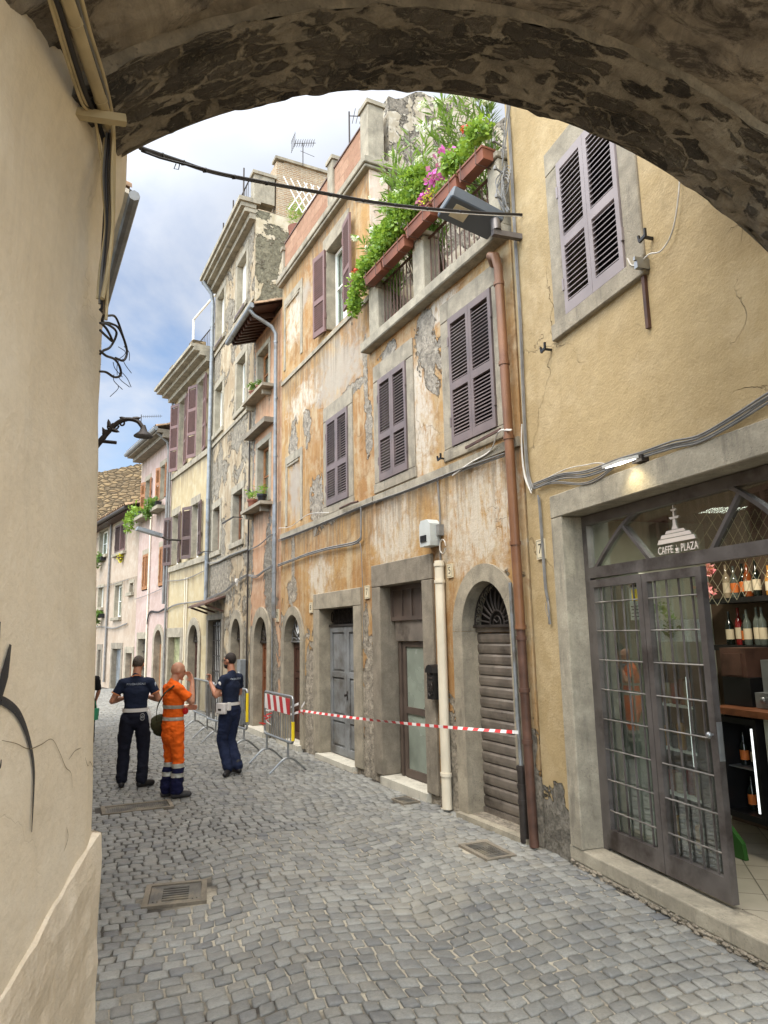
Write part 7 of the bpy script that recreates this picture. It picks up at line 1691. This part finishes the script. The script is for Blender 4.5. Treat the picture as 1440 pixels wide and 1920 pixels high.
# the bearded officer looking left
gC = G(430, 1452)
PC = pose(head=V(.0, .035, 1.675), head_rot=(-.05, 0, .05), elL=V(-.27, .05, 1.17), wrL=V(-.17, .26, 1.36), hdL=V(.02, .03, .12), thL=V(.3, 1, 0), clL=1.0, elR=V(.27, .05, 1.17), wrR=V(.08, .24, 1.16), hpL=V(-.09, 0, .9), hpR=V(.09, 0, .9),
    knL=V(-.09, .08, .50), anL=V(-.10, -.06, .10), knR=V(.08, .06, .50), anR=V(.03, -.14, .11), toeL=V(-.75, -.35, 0).normalized(), toeR=V(.35, 1, 0).normalized())
pc_, _ = person(gC, math.radians(62), 'bearded policeman with glasses and white duty pouches, looking left beside the steel barriers', 1.84, PC, M['skin_a'], M['navy_shirt'], M['blue_trous'], M['boot'], M['hair'])
sh_ = child(pc_, 'shirt'); wraptext(pc_, 'POLIZIA LOCALE', .036, 'silver_txt', 1.405, sh_, sx=.9)
ring_band(pc_, 'belt', M['belt_w'], V(0, 0, 0), .172, .122, 1.015, 1.06)
mb = MB(); mb.box(-.235, -.165, -.08, .09, .90, 1.06); mb.box(-.20, -.14, -.14, -.085, .95, 1.07); o = mb.build('pouch', M['belt_w'], pc_); bv = o.modifiers.new('b', 'BEVEL'); bv.width = .015; bv.segments = 3
mb = MB(); mb.box(-.238, -.236, -.02, .04, .95, .98); mb.build('pouch_print', M['number'], pc_)
hc = PC['head']; hR = Euler(PC['head_rot']).to_matrix()
mb = MB(); mb.ell(hc + hR @ V(0, .03, -.072), (.058, .062, .048), 14, 10, hR); mb.build('beard', M['hair'], pc_, smooth=True)
mb = MB()
for sg in (-1, 1): mb.tube([hc + hR @ V(sg*.034 + .026*math.cos(t), .098, .006 + .020*math.sin(t)) for t in [i*.524 for i in range(13)]], .004, 5); mb.tube([hc + hR @ V(sg*.062, .096, .01), hc + hR @ V(sg*.083, .0, .012)], .0035, 5)
mb.build('glasses', M['black_plastic'], pc_, smooth=True)
mb = MB(); mb.ell(V(-.262, .0, 1.345), (.012, .030, .034), 12, 8); mb.build('sleeve_badge', M['belt_w'], pc_, smooth=True)
# the passer-by half hidden by the wall
gD = G(176, 1400); gD.x -= .19
PD = pose(elL=V(-.25, -.02, 1.15), elR=V(.24, .02, 1.16), wrR=V(.2, .10, .95), wrL=V(-.2, .1, .92), hdR=V(0, .02, -1), hdL=V(0, .02, -1), thR=V(0, 1, 0), thL=V(0, 1, 0))
pd, _ = person(gD, math.radians(30), 'person in black mostly hidden behind the left wall, carrying a green bag', 1.66, PD, M['skin_a'], M['black_cloth'], M['black_cloth'], M['boot'], M['hair'], sleeve=.95)
gb = empty('shopping_bag', gD + V(.17, -.08, .52), 0, 'small green bag showing past the edge of the left wall', 'bag'); mb = MB(); mb.loft([[(-.09, -.05, 0), (.09, -.05, 0), (.09, .05, 0), (-.09, .05, 0)], [(-.11, -.04, .22), (.11, -.04, .22), (.11, .04, .22), (-.11, .04, .22)]])
b = NB('green_bag'); M['gbag'] = b.fin(rgb(60, 150, 110), .6); mb.build('bag_body', M['gbag'], gb); mb = MB(); mb.tube([V(-.07, 0, .22), V(-.03, 0, .36), V(.03, 0, .36), V(.07, 0, .22)], .006, 6); mb.build('handle', M['gbag'], gb)

# ------------------------------------------------------------------ crowd barriers and tape
def barrier(p0, p1, lab, over=(.3, .3), board=False, yellow=None, z0=.32, z1=1.12):
    """p0, p1: where the two feet stand"""
    d = (p1-p0); L = d.length; d.normalize(); rz = math.atan2(d.y, d.x)
    o = empty('crowd_barrier', p0, rz, lab, 'barrier', 'steel crowd barriers'); a, b_ = -over[0], L + over[1]; r = .06
    def arc(cx, cz, t0, t1): return [(cx + r*math.cos(t0+(t1-t0)*k/4), 0, cz + r*math.sin(t0+(t1-t0)*k/4)) for k in range(5)]
    P = arc(a+r, z0+r, PI*1.5, PI) + arc(a+r, z1-r, PI, PI/2) + arc(b_-r, z1-r, PI/2, 0) + arc(b_-r, z0+r, 0, -PI/2)
    mb = MB(); mb.tube(P, .020, 10, closed=True); mb.build('frame', M['galv'], o, smooth=True)
    mb = MB(); n = max(5, int((b_-a)/.115))
    for k in range(1, n): x = a + (b_-a)*k/n; mb.tube([(x, 0, z0), (x, 0, z1)], .007, 6)
    mb.build('bars', M['galv'], o, smooth=True)
    for x in (0, L):
        mb = MB(); mb.tube([(x, 0, z0), (x, 0, .20)], .018, 8); mb.tube(through([(x, -.30, .012), (x, -.10, .185), (x, 0, .215), (x, .10, .185), (x, .30, .012)], 4), .016, 8); mb.build('foot', M['galv'], o, smooth=True)
    if board:
        mb = MB(); w_ = b_-a-.16; n = 8; h0, h1 = z1-.27, z1-.03
        for k in range(n):
            mb.mi = k % 2; x0 = a+.08+w_*k/n; x1 = a+.08+w_*(k+1)/n; t = .045
            lo0, lo1, hi0, hi1 = x0+(t if k else 0), x1+(t if k < n-1 else 0), x0-(t if k else 0), x1-(t if k < n-1 else 0)
            mb.add([(lo0, -.030, h0), (lo1, -.030, h0), (hi1, -.030, h1), (hi0, -.030, h1), (lo0, -.024, h0), (lo1, -.024, h0), (hi1, -.024, h1), (hi0, -.024, h1)], [(0, 1, 2, 3), (7, 6, 5, 4), (0, 4, 5, 1), (1, 5, 6, 2), (2, 6, 7, 3), (3, 7, 4, 0)])
        mb.build('striped_board', [M['board_w'], M['board_r']], o)
    if yellow: mb = MB(); mb.tube([(b_, 0, yellow[0]), (b_, 0, yellow[1])], .026, 10); mb.build('yellow_tape', M['yellow_print'], o, smooth=True)
    return o
M['board_w'] = simple('white_board_film', rgb(226, 222, 218), .5, var=.05); M['board_r'] = simple('red_board_film', rgb(186, 40, 44), .5, var=.08); M['tape_w'] = M['board_w']; M['tape_r'] = simple('red_tape', rgb(206, 60, 60), .45, var=.05)
b1 = barrier(G(500, 1429), G(540, 1449), 'nearest steel barrier carrying a red and white striped board', (.12, .22), True, (.5, .78), .46, 1.15)
barrier(G(404, 1392), G(457, 1411), 'steel barrier with yellow tape on its corner, behind the bearded policeman', (.55, .14), False, (.55, 1.06), .42, 1.12)
barrier(G(365, 1370), G(388, 1383), 'farthest steel barrier, between the workman and the bearded policeman', (.18, .55), False, None, .42, 1.15)
t0 = G(562, 1443); t0 = b1.matrix_world if False else None
tA = PXY(563, 1332, 11.1); tB = FO.W(-.09, -.17, 1.09)
mb = MB(); n = 110
def tp(i): t = i/n; p = tA.lerp(tB, t); p.z -= .05*4*t*(1-t)*.6; return p
R = random.Random(1)
def tw(i): t = i/n; return .5*math.sin(t*9)+.3*math.sin(t*23)
for i in range(n):
    q = []
    for k in (i, i+1):
        p = tp(k); a = tw(k)*.9; u = Vector((0, 0, 1))*math.cos(a) + FO.n*math.sin(a); q.append((p+u*.017, p-u*.017))
    mb.mi = (i//2) % 2; mb.add([q[0][0], q[0][1], q[1][1], q[1][0]], [(0, 1, 2, 3)])
for k in range(6):
    mb.mi = k % 2; c = tA + Vector((R.uniform(-.04, .04), R.uniform(-.03, .03), R.uniform(-.05, .12))); d = Vector((R.uniform(-1, 1), R.uniform(-1, 1), R.uniform(-1, .8))).normalized()*.13; mb.add([c, c+Vector((0, 0, .04)), c+d+Vector((0, 0, .03)), c+d], [(0, 1, 2, 3)])
tag(mb.build('barrier_tape', [M['tape_w'], M['tape_r']], None, recalc=False), 'red and white tape stretched from the nearest barrier to the brown drainpipe', 'tape')
mb = MB(); c0_ = PXY(500, 1345, 11.35)
for k in range(12): mb.mi = k % 2; c = c0_ + Vector((R.uniform(-.04, .04), R.uniform(-.04, .04), R.uniform(-.3, .15))); d = Vector((R.uniform(-1, 1), R.uniform(-1, 1), R.uniform(-1, .6))).normalized()*R.uniform(.06, .13); mb.add([c, c+Vector((0, 0, .025)), c+d+Vector((0, 0, .018)), c+d], [(0, 1, 2, 3)])
tag(mb.build('barrier_tape', [M['tape_w'], M['tape_r']], None, recalc=False), 'knotted ends of red and white tape on the left post of the nearest barrier', 'tape')
